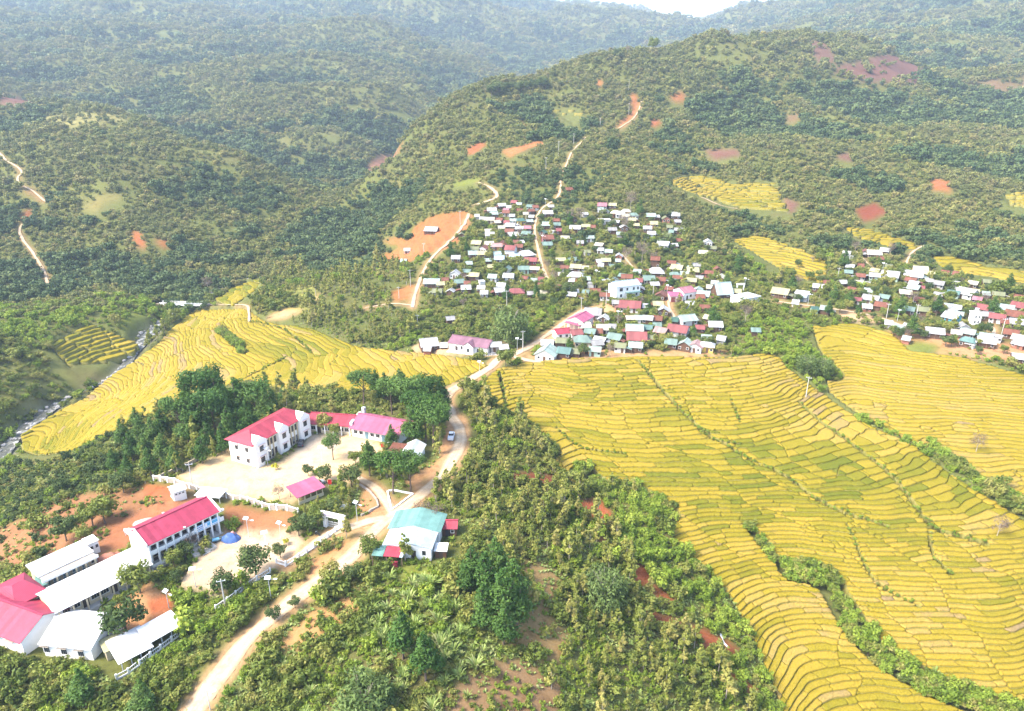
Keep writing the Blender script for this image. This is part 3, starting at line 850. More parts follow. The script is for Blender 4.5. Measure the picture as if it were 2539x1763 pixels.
# ------------------------------------------------------------------ plants
leaf_mat("leaf_shrub", [(0.072,0.111,0.020), (0.120,0.158,0.028), (0.180,0.211,0.040), (0.276,0.269,0.065), (0.240,0.193,0.065)], .45, .3)
leaf_mat("leaf_slim", [(0.120,0.158,0.028), (0.180,0.211,0.040), (0.252,0.263,0.055), (0.336,0.310,0.085), (0.300,0.234,0.085)], .45, .3)
leaf_mat("leaf_bright", [(0.099,0.162,0.018), (0.165,0.238,0.028), (0.253,0.324,0.040), (0.363,0.389,0.070)], .5, .3)
leaf_mat("leaf_pine", [(0.034,0.079,0.016), (0.055,0.118,0.021), (0.095,0.166,0.032), (0.134,0.189,0.055)], .55)
leaf_mat("leaf_dark", [(.040,.070,.018), (.065,.10,.026), (.10,.135,.038), (.155,.18,.055)], .5)
leaf_mat("leaf_brown", [(.12,.085,.07), (.17,.12,.095), (.22,.16,.125), (.20,.17,.12)], .5)
leaf_mat("leaf_bamboo", [(0.059,0.101,0.025), (0.094,0.144,0.038), (0.136,0.186,0.051), (0.186,0.220,0.076)], .6)
leaf_mat("leaf_cane", [(0.115,0.172,0.036), (0.187,0.258,0.057), (0.287,0.344,0.101), (0.430,0.402,0.187)], .6)
leaf_mat("leaf_forest", [(0.082,0.106,0.027), (0.125,0.148,0.034), (0.181,0.190,0.046), (0.261,0.244,0.071), (0.229,0.176,0.071)], .25, .2)
leaf_mat("leaf_yellow", [(.30,.30,.02), (.40,.38,.03), (.50,.45,.05)], .5)
plain("bark", (.14,.10,.075), .9, .25, 3)
plain("bark_pale", (.34,.29,.23), .9, .2, 3)

def leaf_quads(cen, nrm, size, aspect, rs):
    """one four-cornered leaf (or leaf spray) at each centre"""
    n = len(cen)
    ref = rs.normal(size=(n, 3)); 
    t1 = np.cross(nrm, ref); t1 /= np.maximum(np.linalg.norm(t1, axis=1), 1e-6)[:, None]
    t2 = np.cross(nrm, t1)
    s = (size * (0.6 + 0.8 * rs.random(n)))[:, None]
    a = t1 * s; b = t2 * s * aspect
    bend = nrm * s * 0.25
    v = np.stack([cen - a - bend, cen - b * .9, cen + a - bend, cen + b], 1)
    return v.reshape(-1, 3), np.arange(4 * n).reshape(n, 4)
def crown_points(lobes, n, rs, shell=0.55):
    """points through a set of lobes (x, y, z, rx, rz), denser towards the surface; normals point outward"""
    L = np.array(lobes, float)
    w = L[:, 3] ** 2; w /= w.sum()
    k = rs.choice(len(L), n, p=w)
    d = rs.normal(size=(n, 3)); d /= np.linalg.norm(d, axis=1)[:, None]
    r = shell + (1 - shell) * rs.random(n) ** .6
    r *= 1 + .16 * rs.normal(size=n)
    c = L[k, :3] + d * r[:, None] * np.stack([L[k, 3], L[k, 3], L[k, 4]], 1)
    nn = d + rs.normal(size=(n, 3)) * .55 + np.array([0, 0, .35])
    nn /= np.linalg.norm(nn, axis=1)[:, None]
    return c, nn, k
def crown_mesh(name, lobes, n, size, mat, seed, aspect=.6, shell=.55):
    rs = np.random.default_rng(seed)
    c, nn, k = crown_points(lobes, n, rs, shell)
    v, f = leaf_quads(c, nn, np.full(n, size), aspect, rs)
    me = mesh_data(name, v, f, (mat,))
    lob = rs.random(len(lobes))
    val = np.clip(.55 * lob[k] + .45 * rs.random(n), 0, 1)
    at = me.attributes.new("leaf", 'FLOAT', 'FACE'); at.data.foreach_set("value", val.astype(np.float32))
    return me
def tube(pts_, radii, seg=5):
    V = []; F = []
    pts_ = [Vector(p) for p in pts_]
    for i, p in enumerate(pts_):
        d = (pts_[min(i + 1, len(pts_) - 1)] - pts_[max(i - 1, 0)]).normalized()
        a = d.orthogonal().normalized(); b = d.cross(a)
        for s in range(seg):
            t = 2 * math.pi * s / seg
            V.append(p + (a * math.cos(t) + b * math.sin(t)) * radii[i])
    for i in range(len(pts_) - 1):
        for s in range(seg):
            F.append((i * seg + s, i * seg + (s + 1) % seg, (i + 1) * seg + (s + 1) % seg, (i + 1) * seg + s))
    F.append(tuple(range(seg))[::-1]); F.append(tuple(range((len(pts_) - 1) * seg, len(pts_) * seg)))
    return V, F
def join_vf(parts):
    V = []; F = []
    for v, f in parts:
        b = len(V); V += [tuple(p) for p in v]; F += [tuple(i + b for i in q) for q in f]
    return V, F
def trunk_mesh(name, h, r, mat, seed, limbs=3, spread=1.0, top=.75):
    rs = random.Random(seed)
    lean = (rs.uniform(-.06, .06) * h, rs.uniform(-.06, .06) * h)
    p0 = (0, 0, -.4); p1 = (lean[0] * .4, lean[1] * .4, h * .4); p2 = (lean[0], lean[1], h * top)
    parts = [tube([p0, p1, p2], [r * 1.25, r * .8, r * .3])]
    for i in range(limbs):
        a = 2 * math.pi * (i + rs.random() * .6) / max(1, limbs); z0 = h * rs.uniform(.3, .55)
        f = z0 / (h * top)
        s = (lean[0] * f, lean[1] * f, z0)
        e = (s[0] + math.cos(a) * spread * rs.uniform(.5, .9), s[1] + math.sin(a) * spread * rs.uniform(.5, .9), z0 + h * rs.uniform(.15, .35))
        parts.append(tube([s, e], [r * .45, r * .12], 4))
    V, F = join_vf(parts)
    return mesh_data(name, V, F, (mat,))
def lobes_round(rs, R, zc, n, flat=.8):
    out = [(0, 0, zc, R * .62, R * .62 * flat)]
    for i in range(n):
        a = rs.uniform(0, 2 * math.pi); d = R * rs.uniform(.45, .75); zz = zc + R * flat * rs.uniform(-.45, .55)
        s = R * rs.uniform(.28, .46)
        out.append((math.cos(a) * d, math.sin(a) * d, zz, s, s * .85))
    return out
def lobes_cone(rs, R, z0, z1, n, power=.8):
    out = []
    for i in range(n):
        t = (i + .5) / n; a = rs.uniform(0, 6.283); rr = R * (1 - t) ** power
        d = rr * rs.uniform(.25, .65); s = max(.3 * R * .5, rr * rs.uniform(.42, .62))
        out.append((math.cos(a) * d, math.sin(a) * d, z0 + (z1 - z0) * t, s, s * .8))
    return out
# kinds: (crown mesh variants, trunk mesh variants); every mesh is about 1 unit = 1 metre for a plant of the stated height
KINDS_T = {}
def kind(name, n, crown_fn, trunk_fn):
    KINDS_T[name] = [(crown_fn(i), trunk_fn(i)) for i in range(n)]
def _r(s): return random.Random(s)
kind('slim', 4, lambda i: crown_mesh("crown", lobes_cone(_r(i), 1.15, 1.6, 5.0, 9, .55), 340, .24, "leaf_slim", 100 + i), lambda i: trunk_mesh("trunk", 4.6, .07, "bark_pale", i, 3, .7))
kind('shrub', 4, lambda i: crown_mesh("crown", lobes_round(_r(10 + i), 1.5, 1.35, 9), 360, .22, "leaf_shrub", 110 + i), lambda i: trunk_mesh("trunk", 1.9, .07, "bark", i, 4, .9))
kind('bright', 3, lambda i: crown_mesh("crown", lobes_round(_r(20 + i), 1.5, 1.25, 9), 360, .23, "leaf_bright", 120 + i), lambda i: trunk_mesh("trunk", 1.8, .06, "bark", i, 4, .9))
kind('coffee', 3, lambda i: crown_mesh("crown", lobes_round(_r(30 + i), 1.0, .95, 7, .9), 240, .19, "leaf_dark", 130 + i), lambda i: trunk_mesh("trunk", 1.4, .05, "bark", i, 3, .6))
kind('broad', 4, lambda i: crown_mesh("crown", lobes_round(_r(40 + i), 3.0, 4.2, 16, .8), 1500, .27, "leaf_dark", 140 + i), lambda i: trunk_mesh("trunk", 5.2, .16, "bark", i, 6, 2.0))
kind('green', 3, lambda i: crown_mesh("crown", lobes_round(_r(45 + i), 2.8, 4.0, 15, .85), 1400, .27, "leaf_shrub", 145 + i), lambda i: trunk_mesh("trunk", 5.0, .15, "bark", i, 6, 1.8))
kind('pine', 4, lambda i: crown_mesh("crown", lobes_cone(_r(50 + i), 3.3, 3.2, 11.2, 26, .62), 2600, .30, "leaf_pine", 150 + i, .45), lambda i: trunk_mesh("trunk", 11, .2, "bark", i, 8, 2.0, .93))
kind('tallpine', 3, lambda i: crown_mesh("crown", lobes_round(_r(60 + i), 4.0, 9.5, 20, .75), 2200, .32, "leaf_pine", 160 + i, .45), lambda i: trunk_mesh("trunk", 11.5, .2, "bark", i, 9, 3.2, .9))
kind('bare', 3, lambda i: crown_mesh("crown", lobes_round(_r(70 + i), 2.6, 4.0, 12, 1.05), 620, .2, "leaf_brown", 170 + i, .3), lambda i: trunk_mesh("trunk", 5.6, .11, "bark_pale", i, 9, 2.1))
kind('yellow', 2, lambda i: crown_mesh("crown", lobes_round(_r(75 + i), 1.2, 1.5, 8), 300, .2, "leaf_yellow", 175 + i), lambda i: trunk_mesh("trunk", 2.0, .05, "bark", i, 4, .8))
def bamboo_crown(i):
    rr = _r(900 + i)
    lb = lobes_round(rr, 4.3, 3.6, 26, .95) + [(math.cos(a_) * 3.4, math.sin(a_) * 3.4, 2.0, 1.3, 1.6) for a_ in np.linspace(0, 6.0, 9)] + [(0.8, .3, 6.6, 1.4, 1.3)]
    return crown_mesh('crown', lb, 3600, .34, 'leaf_bamboo', 180 + i, .38)
def bamboo_trunk(i):
    rs = random.Random(i); parts = []
    for k in range(8):
        a = rs.uniform(0, 6.28); d = rs.uniform(.1, .5); L = rs.uniform(1, 2.2)
        parts.append(tube([(math.cos(a) * d, math.sin(a) * d, -.3), (math.cos(a) * (d + .3), math.sin(a) * (d + .3), 4), (math.cos(a) * (d + L), math.sin(a) * (d + L), 7)], [.06, .05, .02], 4))
    V, F = join_vf(parts)
    return mesh_data("trunk", V, F, ("bark_pale",))
kind('bamboo', 2, bamboo_crown, bamboo_trunk)
def blade_clump(name, n, L, spread, width, mat, seed, droop=.8, seg=3):
    """arching blades from one root: cane grass, banana, fern"""
    rs = np.random.default_rng(seed); V = []; F = []; val = []
    for b in range(n):
        a = rs.random() * 6.283; l = L * rs.uniform(.6, 1.1); s = spread * rs.uniform(.3, 1)
        w = width * rs.uniform(.7, 1.2); ca, sa = math.cos(a), math.sin(a)
        r0 = rs.random() * .25 * spread; i0 = len(V); vv = rs.random()
        for k in range(seg + 1):
            t = k / seg
            x = r0 + s * t ** 1.5; z = l * (t - droop * .5 * t ** 2.6)
            ww = w * (math.sin(math.pi * min(.98, .12 + .86 * t)) + .05)
            V.append((ca * x - sa * ww, sa * x + ca * ww, z)); V.append((ca * x + sa * ww, sa * x - ca * ww, z))
        for k in range(seg):
            F.append((i0 + 2 * k, i0 + 2 * k + 1, i0 + 2 * k + 3, i0 + 2 * k + 2)); val.append(vv)
    me = mesh_data(name, V, np.array(F), (mat,))
    at = me.attributes.new("leaf", 'FLOAT', 'FACE'); at.data.foreach_set("value", np.array(val, np.float32))
    return me
CANE = [blade_clump("cane", 34, 2.6, 1.2, .085, "leaf_cane", 300 + i) for i in range(3)]
UNDER = [blade_clump("tuft", 16, .8, .65, .10, "leaf_cane", 310, .9, 2), crown_mesh("tuft", lobes_round(_r(5), .65, .45, 5), 90, .16, "leaf_bright", 311),
         crown_mesh("tuft", lobes_round(_r(6), .7, .5, 5), 90, .17, "leaf_shrub", 312), blade_clump("tuft", 18, .7, .6, .07, "leaf_cane", 313, .7, 2)]
kind('banana', 2, lambda i: blade_clump("crown", 11, 2.6, 1.9, .32, "leaf_bright", 320 + i, 1.0, 4), lambda i: trunk_mesh("trunk", 1.5, .16, "leaf_bright" , i, 0))
FOREST = [crown_mesh("forest_crown", lobes_round(_r(80 + i), 3.6, 3.2, 11, .7 + .15 * i), 260, .62, "leaf_forest", 330 + i, .7) for i in range(5)]

# ---- GN instancing for what nobody could count
def scatter_stuff(name, label, meshes, P_, S_, R_, V_):
    """one object of kind stuff: plants of the given meshes at the points"""
    n = len(P_)
    me = bpy.data.meshes.new(name); me.vertices.add(n); me.vertices.foreach_set("co", np.asarray(P_, np.float32).ravel())
    for an, dat in (("psize", S_), ("prot", R_)):
        at = me.attributes.new(an, 'FLOAT', 'POINT'); at.data.foreach_set("value", np.asarray(dat, np.float32))
    at = me.attributes.new("pvar", 'INT', 'POINT'); at.data.foreach_set("value", np.asarray(V_, np.int32))
    o = link(name, me); tag(o, label, kind='stuff')
    ng = bpy.data.node_groups.new(name, 'GeometryNodeTree')
    ng.interface.new_socket("Geometry", in_out='INPUT', socket_type='NodeSocketGeometry')
    ng.interface.new_socket("Geometry", in_out='OUTPUT', socket_type='NodeSocketGeometry')
    gi = ng.nodes.new("NodeGroupInput"); go = ng.nodes.new("NodeGroupOutput")
    g2i = ng.nodes.new("GeometryNodeGeometryToInstance")
    for m in reversed(meshes):
        ob = bpy.data.objects.new(name + "_plant", m)
        oi = ng.nodes.new("GeometryNodeObjectInfo"); oi.inputs["Object"].default_value = ob
        ng.links.new(oi.outputs["Geometry"], g2i.inputs[0])
    iop = ng.nodes.new("GeometryNodeInstanceOnPoints")
    iop.inputs["Pick Instance"].default_value = True
    def attr(nm, typ):
        a = ng.nodes.new("GeometryNodeInputNamedAttribute"); a.data_type = typ; a.inputs[0].default_value = nm; return a.outputs[0]
    cx_ = ng.nodes.new("ShaderNodeCombineXYZ"); ng.links.new(attr("prot", 'FLOAT'), cx_.inputs[2])
    e2r = ng.nodes.new("FunctionNodeEulerToRotation"); ng.links.new(cx_.outputs[0], e2r.inputs[0])
    ng.links.new(gi.outputs[0], iop.inputs["Points"]); ng.links.new(g2i.outputs[0], iop.inputs["Instance"])
    ng.links.new(attr("pvar", 'INT'), iop.inputs["Instance Index"]); ng.links.new(e2r.outputs[0], iop.inputs["Rotation"])
    ng.links.new(attr("psize", 'FLOAT'), iop.inputs["Scale"])
    ng.links.new(iop.outputs[0], go.inputs[0])
    md = o.modifiers.new("plants", 'NODES'); md.node_group = ng
    return o
def plant(kindname, name, p, s, rz, label, cat, group=None, var=None):
    vs_ = KINDS_T[kindname]; c, t_ = vs_[(random.randrange(len(vs_)) if var is None else var) % len(vs_)]
    e = empty(name, p, rz)
    e.scale = (s, s, s) if not isinstance(s, tuple) else s
    tag(e, label, cat, group)
    link("trunk", t_, e); link("crown", c, e)
    return e
def merged(kindname, i):
    """crown and trunk of a kind as one mesh, for the uncounted masses"""
    c, t_ = KINDS_T[kindname][i]
    key = (kindname, i)
    if key in MERGED: return MERGED[key]
    def arr(me):
        v = np.zeros(len(me.vertices) * 3, np.float32); me.vertices.foreach_get("co", v)
        return v.reshape(-1, 3)
    cv = arr(c); tv = arr(t_)
    cf = [tuple(p.vertices) for p in c.polygons]; tf = [tuple(p.vertices) for p in t_.polygons]
    nb = len(cv)
    me = mesh_data(kindname + "_plant", np.concatenate([cv, tv]), cf + [tuple(k + nb for k in f) for f in tf], (c.materials[0], t_.materials[0]), [0] * len(cf) + [1] * len(tf))
    vals = np.zeros(len(cf), np.float32); c.attributes["leaf"].data.foreach_get("value", vals)
    at = me.attributes.new("leaf", 'FLOAT', 'FACE'); at.data.foreach_set("value", np.concatenate([vals, np.zeros(len(tf), np.float32)]))
    MERGED[key] = me
    return me
MERGED = {}
# ------------------------------------------------------------------ village houses
EXCL = []          # (x, y, radius): no plants there
ROOFC = {'W': ('white', (0.41,0.405,0.39), .12), 'C': ('cream', (0.409,0.378,0.279), .18), 'Y': ('pale yellow', (0.384,0.353,0.186), .15), 'G': ('green', (0.15,0.21,0.175), .15), 'L': ('pale green', (0.285,0.347,0.298), .15),
         'T': ('teal', (0.11,0.185,0.165), .08), 'R': ('red', (0.23,0.075,0.07), .12), 'P': ('pink', (0.34,0.14,0.16), .08), 'U': ('rusty', (0.167,0.062,0.040), .5), 'O': ('olive', (0.174,0.186,0.099), .3), 'D': ('dark green', (0.056,0.118,0.093), .2),
         'K': ('grey', (0.260,0.254,0.242), .3), 'B': ('light blue', (0.322,0.409,0.484), .05), 'S': ('red and white striped', (0.341,0.205,0.186), .35), 'M': ('mauve', (0.205,0.105,0.124), .05)}
WALLC = {'b': ('plank', (0.108,0.058,0.036)), 'w': ('white', (0.533,0.518,0.490)), 'c': ('cream', (0.475,0.403,0.274)), 'o': ('orange', (0.418,0.216,0.086)), 'g': ('pale green', (0.317,0.418,0.331)), 'y': ('yellow', (0.475,0.331,0.072)),
         'k': ('grey block', (0.331,0.317,0.302)), 'm': ('maroon', (0.187,0.043,0.036)), 't': ('teal', (0.072,0.245,0.302)), 'r': ('brick', (0.302,0.122,0.079))}
for k_, (n_, c_, ru_) in ROOFC.items(): sheet_roof("roof_" + n_.replace(' ', '_'), c_, ru_)
for k_, (n_, c_) in WALLC.items(): plain("wall_" + n_.replace(' ', '_'), c_, .85, .16, .9)
plain("glass_dark", (.03,.035,.04), .15, .3, 2, .5)
plain("door_wood", (.12,.07,.045), .6, .2, 3)
plain("trim_white", (.74,.73,.70), .6, .08, 2)
plain("concrete", (.45,.42,.38), .9, .18, 1.2)
plain("post_wood", (.20,.13,.09), .8, .2, 3)

def box_vf(x0, x1, y0, y1, z0, z1):
    V = [(x0,y0,z0),(x1,y0,z0),(x1,y1,z0),(x0,y1,z0),(x0,y0,z1),(x1,y0,z1),(x1,y1,z1),(x0,y1,z1)]
    F = [(0,3,2,1),(4,5,6,7),(0,1,5,4),(1,2,6,5),(2,3,7,6),(3,0,4,7)]
    return V, F
def box_obj(name, mat, parent, *b):
    V, F = box_vf(*b)
    return link(name, mesh_data(name, V, F, (mat,)), parent)
def boxes_obj(name, mat, parent, bs):
    V, F = join_vf([box_vf(*b) for b in bs])
    return link(name, mesh_data(name, V, F, (mat,)), parent)
def gable_wall_vf(w, d, h, rise, below):
    """walls with gable ends, ridge along x"""
    V = [(-w/2,-d/2,-below),(w/2,-d/2,-below),(w/2,d/2,-below),(-w/2,d/2,-below),(-w/2,-d/2,h),(w/2,-d/2,h),(w/2,d/2,h),(-w/2,d/2,h),(-w/2,0,h+rise),(w/2,0,h+rise)]
    F = [(0,1,5,4),(2,3,7,6),(1,2,6,9,5),(3,0,4,8,7),(4,5,9,8),(6,7,8,9)]
    return V, F
def gable_roof_vf(w, d, h, rise, ox, oy, th=.10, lift=.06):
    """two sloping sheets with eaves; ridge along x"""
    sl = rise / (d / 2); e = d / 2 + oy; ze = h - sl * oy + lift; zr = h + rise + lift
    X0, X1 = -w/2 - ox, w/2 + ox
    V = [(X0,-e,ze),(X1,-e,ze),(X1,0,zr),(X0,0,zr),(X0,e,ze),(X1,e,ze)]
    V += [(x, y, z + th) for x, y, z in V]
    F = [(0,3,2,1),(3,4,5,2),(6,7,8,9),(9,8,11,10),(0,1,7,6),(5,4,10,11),(1,2,8,7),(2,5,11,8),(3,0,6,9),(4,3,9,10)]
    return V, F
def hip_roof_vf(w, d, h, rise, o, th=.10, ridge=.45):
    a = w/2 + o; b = d/2 + o; r = max(.1, a - b * (1.0 if w > d else .5)) if ridge is None else a * ridge
    V = [(-a,-b,h),(a,-b,h),(a,b,h),(-a,b,h),(-r,0,h+rise),(r,0,h+rise),(-a,-b,h+th),(a,-b,h+th),(a,b,h+th),(-a,b,h+th)]
    F = [(0,3,2,1),(0,1,7,6),(1,2,8,7),(2,3,9,8),(3,0,6,9),(6,7,5,4),(7,8,5),(8,9,4,5),(9,6,4)]
    return V, F
def level_pad(x, y, rad, z):
    """cut and fill a building plot"""
    global Z, Zg
    d = np.hypot(GX - x, GY - y)
    m = d < rad * 1.7
    t = 1 - smooth((d[m] - rad) / (rad * .7))
    Z[m] = Z[m] * (1 - t) + z * t
    Zg[m] = Zg[m] * (1 - t) + z * t
WIN = None
def house_windows(root, w, d, h, rs, n=2):
    """door and windows on the side that faces down the slope"""
    y = -d / 2 - .03
    dw = rs.uniform(-.25, .25) * w
    box_obj("door", "door_wood", root, dw - .5, dw + .5, y, y + .12, .0, 2.0)
    for sx in (-.36, .36):
        x = sx * w
        if abs(x - dw) < 1.0: continue
        f = box_obj("window", "trim_white", root, x - .55, x + .55, y, y + .10, .9, 1.95)
        box_obj("pane", "glass_dark", f, x - .46, x + .46, y - .012, y + .05, .98, 1.87)
HOUSES = []
def house(sx, sy, spx, code, rs, rot=None):
    """sx, sy: photograph pixel at the foot of the front wall; spx: width in photograph pixels"""
    rc, wc = code[0], code[1]; form = code[2] if len(code) > 2 else 'e'
    p = P(sx, sy)
    w = spx / px_per_m(p)
    w = max(2.6, w * .88)
    az = math.atan2(p.x, p.y)
    rz = -az + (rs.gauss(0, .2) if rot is None else rot)
    d = min(max(3.6, w * rs.uniform(.80, 1.0)), 8.5)
    h = 2.5 if w > 4 else 2.0
    if form == 't': h = 4.6
    fx, fy = -math.sin(rz), math.cos(rz)      # local +y
    ln_, dp = w, d
    turn = 0.0
    if form == 'g': turn = math.pi / 2; ln_, dp = d * 1.25, w
    dep = dp if form != 'g' else ln_
    cx_, cy_ = p.x + fx * dep / 2, p.y + fy * dep / 2
    level_pad(cx_, cy_, max(w, dep) * .62, p.z)
    EXCL.append((cx_, cy_, max(w, dep) * .50))
    EXCL.append((p.x - fx * 1.0, p.y - fy * 1.0, w * .32))
    root = empty("house" if w > 3.4 else "hut", (cx_, cy_, p.z), rz + turn)
    rise = dp * rs.uniform(.24, .31)
    wm = "wall_" + WALLC[wc][0].replace(' ', '_'); rm = "roof_" + ROOFC[rc][0].replace(' ', '_')
    if form == 'f':
        V, F = box_vf(-ln_/2, ln_/2, -dp/2, dp/2, -1.2, h + .4)
        link("wall", mesh_data("wall", V, F, (wm,)), root)
        box_obj("roof", rm, root, -ln_/2 - .25, ln_/2 + .25, -dp/2 - .25, dp/2 + .25, h + .403, h + .55)
    elif form == 'h':
        V, F = box_vf(-ln_/2, ln_/2, -dp/2, dp/2, -1.2, h)
        link("wall", mesh_data("wall", V, F, (wm,)), root)
        V, F = hip_roof_vf(ln_, dp, h + .004, rise * 1.15, .55)
        link("roof", mesh_data("roof", V, F, (rm,)), root)
    else:
        V, F = gable_wall_vf(ln_, dp, h, rise, 1.2)
        link("wall", mesh_data("wall", V, F, (wm,)), root)
        V, F = gable_roof_vf(ln_, dp, h, rise, .35, .65)
        rf = link("roof", mesh_data("roof", V, F, (rm,)), root)
        box_obj("ridge_cap", rm, rf, -ln_/2 - .4, ln_/2 + .4, -.16, .16, h + rise + .13, h + rise + .22)
    if form == 'g':
        # openings in the gable wall that looks down the slope (local -x after the turn)
        x = -ln_ / 2 - .03
        box_obj("door", "door_wood", root, x, x + .12, -.5, .5, 0, 2.0)
        for s in (-1, 1):
            if dp > 3.5:
                f = box_obj("window", "trim_white", root, x, x + .1, s * dp * .3 - .5, s * dp * .3 + .5, .9, 1.95)
                box_obj("pane", "glass_dark", f, x - .012, x + .05, s * dp * .3 - .41, s * dp * .3 + .41, .98, 1.87)
    elif w > 3.2:
        house_windows(root, ln_, dp, h, rs)
        if w > 5 and wc == 'b' and form == 'e':
            for s in (-.42, 0, .42):
                box_obj("porch_post", "post_wood", root, s * ln_ - .07, s * ln_ + .07, -dp/2 - .62, -dp/2 - .50, -.6, h - .18)
    if form == 'e' and w > 4 and rs.random() < .62:
        # lean-to against one end, or a kitchen roof in front
        sd = rs.choice((-1, 1)); lw = rs.uniform(1.6, 2.8); y0_ = -dp/2 + rs.uniform(-.6, .8); y1_ = y0_ + dp * rs.uniform(.5, .8)
        xa, xb_ = sd * (ln_/2 + .36), sd * (ln_/2 + .36 + lw); za, zb_ = h - .15, h - .75
        V = [(xa, y0_, za), (xb_, y0_, zb_), (xb_, y1_, zb_), (xa, y1_, za)]
        if sd < 0: V = V[::-1]
        V = V + [(x, y, z + .08) for x, y, z in V]
        lt = link("lean_to", mesh_data("lean_to", V, [(0,3,2,1),(4,5,6,7),(0,1,5,4),(1,2,6,5),(2,3,7,6),(3,0,4,7)], ("roof_" + ROOFC[rs.choice('WKKUUUCLGO')][0].replace(' ', '_'),)), root)
        for y_ in (y0_ + .1, y1_ - .1): box_obj("prop", "post_wood", lt, xb_ - sd * .12 - .06, xb_ - sd * .12 + .06, y_ - .06, y_ + .06, -1.0, zb_)
        box_obj("lean_to_wall", "wall_plank", lt, min(xa, xb_ - sd * .5), max(xa, xb_ - sd * .5), y1_ - .25, y1_ - .15, -1.0, zb_ - .02)
    HOUSES.append((root, rc, wc, form, sx, sy, w))
    return root

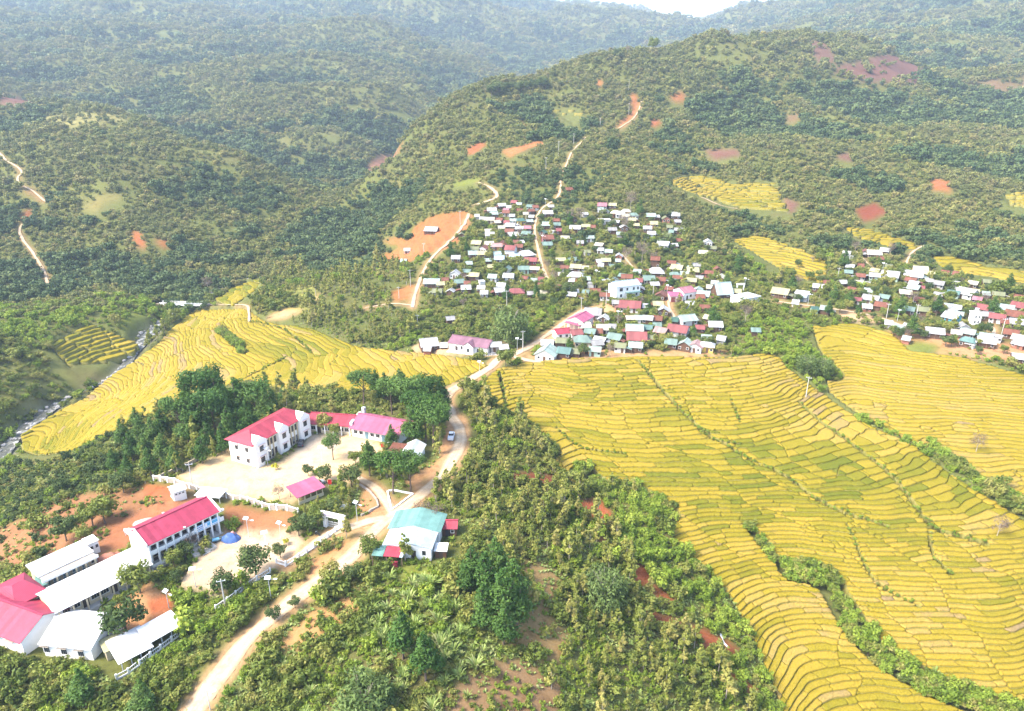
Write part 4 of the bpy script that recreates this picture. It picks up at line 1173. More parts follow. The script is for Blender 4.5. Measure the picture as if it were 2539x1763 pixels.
# each block: crop origin and scale, then "x y width code" read off that crop
BLOCKS = [
 (1100, 500, 7.663, """1330 72 120 Rb|1425 110 110 Lb|1120 152 165 Wb|1235 170 90 Wb|1630 152 130 Gg|1750 166 120 Uw|2035 156 125 Wb|1170 228 125 Pb|1450 232 110 Ub|1680 252 135 Ub|1985 300 205 Wb|920 242 190 Wb|960 312 160 Lb|1300 336 110 Wb|1560 297 100 Cb|1662 352 105 Wb|740 387 125 Wc|636 338 66 Wk|880 424 170 Cc|1030 457 130 Cb|1190 460 110 Rw|1322 424 130 Lw|1482 446 165 Dyh|1642 437 135 Lb|1100 562 130 Cc|1262 543 190 Wb|1432 592 160 Wb|1592 582 145 Pb|1240 652 180 Uo|1335 722 215 Wb|1555 692 195 Gb|880 712 182 Ww|1490 842 120 Wb|1372 842 105 Ub|610 882 200 Yb|868 892 185 Cw|1020 932 205 So|1250 1062 215 Rwt|565 1082 195 Lb|730 1082 190 Yb|1025 1082 165 Lb|1340 1132 205 Bb|1615 1112 335 Wbh|1640 1212 265 Rm|230 1162 175 Wb|480 1252 140 Lb|850 1192 120 Lb|1055 1177 200 Bk|890 1312 120 Yo|1180 1352 130 Gwg|1520 1372 225 Gg|1722 1372 195 Cb|430 1404 160 Gb|570 1502 205 Yb|920 1532 185 Lw|1222 1522 220 Ww|1515 1532 150 Uw|1720 1582 120 Lb|1842 1562 110 Rb|1960 522 180 Lb|2150 522 145 Gb|2140 424 130 Ub|1862 652 130 Dbg|2045 642 72 Wwf|2225 632 175 Rb|1990 787 240 Um|1975 902 205 Gb"""),
 (1380, 500, 7.663, """860 152 185 Pw|1060 142 150 Yb|842 212 110 Lw|945 252 72 Gwg|1110 302 195 Coh|1302 272 200 Ch|1212 312 190 Ww|1312 352 150 Cw|1475 342 165 Gwh|920 442 245 Wwf|1122 452 130 Wb|1432 432 150 Yb|1512 512 115 Yb|1790 352 185 Lb|1902 352 110 Wb|1850 502 155 Yo|345 592 222 Wb|552 552 170 Yb|690 552 100 Ub|1800 692 165 Ww|1190 682 110 Lk|2170 642 95 Gb|2000 902 245 Ww|2252 902 110 Wr|790 912 172 Cb|830 987 130 Ww|985 1022 150 Lb|290 1192 165 Gb|84 1202 195 Yb|160 772 165 Cc|352 1342 225 Yb|540 1342 140 Cw|140 1352 170 Uw|242 1352 130 Wb|352 1522 335 Woh|82 1462 105 Cb|940 1212 185 Yb|810 1212 100 Wb|836 1287 105 Ww|1072 1312 135 Gb|1165 1202 80 Lb|1862 1262 180 Ubt|1522 1412 155 Lb|1682 1412 110 Ub|1890 1452 315 Wbh"""),
 (1340, 640, 6.138, """1010 422 130 Wk|1122 412 150 Ggw|1232 332 120 Gb|1312 372 180 Ub|1495 412 112 Rw|1655 402 190 Gc|1830 412 140 Ur|2012 412 80 Gb|760 462 110 Kkf|470 407 62 Wb|680 592 105 Gb|832 592 160 Ub|1350 832 355 Rw|1600 812 100 Wb|1790 792 165 Yb|790 942 280 Kk|1375 992 152 Cb|1482 992 62 Lw|560 1242 195 Rw|740 1222 180 Gb|880 1202 130 Ub|960 1172 222 Cw|1090 1132 112 Kb|1430 1202 285 Lb|1612 1162 172 Tb|1772 1102 130 Gb|1800 1212 200 Sb|100 1402 195 Wb|330 1372 222 Ob|640 1372 272 Gch|882 1342 192 Wb|1102 1312 232 Gb|1462 1332 330 Rg|1440 1442 222 Lb|1662 1302 132 Ob|340 1532 222 Tb|512 1512 172 Ob|822 1502 192 Lg|872 1402 200 Kb|1205 1442 182 Ow"""),
 (1640, 640, 6.1375, """212 232 190 Yb|475 272 192 Yb|202 332 150 Goh|330 322 150 Lb|242 382 160 Ub|440 422 172 Yb|570 362 130 Kb|715 302 132 Ur|620 642 200 Lw|592 662 130 Uo|1130 592 150 Yb|1780 612 270 Yb|430 1032 290 Lw|190 1022 112 Db|680 982 110 Cb|790 982 90 Ww|582 1142 142 Rb|822 1122 222 Wb|220 1202 332 Rw|1432 1182 142 Gb|682 1292 152 Lb|892 1312 132 Wk|332 1422 222 Lbg|492 1442 232 Swg|672 1442 242 Wyh|130 1392 190 Gb"""),
 (1900, 620, 6.139, """780 642 165 Wb|1210 107 112 Wb|1225 192 132 Wb|1260 312 122 Wb|1430 302 92 Ub|1245 402 122 Gb|1625 392 132 Yb|1640 132 222 Cb|1180 562 112 Wb|1390 562 82 Cb|1500 582 122 Kb|1640 472 162 Wg|1860 474 262 Wg|910 562 72 Ub|1370 827 122 Rw|1270 802 72 Ur|1560 832 252 Kk|1770 802 152 Gb|880 982 152 Lb|735 972 82 Dg|432 872 92 Ww|1970 1252 152 Lb|2140 1262 172 Wb|1850 1192 52 Ww|2110 1432 72 Wr"""),
 (2200, 640, 5.504, """450 242 192 Cc|340 312 252 Wg|562 282 132 Yb|340 402 122 Wb|330 482 152 Lb|452 472 82 Rb|672 422 152 Kk|920 402 82 Kk|240 552 162 Cb|880 552 152 Tg|1020 552 242 Ww|1140 542 182 Yb|1340 552 92 Lb|1500 572 152 Ob|1210 622 112 Pb|1750 592 122 Ub|930 742 122 Wb|820 722 102 Lb|1265 762 192 Rw|1560 772 252 Lb|1770 742 222 Rw|270 782 152 Gb|475 792 162 Ob|160 772 62 Ub|820 882 202 Wt|965 832 102 Lo|1360 862 152 Kb|1480 892 202 Rw|1690 862 242 Uw|1770 972 202 Wb|1590 942 102 Ub|640 1102 242 Wb|930 1092 132 Cb|1070 1102 182 Lb|1065 1222 192 Tbh|1112 1232 112 Ww|1330 1152 162 Lb|1475 1152 122 Wwf|1340 1232 222 Wb|1780 1192 212 Cb|1670 1112 182 Ub|1760 1237 150 Wr|1790 1452 182 Wb|1835 1252 82 Pb"""),
 (1040, 680, 6.762, """200 232 290 Lb|360 236 140 Yb|680 222 182 Gb|800 224 105 Uw|1060 202 92 Wwf|1620 402 302 Roh|1360 372 192 Wb|1880 402 152 Kb|1030 304 142 Cb|180 1292 322 Wb|410 1290 120 Wb|130 1352 122 Wr|1290 1302 200 Wk|1420 1322 160 Wb|2090 1462 370 Lwg|530 830 150 Kb"""),
 (950, 440, 3.19, """375 452 112 Wb|190 602 50 Wk|1475 126 62 Ub|160 690 50 Lb"""),
]
rs_h = random.Random(5)
for ox, oy, sc_, txt in BLOCKS:
    for item in txt.split('|'):
        x, y, w, code = item.split()
        if code == 'Ggw': code = 'Gwg'
        if code == 'Ch': code = 'Coh'
        if code == 'Wbh' and False: pass
        house(ox + float(x) / sc_, oy + float(y) / sc_, float(w) / sc_, code, rs_h)

# small huts and kitchens squeezed between the houses
inf = 0
for k_ in range(2600):
    if inf >= 85: break
    sx = rs_h.uniform(1080, 2539); sy = rs_h.uniform(530, 880)
    if not any(in_poly(np.array([sx / K]), np.array([sy / K]), q)[0] for q in ([(1060,480),(1250,462),(1500,475),(1600,560),(1620,640),(1560,790),(1260,790),(1340,700),(1240,672),(960,668),(980,600)], [(1890,575),(1990,570),(2100,600),(2298,670),(2298,805),(2120,775),(2000,740),(1900,690)])): continue
    p = P(sx, sy)
    if any((p.x - a) ** 2 + (p.y + 1.5 - b_) ** 2 < (c + 1.9) ** 2 for a, b_, c in EXCL) or float(H(p.x, p.y, ROAD_D)) < 3.2: continue
    house(sx, sy, rs_h.uniform(3.4, 5.6) * px_per_m(p), rs_h.choice('WWKKUUUCLOW') + rs_h.choice('bbbbkwr') + rs_h.choice(('', '', '', 'g')), rs_h)
    inf += 1
# labels: roof, wall, part of the settlement, and the place among its look-alikes there
def area_of(x, y):
    if x > 1990: return 'right-hand hamlet' if y < 770 else 'right-hand hamlet below its road'
    if y > 790: return 'lower village above the paddies'
    if x > 1700: return 'village end nearest the green gully'
    if x < 1150 and y < 640 and x < 1100: return 'red cut slope'
    return 'hillside left of the village lane' if x < 1345 + (y - 520) * .05 else 'hillside right of the village lane'
ORD = ['leftmost', 'second from left', 'third from left', 'fourth from left', 'fifth from left', 'sixth from left', 'seventh from left', 'eighth from left', 'ninth from left', 'tenth from left', 'eleventh from left', 'twelfth from left', 'thirteenth from left', 'fourteenth from left', 'fifteenth from left', 'sixteenth from left', 'seventeenth from left', 'eighteenth from left']
classes = {}
for hrec in HOUSES:
    root, rc, wc, form, sx, sy, w = hrec
    classes.setdefault((rc, wc, area_of(sx, sy)), []).append(hrec)
for (rc, wc, ar), lst in classes.items():
    lst.sort(key=lambda r_: r_[4])
    for i_, (root, _, _, form, sx, sy, w) in enumerate(lst):
        kindw = "house" if root.name.startswith("house") else "hut"
        lab = "%s-roofed %s-walled %s, %s" % (ROOFC[rc][0], WALLC[wc][0], kindw, ar)
        if len(lst) > 1: lab = "%s such %s-roofed %s-walled %s, %s" % (ORD[min(i_, 17)], ROOFC[rc][0], WALLC[wc][0], kindw, ar)
        tag(root, lab, kindw, "village houses")
print("houses", len(HOUSES))
# ------------------------------------------------------------------ larger buildings
sheet_roof("sheet_red", (.33,.040,.075), .12, (.30,.05,.05))
sheet_roof("sheet_crimson", (.33,.045,.065), .12, (.30,.05,.05))
sheet_roof("sheet_pink", (.36,.095,.155), .12, (.4,.08,.1))
sheet_roof("sheet_white", (.70,.69,.67), .10, (.55,.50,.45))
sheet_roof("sheet_pale", (0.528,0.560,0.544), .12, (.45,.42,.38))
sheet_roof("sheet_seagreen", (0.136,0.260,0.223), .15, (.35,.33,.26))
sheet_roof("sheet_icy", (0.364,0.442,0.455), .08, (.5,.5,.45))
sheet_roof("sheet_mauve", (0.210,0.105,0.133), .05, (.2,.12,.12))
plain("plaster_white", (.80,.78,.74), .85, .07, .5)
plain("plaster_cream", (.56,.47,.31), .85, .10, .5)
plain("plaster_pink", (.66,.50,.44), .85, .1, .5)
plain("plaster_grey", (.55,.54,.52), .85, .15, .6)  # plain mid-grey plaster for back walls, vents, piers and two block houses
plain("door_blue", (.14,.24,.28), .5, .1, 2)
plain("door_dark", (.06,.045,.04), .5, .2, 2)
plain("stone_stain", (.34,.29,.24), .9, .35, .7)
plain("steel", (.45,.46,.47), .45, .1, 3, .5)
plain("solar_cell", (.05,.07,.12), .2, .2, 6, .6)
plain("solar_back", (.62,.64,.66), .4, .06, 4, .5)

class B:
    """a building whose front foot runs between two pixels of the photograph; local x along the front, y into the building"""
    def __init__(s, name, label, cat, a, b, depth, h, z=None, group=None, ext=0.0):
        pa, pb = P(*a), P(*b)
        s.L = math.hypot(pb.x - pa.x, pb.y - pa.y)
        ux, uy = (pb.x - pa.x) / s.L, (pb.y - pa.y) / s.L
        s.L += ext
        nx, ny = -uy, ux
        mx_, my_ = (pa.x + pb.x) / 2, (pa.y + pb.y) / 2
        if nx * mx_ + ny * my_ < 0 and cat != 'keep':      # y points away from the camera
            ux, uy = -ux, -uy; nx, ny = -nx, -ny
        s.d = depth; s.h = h
        s.z = (pa.z + pb.z) / 2 if z is None else z
        s.root = empty(name, (mx_ + ux * 0, my_ + uy * 0, s.z), math.atan2(uy, ux))
        tag(s.root, label, cat, group)
        s.c = (mx_ + nx * depth / 2, my_ + ny * depth / 2)
        s.u = (ux, uy); s.n = (nx, ny)
        k = max(1, int(round(s.L / 4)))
        for i in range(k + 1):
            for j in (0.15, .5, .85):
                xx = mx_ + ux * (i / k - .5) * s.L + nx * depth * j; yy = my_ + uy * (i / k - .5) * s.L + ny * depth * j
                level_pad(xx, yy, 3.4, s.z)
                EXCL.append((xx, yy, 3.4))
    def world(s, x, y, z=0):
        p = s.root.location
        return (p.x + s.u[0] * x + s.n[0] * y, p.y + s.u[1] * x + s.n[1] * y, p.z + z)
    def box(s, name, mat, *b, parent=None):
        return box_obj(name, mat, parent or s.root, *b)
    def walls(s, mat, gable=0.0, below=2.0):
        V, F = gable_wall_vf(s.L, s.d, s.h, max(gable, .02), below)
        V = [(x, y + s.d / 2, z) for x, y, z in V]
        s.wall = link("wall", mesh_data("wall", V, F, (mat,)), s.root)
    def roof_gable(s, mat, rise, ox=.5, oy=.7, seams=0):
        V, F = gable_roof_vf(s.L, s.d, s.h, rise, ox, oy)
        V = [(x, y + s.d / 2, z) for x, y, z in V]
        r = link("roof", mesh_data("roof", V, F, (mat,)), s.root)
        box_obj("ridge_cap", mat, r, -s.L/2 - ox - .03, s.L/2 + ox + .03, s.d/2 - .2, s.d/2 + .2, s.h + rise + .14, s.h + rise + .26)
        s.roof = r; return r
    def roof_hip(s, mat, rise, o=.6, ridge=.6):
        V, F = hip_roof_vf(s.L, s.d, s.h + .004, rise, o, .12, ridge)
        V = [(x, y + s.d / 2, z) for x, y, z in V]
        s.roof = link("roof", mesh_data("roof", V, F, (mat,)), s.root); return s.roof
    def roof_mono(s, mat, z0, z1, o=.4, x0=None, x1=None, y0=0, y1=None, name="roof"):
        """one sloping sheet: z0 at the front, z1 at the back"""
        x0 = -s.L/2 - o if x0 is None else x0; x1 = s.L/2 + o if x1 is None else x1
        y1 = s.d if y1 is None else y1
        V = [(x0, y0 - o, z0), (x1, y0 - o, z0), (x1, y1 + o, z1), (x0, y1 + o, z1)]
        V += [(x, y, z + .1) for x, y, z in V]
        F = [(0,3,2,1),(4,5,6,7),(0,1,5,4),(1,2,6,5),(2,3,7,6),(3,0,4,7)]
        return link(name, mesh_data(name, V, F, (mat,)), s.root)
    def window(s, x, z, w=1.3, h=1.4, frame="trim_white", pane="glass_dark", y=0.0, bars=1):
        f = boxes_obj("window", frame, s.root, [(x - w/2 - .1, x + w/2 + .1, y - .07, y + .05, z - .1, z), (x - w/2 - .1, x + w/2 + .1, y - .07, y + .05, z + h, z + h + .1), (x - w/2 - .1, x - w/2, y - .07, y + .05, z, z + h), (x + w/2, x + w/2 + .1, y - .07, y + .05, z, z + h)])
        n = bars + 1
        for i in range(n):
            xa = x - w/2 + w * i / n + .03; xb = x - w/2 + w * (i + 1) / n - .03
            box_obj("pane", pane, f, xa, xb, y - .035, y + .04, z, z + h)
    def side_window(s, yy, z, w=1.2, h=1.4, side=-1):
        x = side * s.L / 2
        f = boxes_obj("window", "trim_white", s.root, [(x - .07, x + .07, yy - w/2 - .1, yy + w/2 + .1, z - .1, z), (x - .07, x + .07, yy - w/2 - .1, yy + w/2 + .1, z + h, z + h + .1)])
        for i in range(2):
            box_obj("pane", "glass_dark", f, x - .045, x + .045, yy - w/2 + w * i / 2 + .03, yy - w/2 + w * (i + 1) / 2 - .03, z, z + h)
    def door(s, x, z=0, w=1.2, h=2.2, mat="door_blue", y=0.0):
        box_obj("door", mat, s.root, x - w/2, x + w/2, y - .05, y + .06, z, z + h)

def in_z(ox, oy, sc_):
    return lambda x, y: (ox + x / sc_, oy + y / sc_)
Z1 = in_z(0, 1150, 2.6035); ZA = in_z(560, 1010, 4.598); ZB = in_z(0, 1200, 3.47); ZC = in_z(850, 1150, 2.554)

# two-storey school with hipped red roof, facing the court
b = B("school_building", "two-storey white school with hipped red roof and pedimented bays by the court", "school", ZA(338, 688), ZA(950, 322), 9.0, 7.0, z=0.0)
b.walls("plaster_white", .02)
b.roof_hip("sheet_crimson", 2.4, .8, .62)
b.box("plinth", "stone_stain", -b.L/2 - .15, b.L/2 + .15, -.4, b.d + .1, -1, .35)
b.box("floor_band", "trim_white", -b.L/2 - .06, b.L/2 + .06, -.08, b.d + .06, 3.4, 3.6)
b.box("eave_band", "trim_white", -b.L/2 - .5, b.L/2 + .5, -.5, b.d + .5, 6.8, 7.0)
for xb_ in (-b.L/2 + 2.2, 0.0, b.L/2 - 2.2):
    bw = 2.2 if abs(xb_) > .1 else 2.0
    V = [(xb_-bw,-1.0,.0),(xb_+bw,-1.0,0),(xb_+bw,0.02,0),(xb_-bw,0.02,0),(xb_-bw,-1.0,7.3),(xb_+bw,-1.0,7.3),(xb_+bw,.02,7.3),(xb_-bw,.02,7.3),(xb_,-1.0,9.0),(xb_,2.2,9.0)]
    F = [(0,3,2,1),(0,1,5,8,4),(1,2,6,5),(3,0,4,7),(5,6,9,8),(7,4,8,9),(6,7,9),(2,3,7,6)]
    link("bay", mesh_data("bay", V, F, ("plaster_white",)), b.root)
    for zz in (1.0, 4.4):
        b.window(xb_, zz, 1.5, 1.7, y=-1.0, bars=2)
        b.box("awning", "plaster_pink", xb_ - 1.1, xb_ + 1.1, -1.5, -1.0, zz + 1.95, zz + 2.1)
n_ = 6
for i in range(n_):
    for sgn in (-1, 1):
        x_ = sgn * (2.9 + i * (b.L/2 - 7.6) / (n_ - 1) * 1.0)
        if i % 2 == 0:
            b.window(x_, 4.3, 1.3, 1.9, "plaster_cream", bars=1)
            b.door(x_, .35, 1.3, 2.3, "door_dark")
        else:
            b.box("pilaster", "plaster_cream", x_ - .16, x_ + .16, -.3, 0, .35, 6.8)
            b.window(x_, 1.2, 1.0, 1.4) if i == 3 else None
for yy in (2.4, 6.2):
    for zz in (1.0, 4.4):
        b.side_window(yy, zz)
        b.box("awning", "plaster_pink", -b.L/2 - .5, -b.L/2, yy - .9, yy + .9, zz + 1.6, zz + 1.75)

# low wing behind it
b = B("school_wing", "low cream school wing with red sheet roof joining the two-storey school", "school", ZA(948, 290), ZA(1442, 322), 7.0, 3.4, z=0.3)
b.walls("plaster_cream", 1.5); b.roof_gable("sheet_crimson", 1.5, .3, .9)
b.box("gable_parapet", "plaster_white", b.L/2 - .3, b.L/2 + .45, -.5, b.d + .4, 3.0, 4.4)
for i in range(7):
    x_ = -b.L/2 + 1.6 + i * (b.L - 3.2) / 6
    (b.door(x_, 0, 1.2, 2.2, "door_dark") if i % 3 == 1 else b.window(x_, 1.0, 1.4, 1.2))
for i in range(6):
    x_ = -b.L/2 + .4 + i * (b.L - .8) / 5
    b.box("veranda_post", "plaster_white", x_ - .14, x_ + .14, -.95, -.7, -.6, 3.0)
# pink-roofed classroom row
b = B("classroom_row", "white classroom row under a wide bright pink sheet roof beside tall pines", "school", ZA(1440, 325), ZA(1975, 408), 9.5, 3.3, z=0.3)
b.walls("plaster_white", 2.1); b.roof_gable("sheet_pink", 2.1, .4, 1.0)
for i in range(8):
    x_ = -b.L/2 + 1.4 + i * (b.L - 2.8) / 7
    (b.door(x_, 0, 1.2, 2.2, "door_blue") if i in (2, 5) else b.window(x_, 1.1, 1.2, 1.1))
b.box("water_tank", "steel", -b.L/2 - 1.6, -b.L/2 - .6, b.d - 1.2, b.d - .2, 3.6, 5.6)
# small white house by the road with grey roof and rusty lean-to
b = B("caretaker_house", "small white house with grey gable roof beside the road bend", "house", ZA(2012, 612), ZA(2200, 628), 6.5, 2.8, z=.2)
L0 = b.L; b.L, b.d = b.d, b.L
V, F = gable_wall_vf(b.L, b.d, b.h, 1.3, 1.5); V = [(y, x + b.L/2, z) for x, y, z in V]
link("wall", mesh_data("wall", V, F, ("plaster_white",)), b.root)
V, F = gable_roof_vf(b.L, b.d, b.h, 1.3, .4, .5); V = [(y, x + b.L/2, z) for x, y, z in V]
link("roof", mesh_data("roof", V, [f[::-1] for f in F], ("sheet_pale",)), b.root)
b.L = L0
b.window(-.9, .9, 1.2, 1.3); b.door(1.1, 0, 1.0, 2.1, "door_dark")
b = B("lean_to_shed", "small white shed with rusty striped sheet roof left of the caretaker house", "shed", ZA(1858, 575), ZA(2000, 600), 4.0, 2.3, z=.2)
b.walls("plaster_white", .02); b.roof_mono("roof_rusty", 2.3, 2.9, .3)
b.door(-.8, 0, .9, 2, "door_dark"); b.window(.9, 1.0, .9, .9)
# open parking shed
b = B("parking_shed", "open bicycle shed with pink sheet roof on posts in the yard", "shed", ZA(838, 1150), ZA(1118, 1012), 5.2, 2.4, z=-.3)
b.roof_mono("sheet_pink", 2.35, 3.0, .5)
for i in range(5):
    x_ = -b.L/2 + .2 + i * (b.L - .4) / 4
    for y_ in (.1, b.d - .1): b.box("post", "plaster_cream", x_ - .1, x_ + .1, y_ - .1, y_ + .1, -.8, 2.4 + .12 * y_)
b.box("back_wall", "plaster_cream", -b.L/2, b.L/2, -.1, .05, -.8, .9)
# toilet block
b = B("toilet_block", "tiny white block with pale gable roof outside the yard wall", "outbuilding", ZB(1502, 150), ZB(1606, 98), 3.6, 2.6, z=-1.6)
b.walls("plaster_white", .8, 1.5); b.roof_gable("sheet_white", .8, .3, .35)
b.side_window(1.8, 1.3, .6, .6)
for i in (-1, 0, 1): b.window(i * b.L * .28, 1.6, .5, .4, bars=0)
b.side_window(3.0, .2, .7, 1.7)
b = B("sheet_shelter", "low pale metal shelter against the outer foot of the yard wall", "shelter", ZB(1690, 135), ZB(1890, 140), 3.2, 1.9, z=-2.0)
b.roof_mono("sheet_pale", 1.8, 2.3, .3)
for x_ in (-b.L/2 + .1, b.L/2 - .1):
    for y_ in (.1, b.d - .1): b.box("post", "steel", x_ - .06, x_ + .06, y_ - .06, y_ + .06, -1, 1.85 + .14 * y_)
b.box("back_wall", "plaster_grey", -b.L/2, b.L/2, b.d - .1, b.d, -1, 2.0)

# long two-storey school with galleries
b = B("gallery_school", "long two-storey white school with red roof, open galleries and blue banner", "school", ZB(1310, 752), ZB(1900, 402), 8.6, 6.6, z=-3.1)
b.L0 = b.L
V, F = gable_wall_vf(b.L, b.d - 2.0, b.h, 1.6, 2)
V = [(x, y + 2.0 + (b.d - 2.0) / 2, z) for x, y, z in V]
link("wall", mesh_data("wall", V, F, ("plaster_white",)), b.root)
for sgn in (-1, 1):
    b.box("end_wall", "plaster_white", sgn * (b.L/2 - .12) - .12, sgn * (b.L/2 - .12) + .12, .15, 1.998, -1.5, 6.5)
r_ = b.roof_gable("sheet_red", 1.9, .7, .8)
box_obj("parapet", "plaster_white", r_, -.22, .22, -.75, b.d + .75, 6.3, 6.6)
for sgn, nm in ((-1, "parapet"), (1, "parapet")):
    V = [(sgn*(b.L/2+.35)-.2, -.9, 6.2), (sgn*(b.L/2+.35)+.2, -.9, 6.2), (sgn*(b.L/2+.35)+.2, b.d+.9, 6.2), (sgn*(b.L/2+.35)-.2, b.d+.9, 6.2),
         (sgn*(b.L/2+.35)-.2, -.9, 6.75), (sgn*(b.L/2+.35)+.2, -.9, 6.75), (sgn*(b.L/2+.35)+.2, b.d+.9, 6.75), (sgn*(b.L/2+.35)-.2, b.d+.9, 6.75), (sgn*(b.L/2+.35)-.2, b.d/2, 8.95), (sgn*(b.L/2+.35)+.2, b.d/2, 8.95)]
    F = [(0,3,2,1),(0,1,5,4),(2,3,7,6),(1,2,6,9,5),(3,0,4,8,7),(4,5,9,8),(6,7,8,9)]
    link(nm, mesh_data(nm, V, F, ("plaster_white",)), b.root)
V = [(0, -.8, 6.42), (0, b.d/2, 8.68), (0, b.d + .8, 6.42)]
box_obj("floor_slab", "plaster_white", b.root, -b.L/2 + .24, b.L/2 + 1.2, -.05, 2.0, 3.1, 3.35)
box_obj("gutter_slab", "plaster_white", b.root, -b.L/2 - .3, b.L/2 + 1.4, -.55, .1, 5.95, 6.35)
box_obj("ground_slab", "concrete", b.root, -b.L/2 + .24, b.L/2 + .3, -.5, 2.0, -1, .15)
box_obj("balustrade", "plaster_white", b.root, -b.L/2 + .25, b.L/2 + 1.2, -.12, .02, 3.352, 4.25)
box_obj("low_wall", "plaster_white", b.root, -b.L/2 + .25, b.L/2 - 6, -.12, .02, .15, .75)
nb = 9
for i in range(nb + 1):
    x_ = -b.L/2 + .3 + i * (b.L - .6) / nb
    b.box("column", "plaster_white", x_ - .17, x_ + .17, -.30, .04 - .3 + .2, -.8, 5.95)
    if i < nb:
        xm = x_ + (b.L - .6) / nb / 2
        for zz in (.15, 3.35):
            b.window(xm - .7, zz + 1.0, 1.1, 1.1, "plaster_cream", "glass_dark", 2.0)
            b.door(xm + .9, zz, 1.0, 2.1, "door_dark", 2.0)
        box_obj("pane", "glass_dark", b.root, xm - .35, xm + .75, -.14, -.02 + .05, .95 + .0, 1.0) if False else None
# two banner boards hung on the balustrade (lettering too small to read: bars of print)
plain("banner_blue", (.10,.38,.62), .6, .05, 2)
plain("banner_white", (.75,.78,.80), .6, .05, 2)
plain("banner_ink", (.05,.12,.35), .6, .05, 2)
bn = box_obj("banner", "banner_white", b.root, 2.2, 8.6, -.22, -.14, 3.45, 4.9)
boxes_obj("banner_border", "banner_blue", bn, [(2.2, 8.6, -.235, -.222, 4.72, 4.9), (2.2, 8.6, -.235, -.222, 3.45, 3.6), (5.4, 8.5, -.235, -.222, 3.8, 4.6)])
boxes_obj("banner_print", "banner_ink", bn, [(2.9 + .42 * i, 3.22 + .42 * i, -.24, -.223, 4.25, 4.55) for i in range(5)] + [(2.9 + .34 * i, 3.14 + .34 * i, -.24, -.223, 3.8, 4.05) for i in range(6)])
for i in range(6):
    x_ = -b.L/2 + 2.2 + i * 3.1
    f = box_obj("window", "trim_white", b.root, x_ - .6, x_ + .6, -.16, -.121, .85, 1.55) if False else None

# flat white hall with roof terrace stains
b = B("flat_roof_block", "long cream block with flat white roof, stained gutter strip and columned veranda", "school", ZB(432, 1002), ZB(852, 742), 8.2, 3.6, z=-4.2)
V, F = box_vf(-b.L/2, b.L/2, 1.8, b.d, -2, 3.5)
link("wall", mesh_data("wall", V, F, ("plaster_cream",)), b.root)
b.box("roof", "sheet_white", -b.L/2 - .5, b.L/2 + .5, 1.9, b.d + .5, 3.52, 3.8)
b.box("gutter_strip", "stone_stain", -b.L/2 - .3, b.L/2 + .3, .1, 1.895, 3.42, 3.5)
b.box("fascia", "plaster_white", -b.L/2 - .5, b.L/2 + .5, -.25, .09, 3.1, 3.75)
b.box("ground_slab", "concrete", -b.L/2, b.L/2, -.3, 1.8, -1.5, .12)
for i in range(6):
    x_ = -b.L/2 + .3 + i * (b.L - .6) / 5
    b.box("column", "plaster_cream", x_ - .18, x_ + .18, -.2, .15, -1, 3.1)
    if i < 5:
        xm = x_ + (b.L - .6) / 10
        b.door(xm - .6, .12, 1.3, 2.2, "door_blue", 1.8); b.window(xm + 1.3, 1.1, 1.1, 1.1, y=1.8)
b = B("tank_room", "little white flat-topped tank room behind the flat roofed block", "outbuilding", ZB(785, 628), ZB(868, 590), 3.0, 3.2, z=-4.0)
b.walls("plaster_white", .02); b.box("roof", "plaster_white", -b.L/2 - .2, b.L/2 + .2, -.2, b.d + .2, 3.22, 3.4)
b.window(-.5, 1.6, .6, .8, bars=0); b.window(.6, 1.6, .6, .8, bars=0); b.side_window(1.5, 1.4, .8, 1.1)
b.box("tank", "steel", -b.L/2 - 1.5, -b.L/2 - .3, 1.2, 2.2, 1.6, 3.0)
# long white-roofed block
b = B("white_roof_block", "very long cream classroom block with plain white gable roof", "school", ZB(500, 1225), ZB(1290, 735), 7.6, 3.3, z=-4.4)
b.walls("plaster_cream", 1.25); b.roof_gable("sheet_white", 1.25, .4, 1.3)
b.box("ground_slab", "concrete", -b.L/2, b.L/2, -1.5, -.003, -1.5, .1)
for i in range(9):
    x_ = -b.L/2 + 2 + i * (b.L - 4) / 8
    (b.door(x_, .1, 1.2, 2.1, "door_dark") if i % 3 == 2 else b.window(x_, 1.1, 1.6, 1.1, bars=2))
for i in range(8):
    x_ = -b.L/2 + .5 + i * (b.L - 1) / 7
    b.box("veranda_post", "plaster_cream", x_ - .14, x_ + .14, -1.35, -1.1, -1, 2.75)
# red hipped kitchen block and red gabled hall at the lower edge
b = B("red_hip_block", "cream corner block with red hipped roof beside the flat roofed block", "school", ZB(232, 1108), ZB(345, 1048), 9.0, 3.2, z=-4.6, ext=2.0)
b.walls("plaster_cream", .02); b.roof_hip("sheet_red", 1.9, .9, .35)
b.window(.6, 1.1, 1.3, 1.1); b.door(-1.6, 0, 1.0, 2.1, "door_dark")
b = B("green_annex", "low annex with sea-green sheet roof between the red roof and flat block", "outbuilding", ZB(335, 985), ZB(428, 960), 5.0, 2.7, z=-4.4)
b.walls("plaster_cream", .02); b.roof_mono("sheet_seagreen", 2.75, 3.2, .3); b.door(0, 0, 1.2, 2.1, "door_dark"); b.window(1.6, 1.1, .8, .9)
b = B("assembly_hall", "white hall with broad red gable roof and arched vents at the picture's edge", "hall", ZB(-230, 1385), ZB(222, 1492), 9.5, 3.6, z=-6.2)
b.walls("plaster_white", 2.3); b.roof_gable("sheet_red", 2.3, .5, .6)
for x_ in (b.L/2 - 6.8, b.L/2 - 3.0, b.L/2 - 10.6):
    b.box("awning", "stone_stain", x_ - 1.1, x_ + 1.1, -.6, 0, 2.7, 2.85)
    for i in range(3):
        for j in range(2): b.box("vent", "plaster_grey", x_ - .8 + .6 * i, x_ - .45 + .6 * i, -.03, .02, 1.3 + .5 * j, 1.6 + .5 * j)
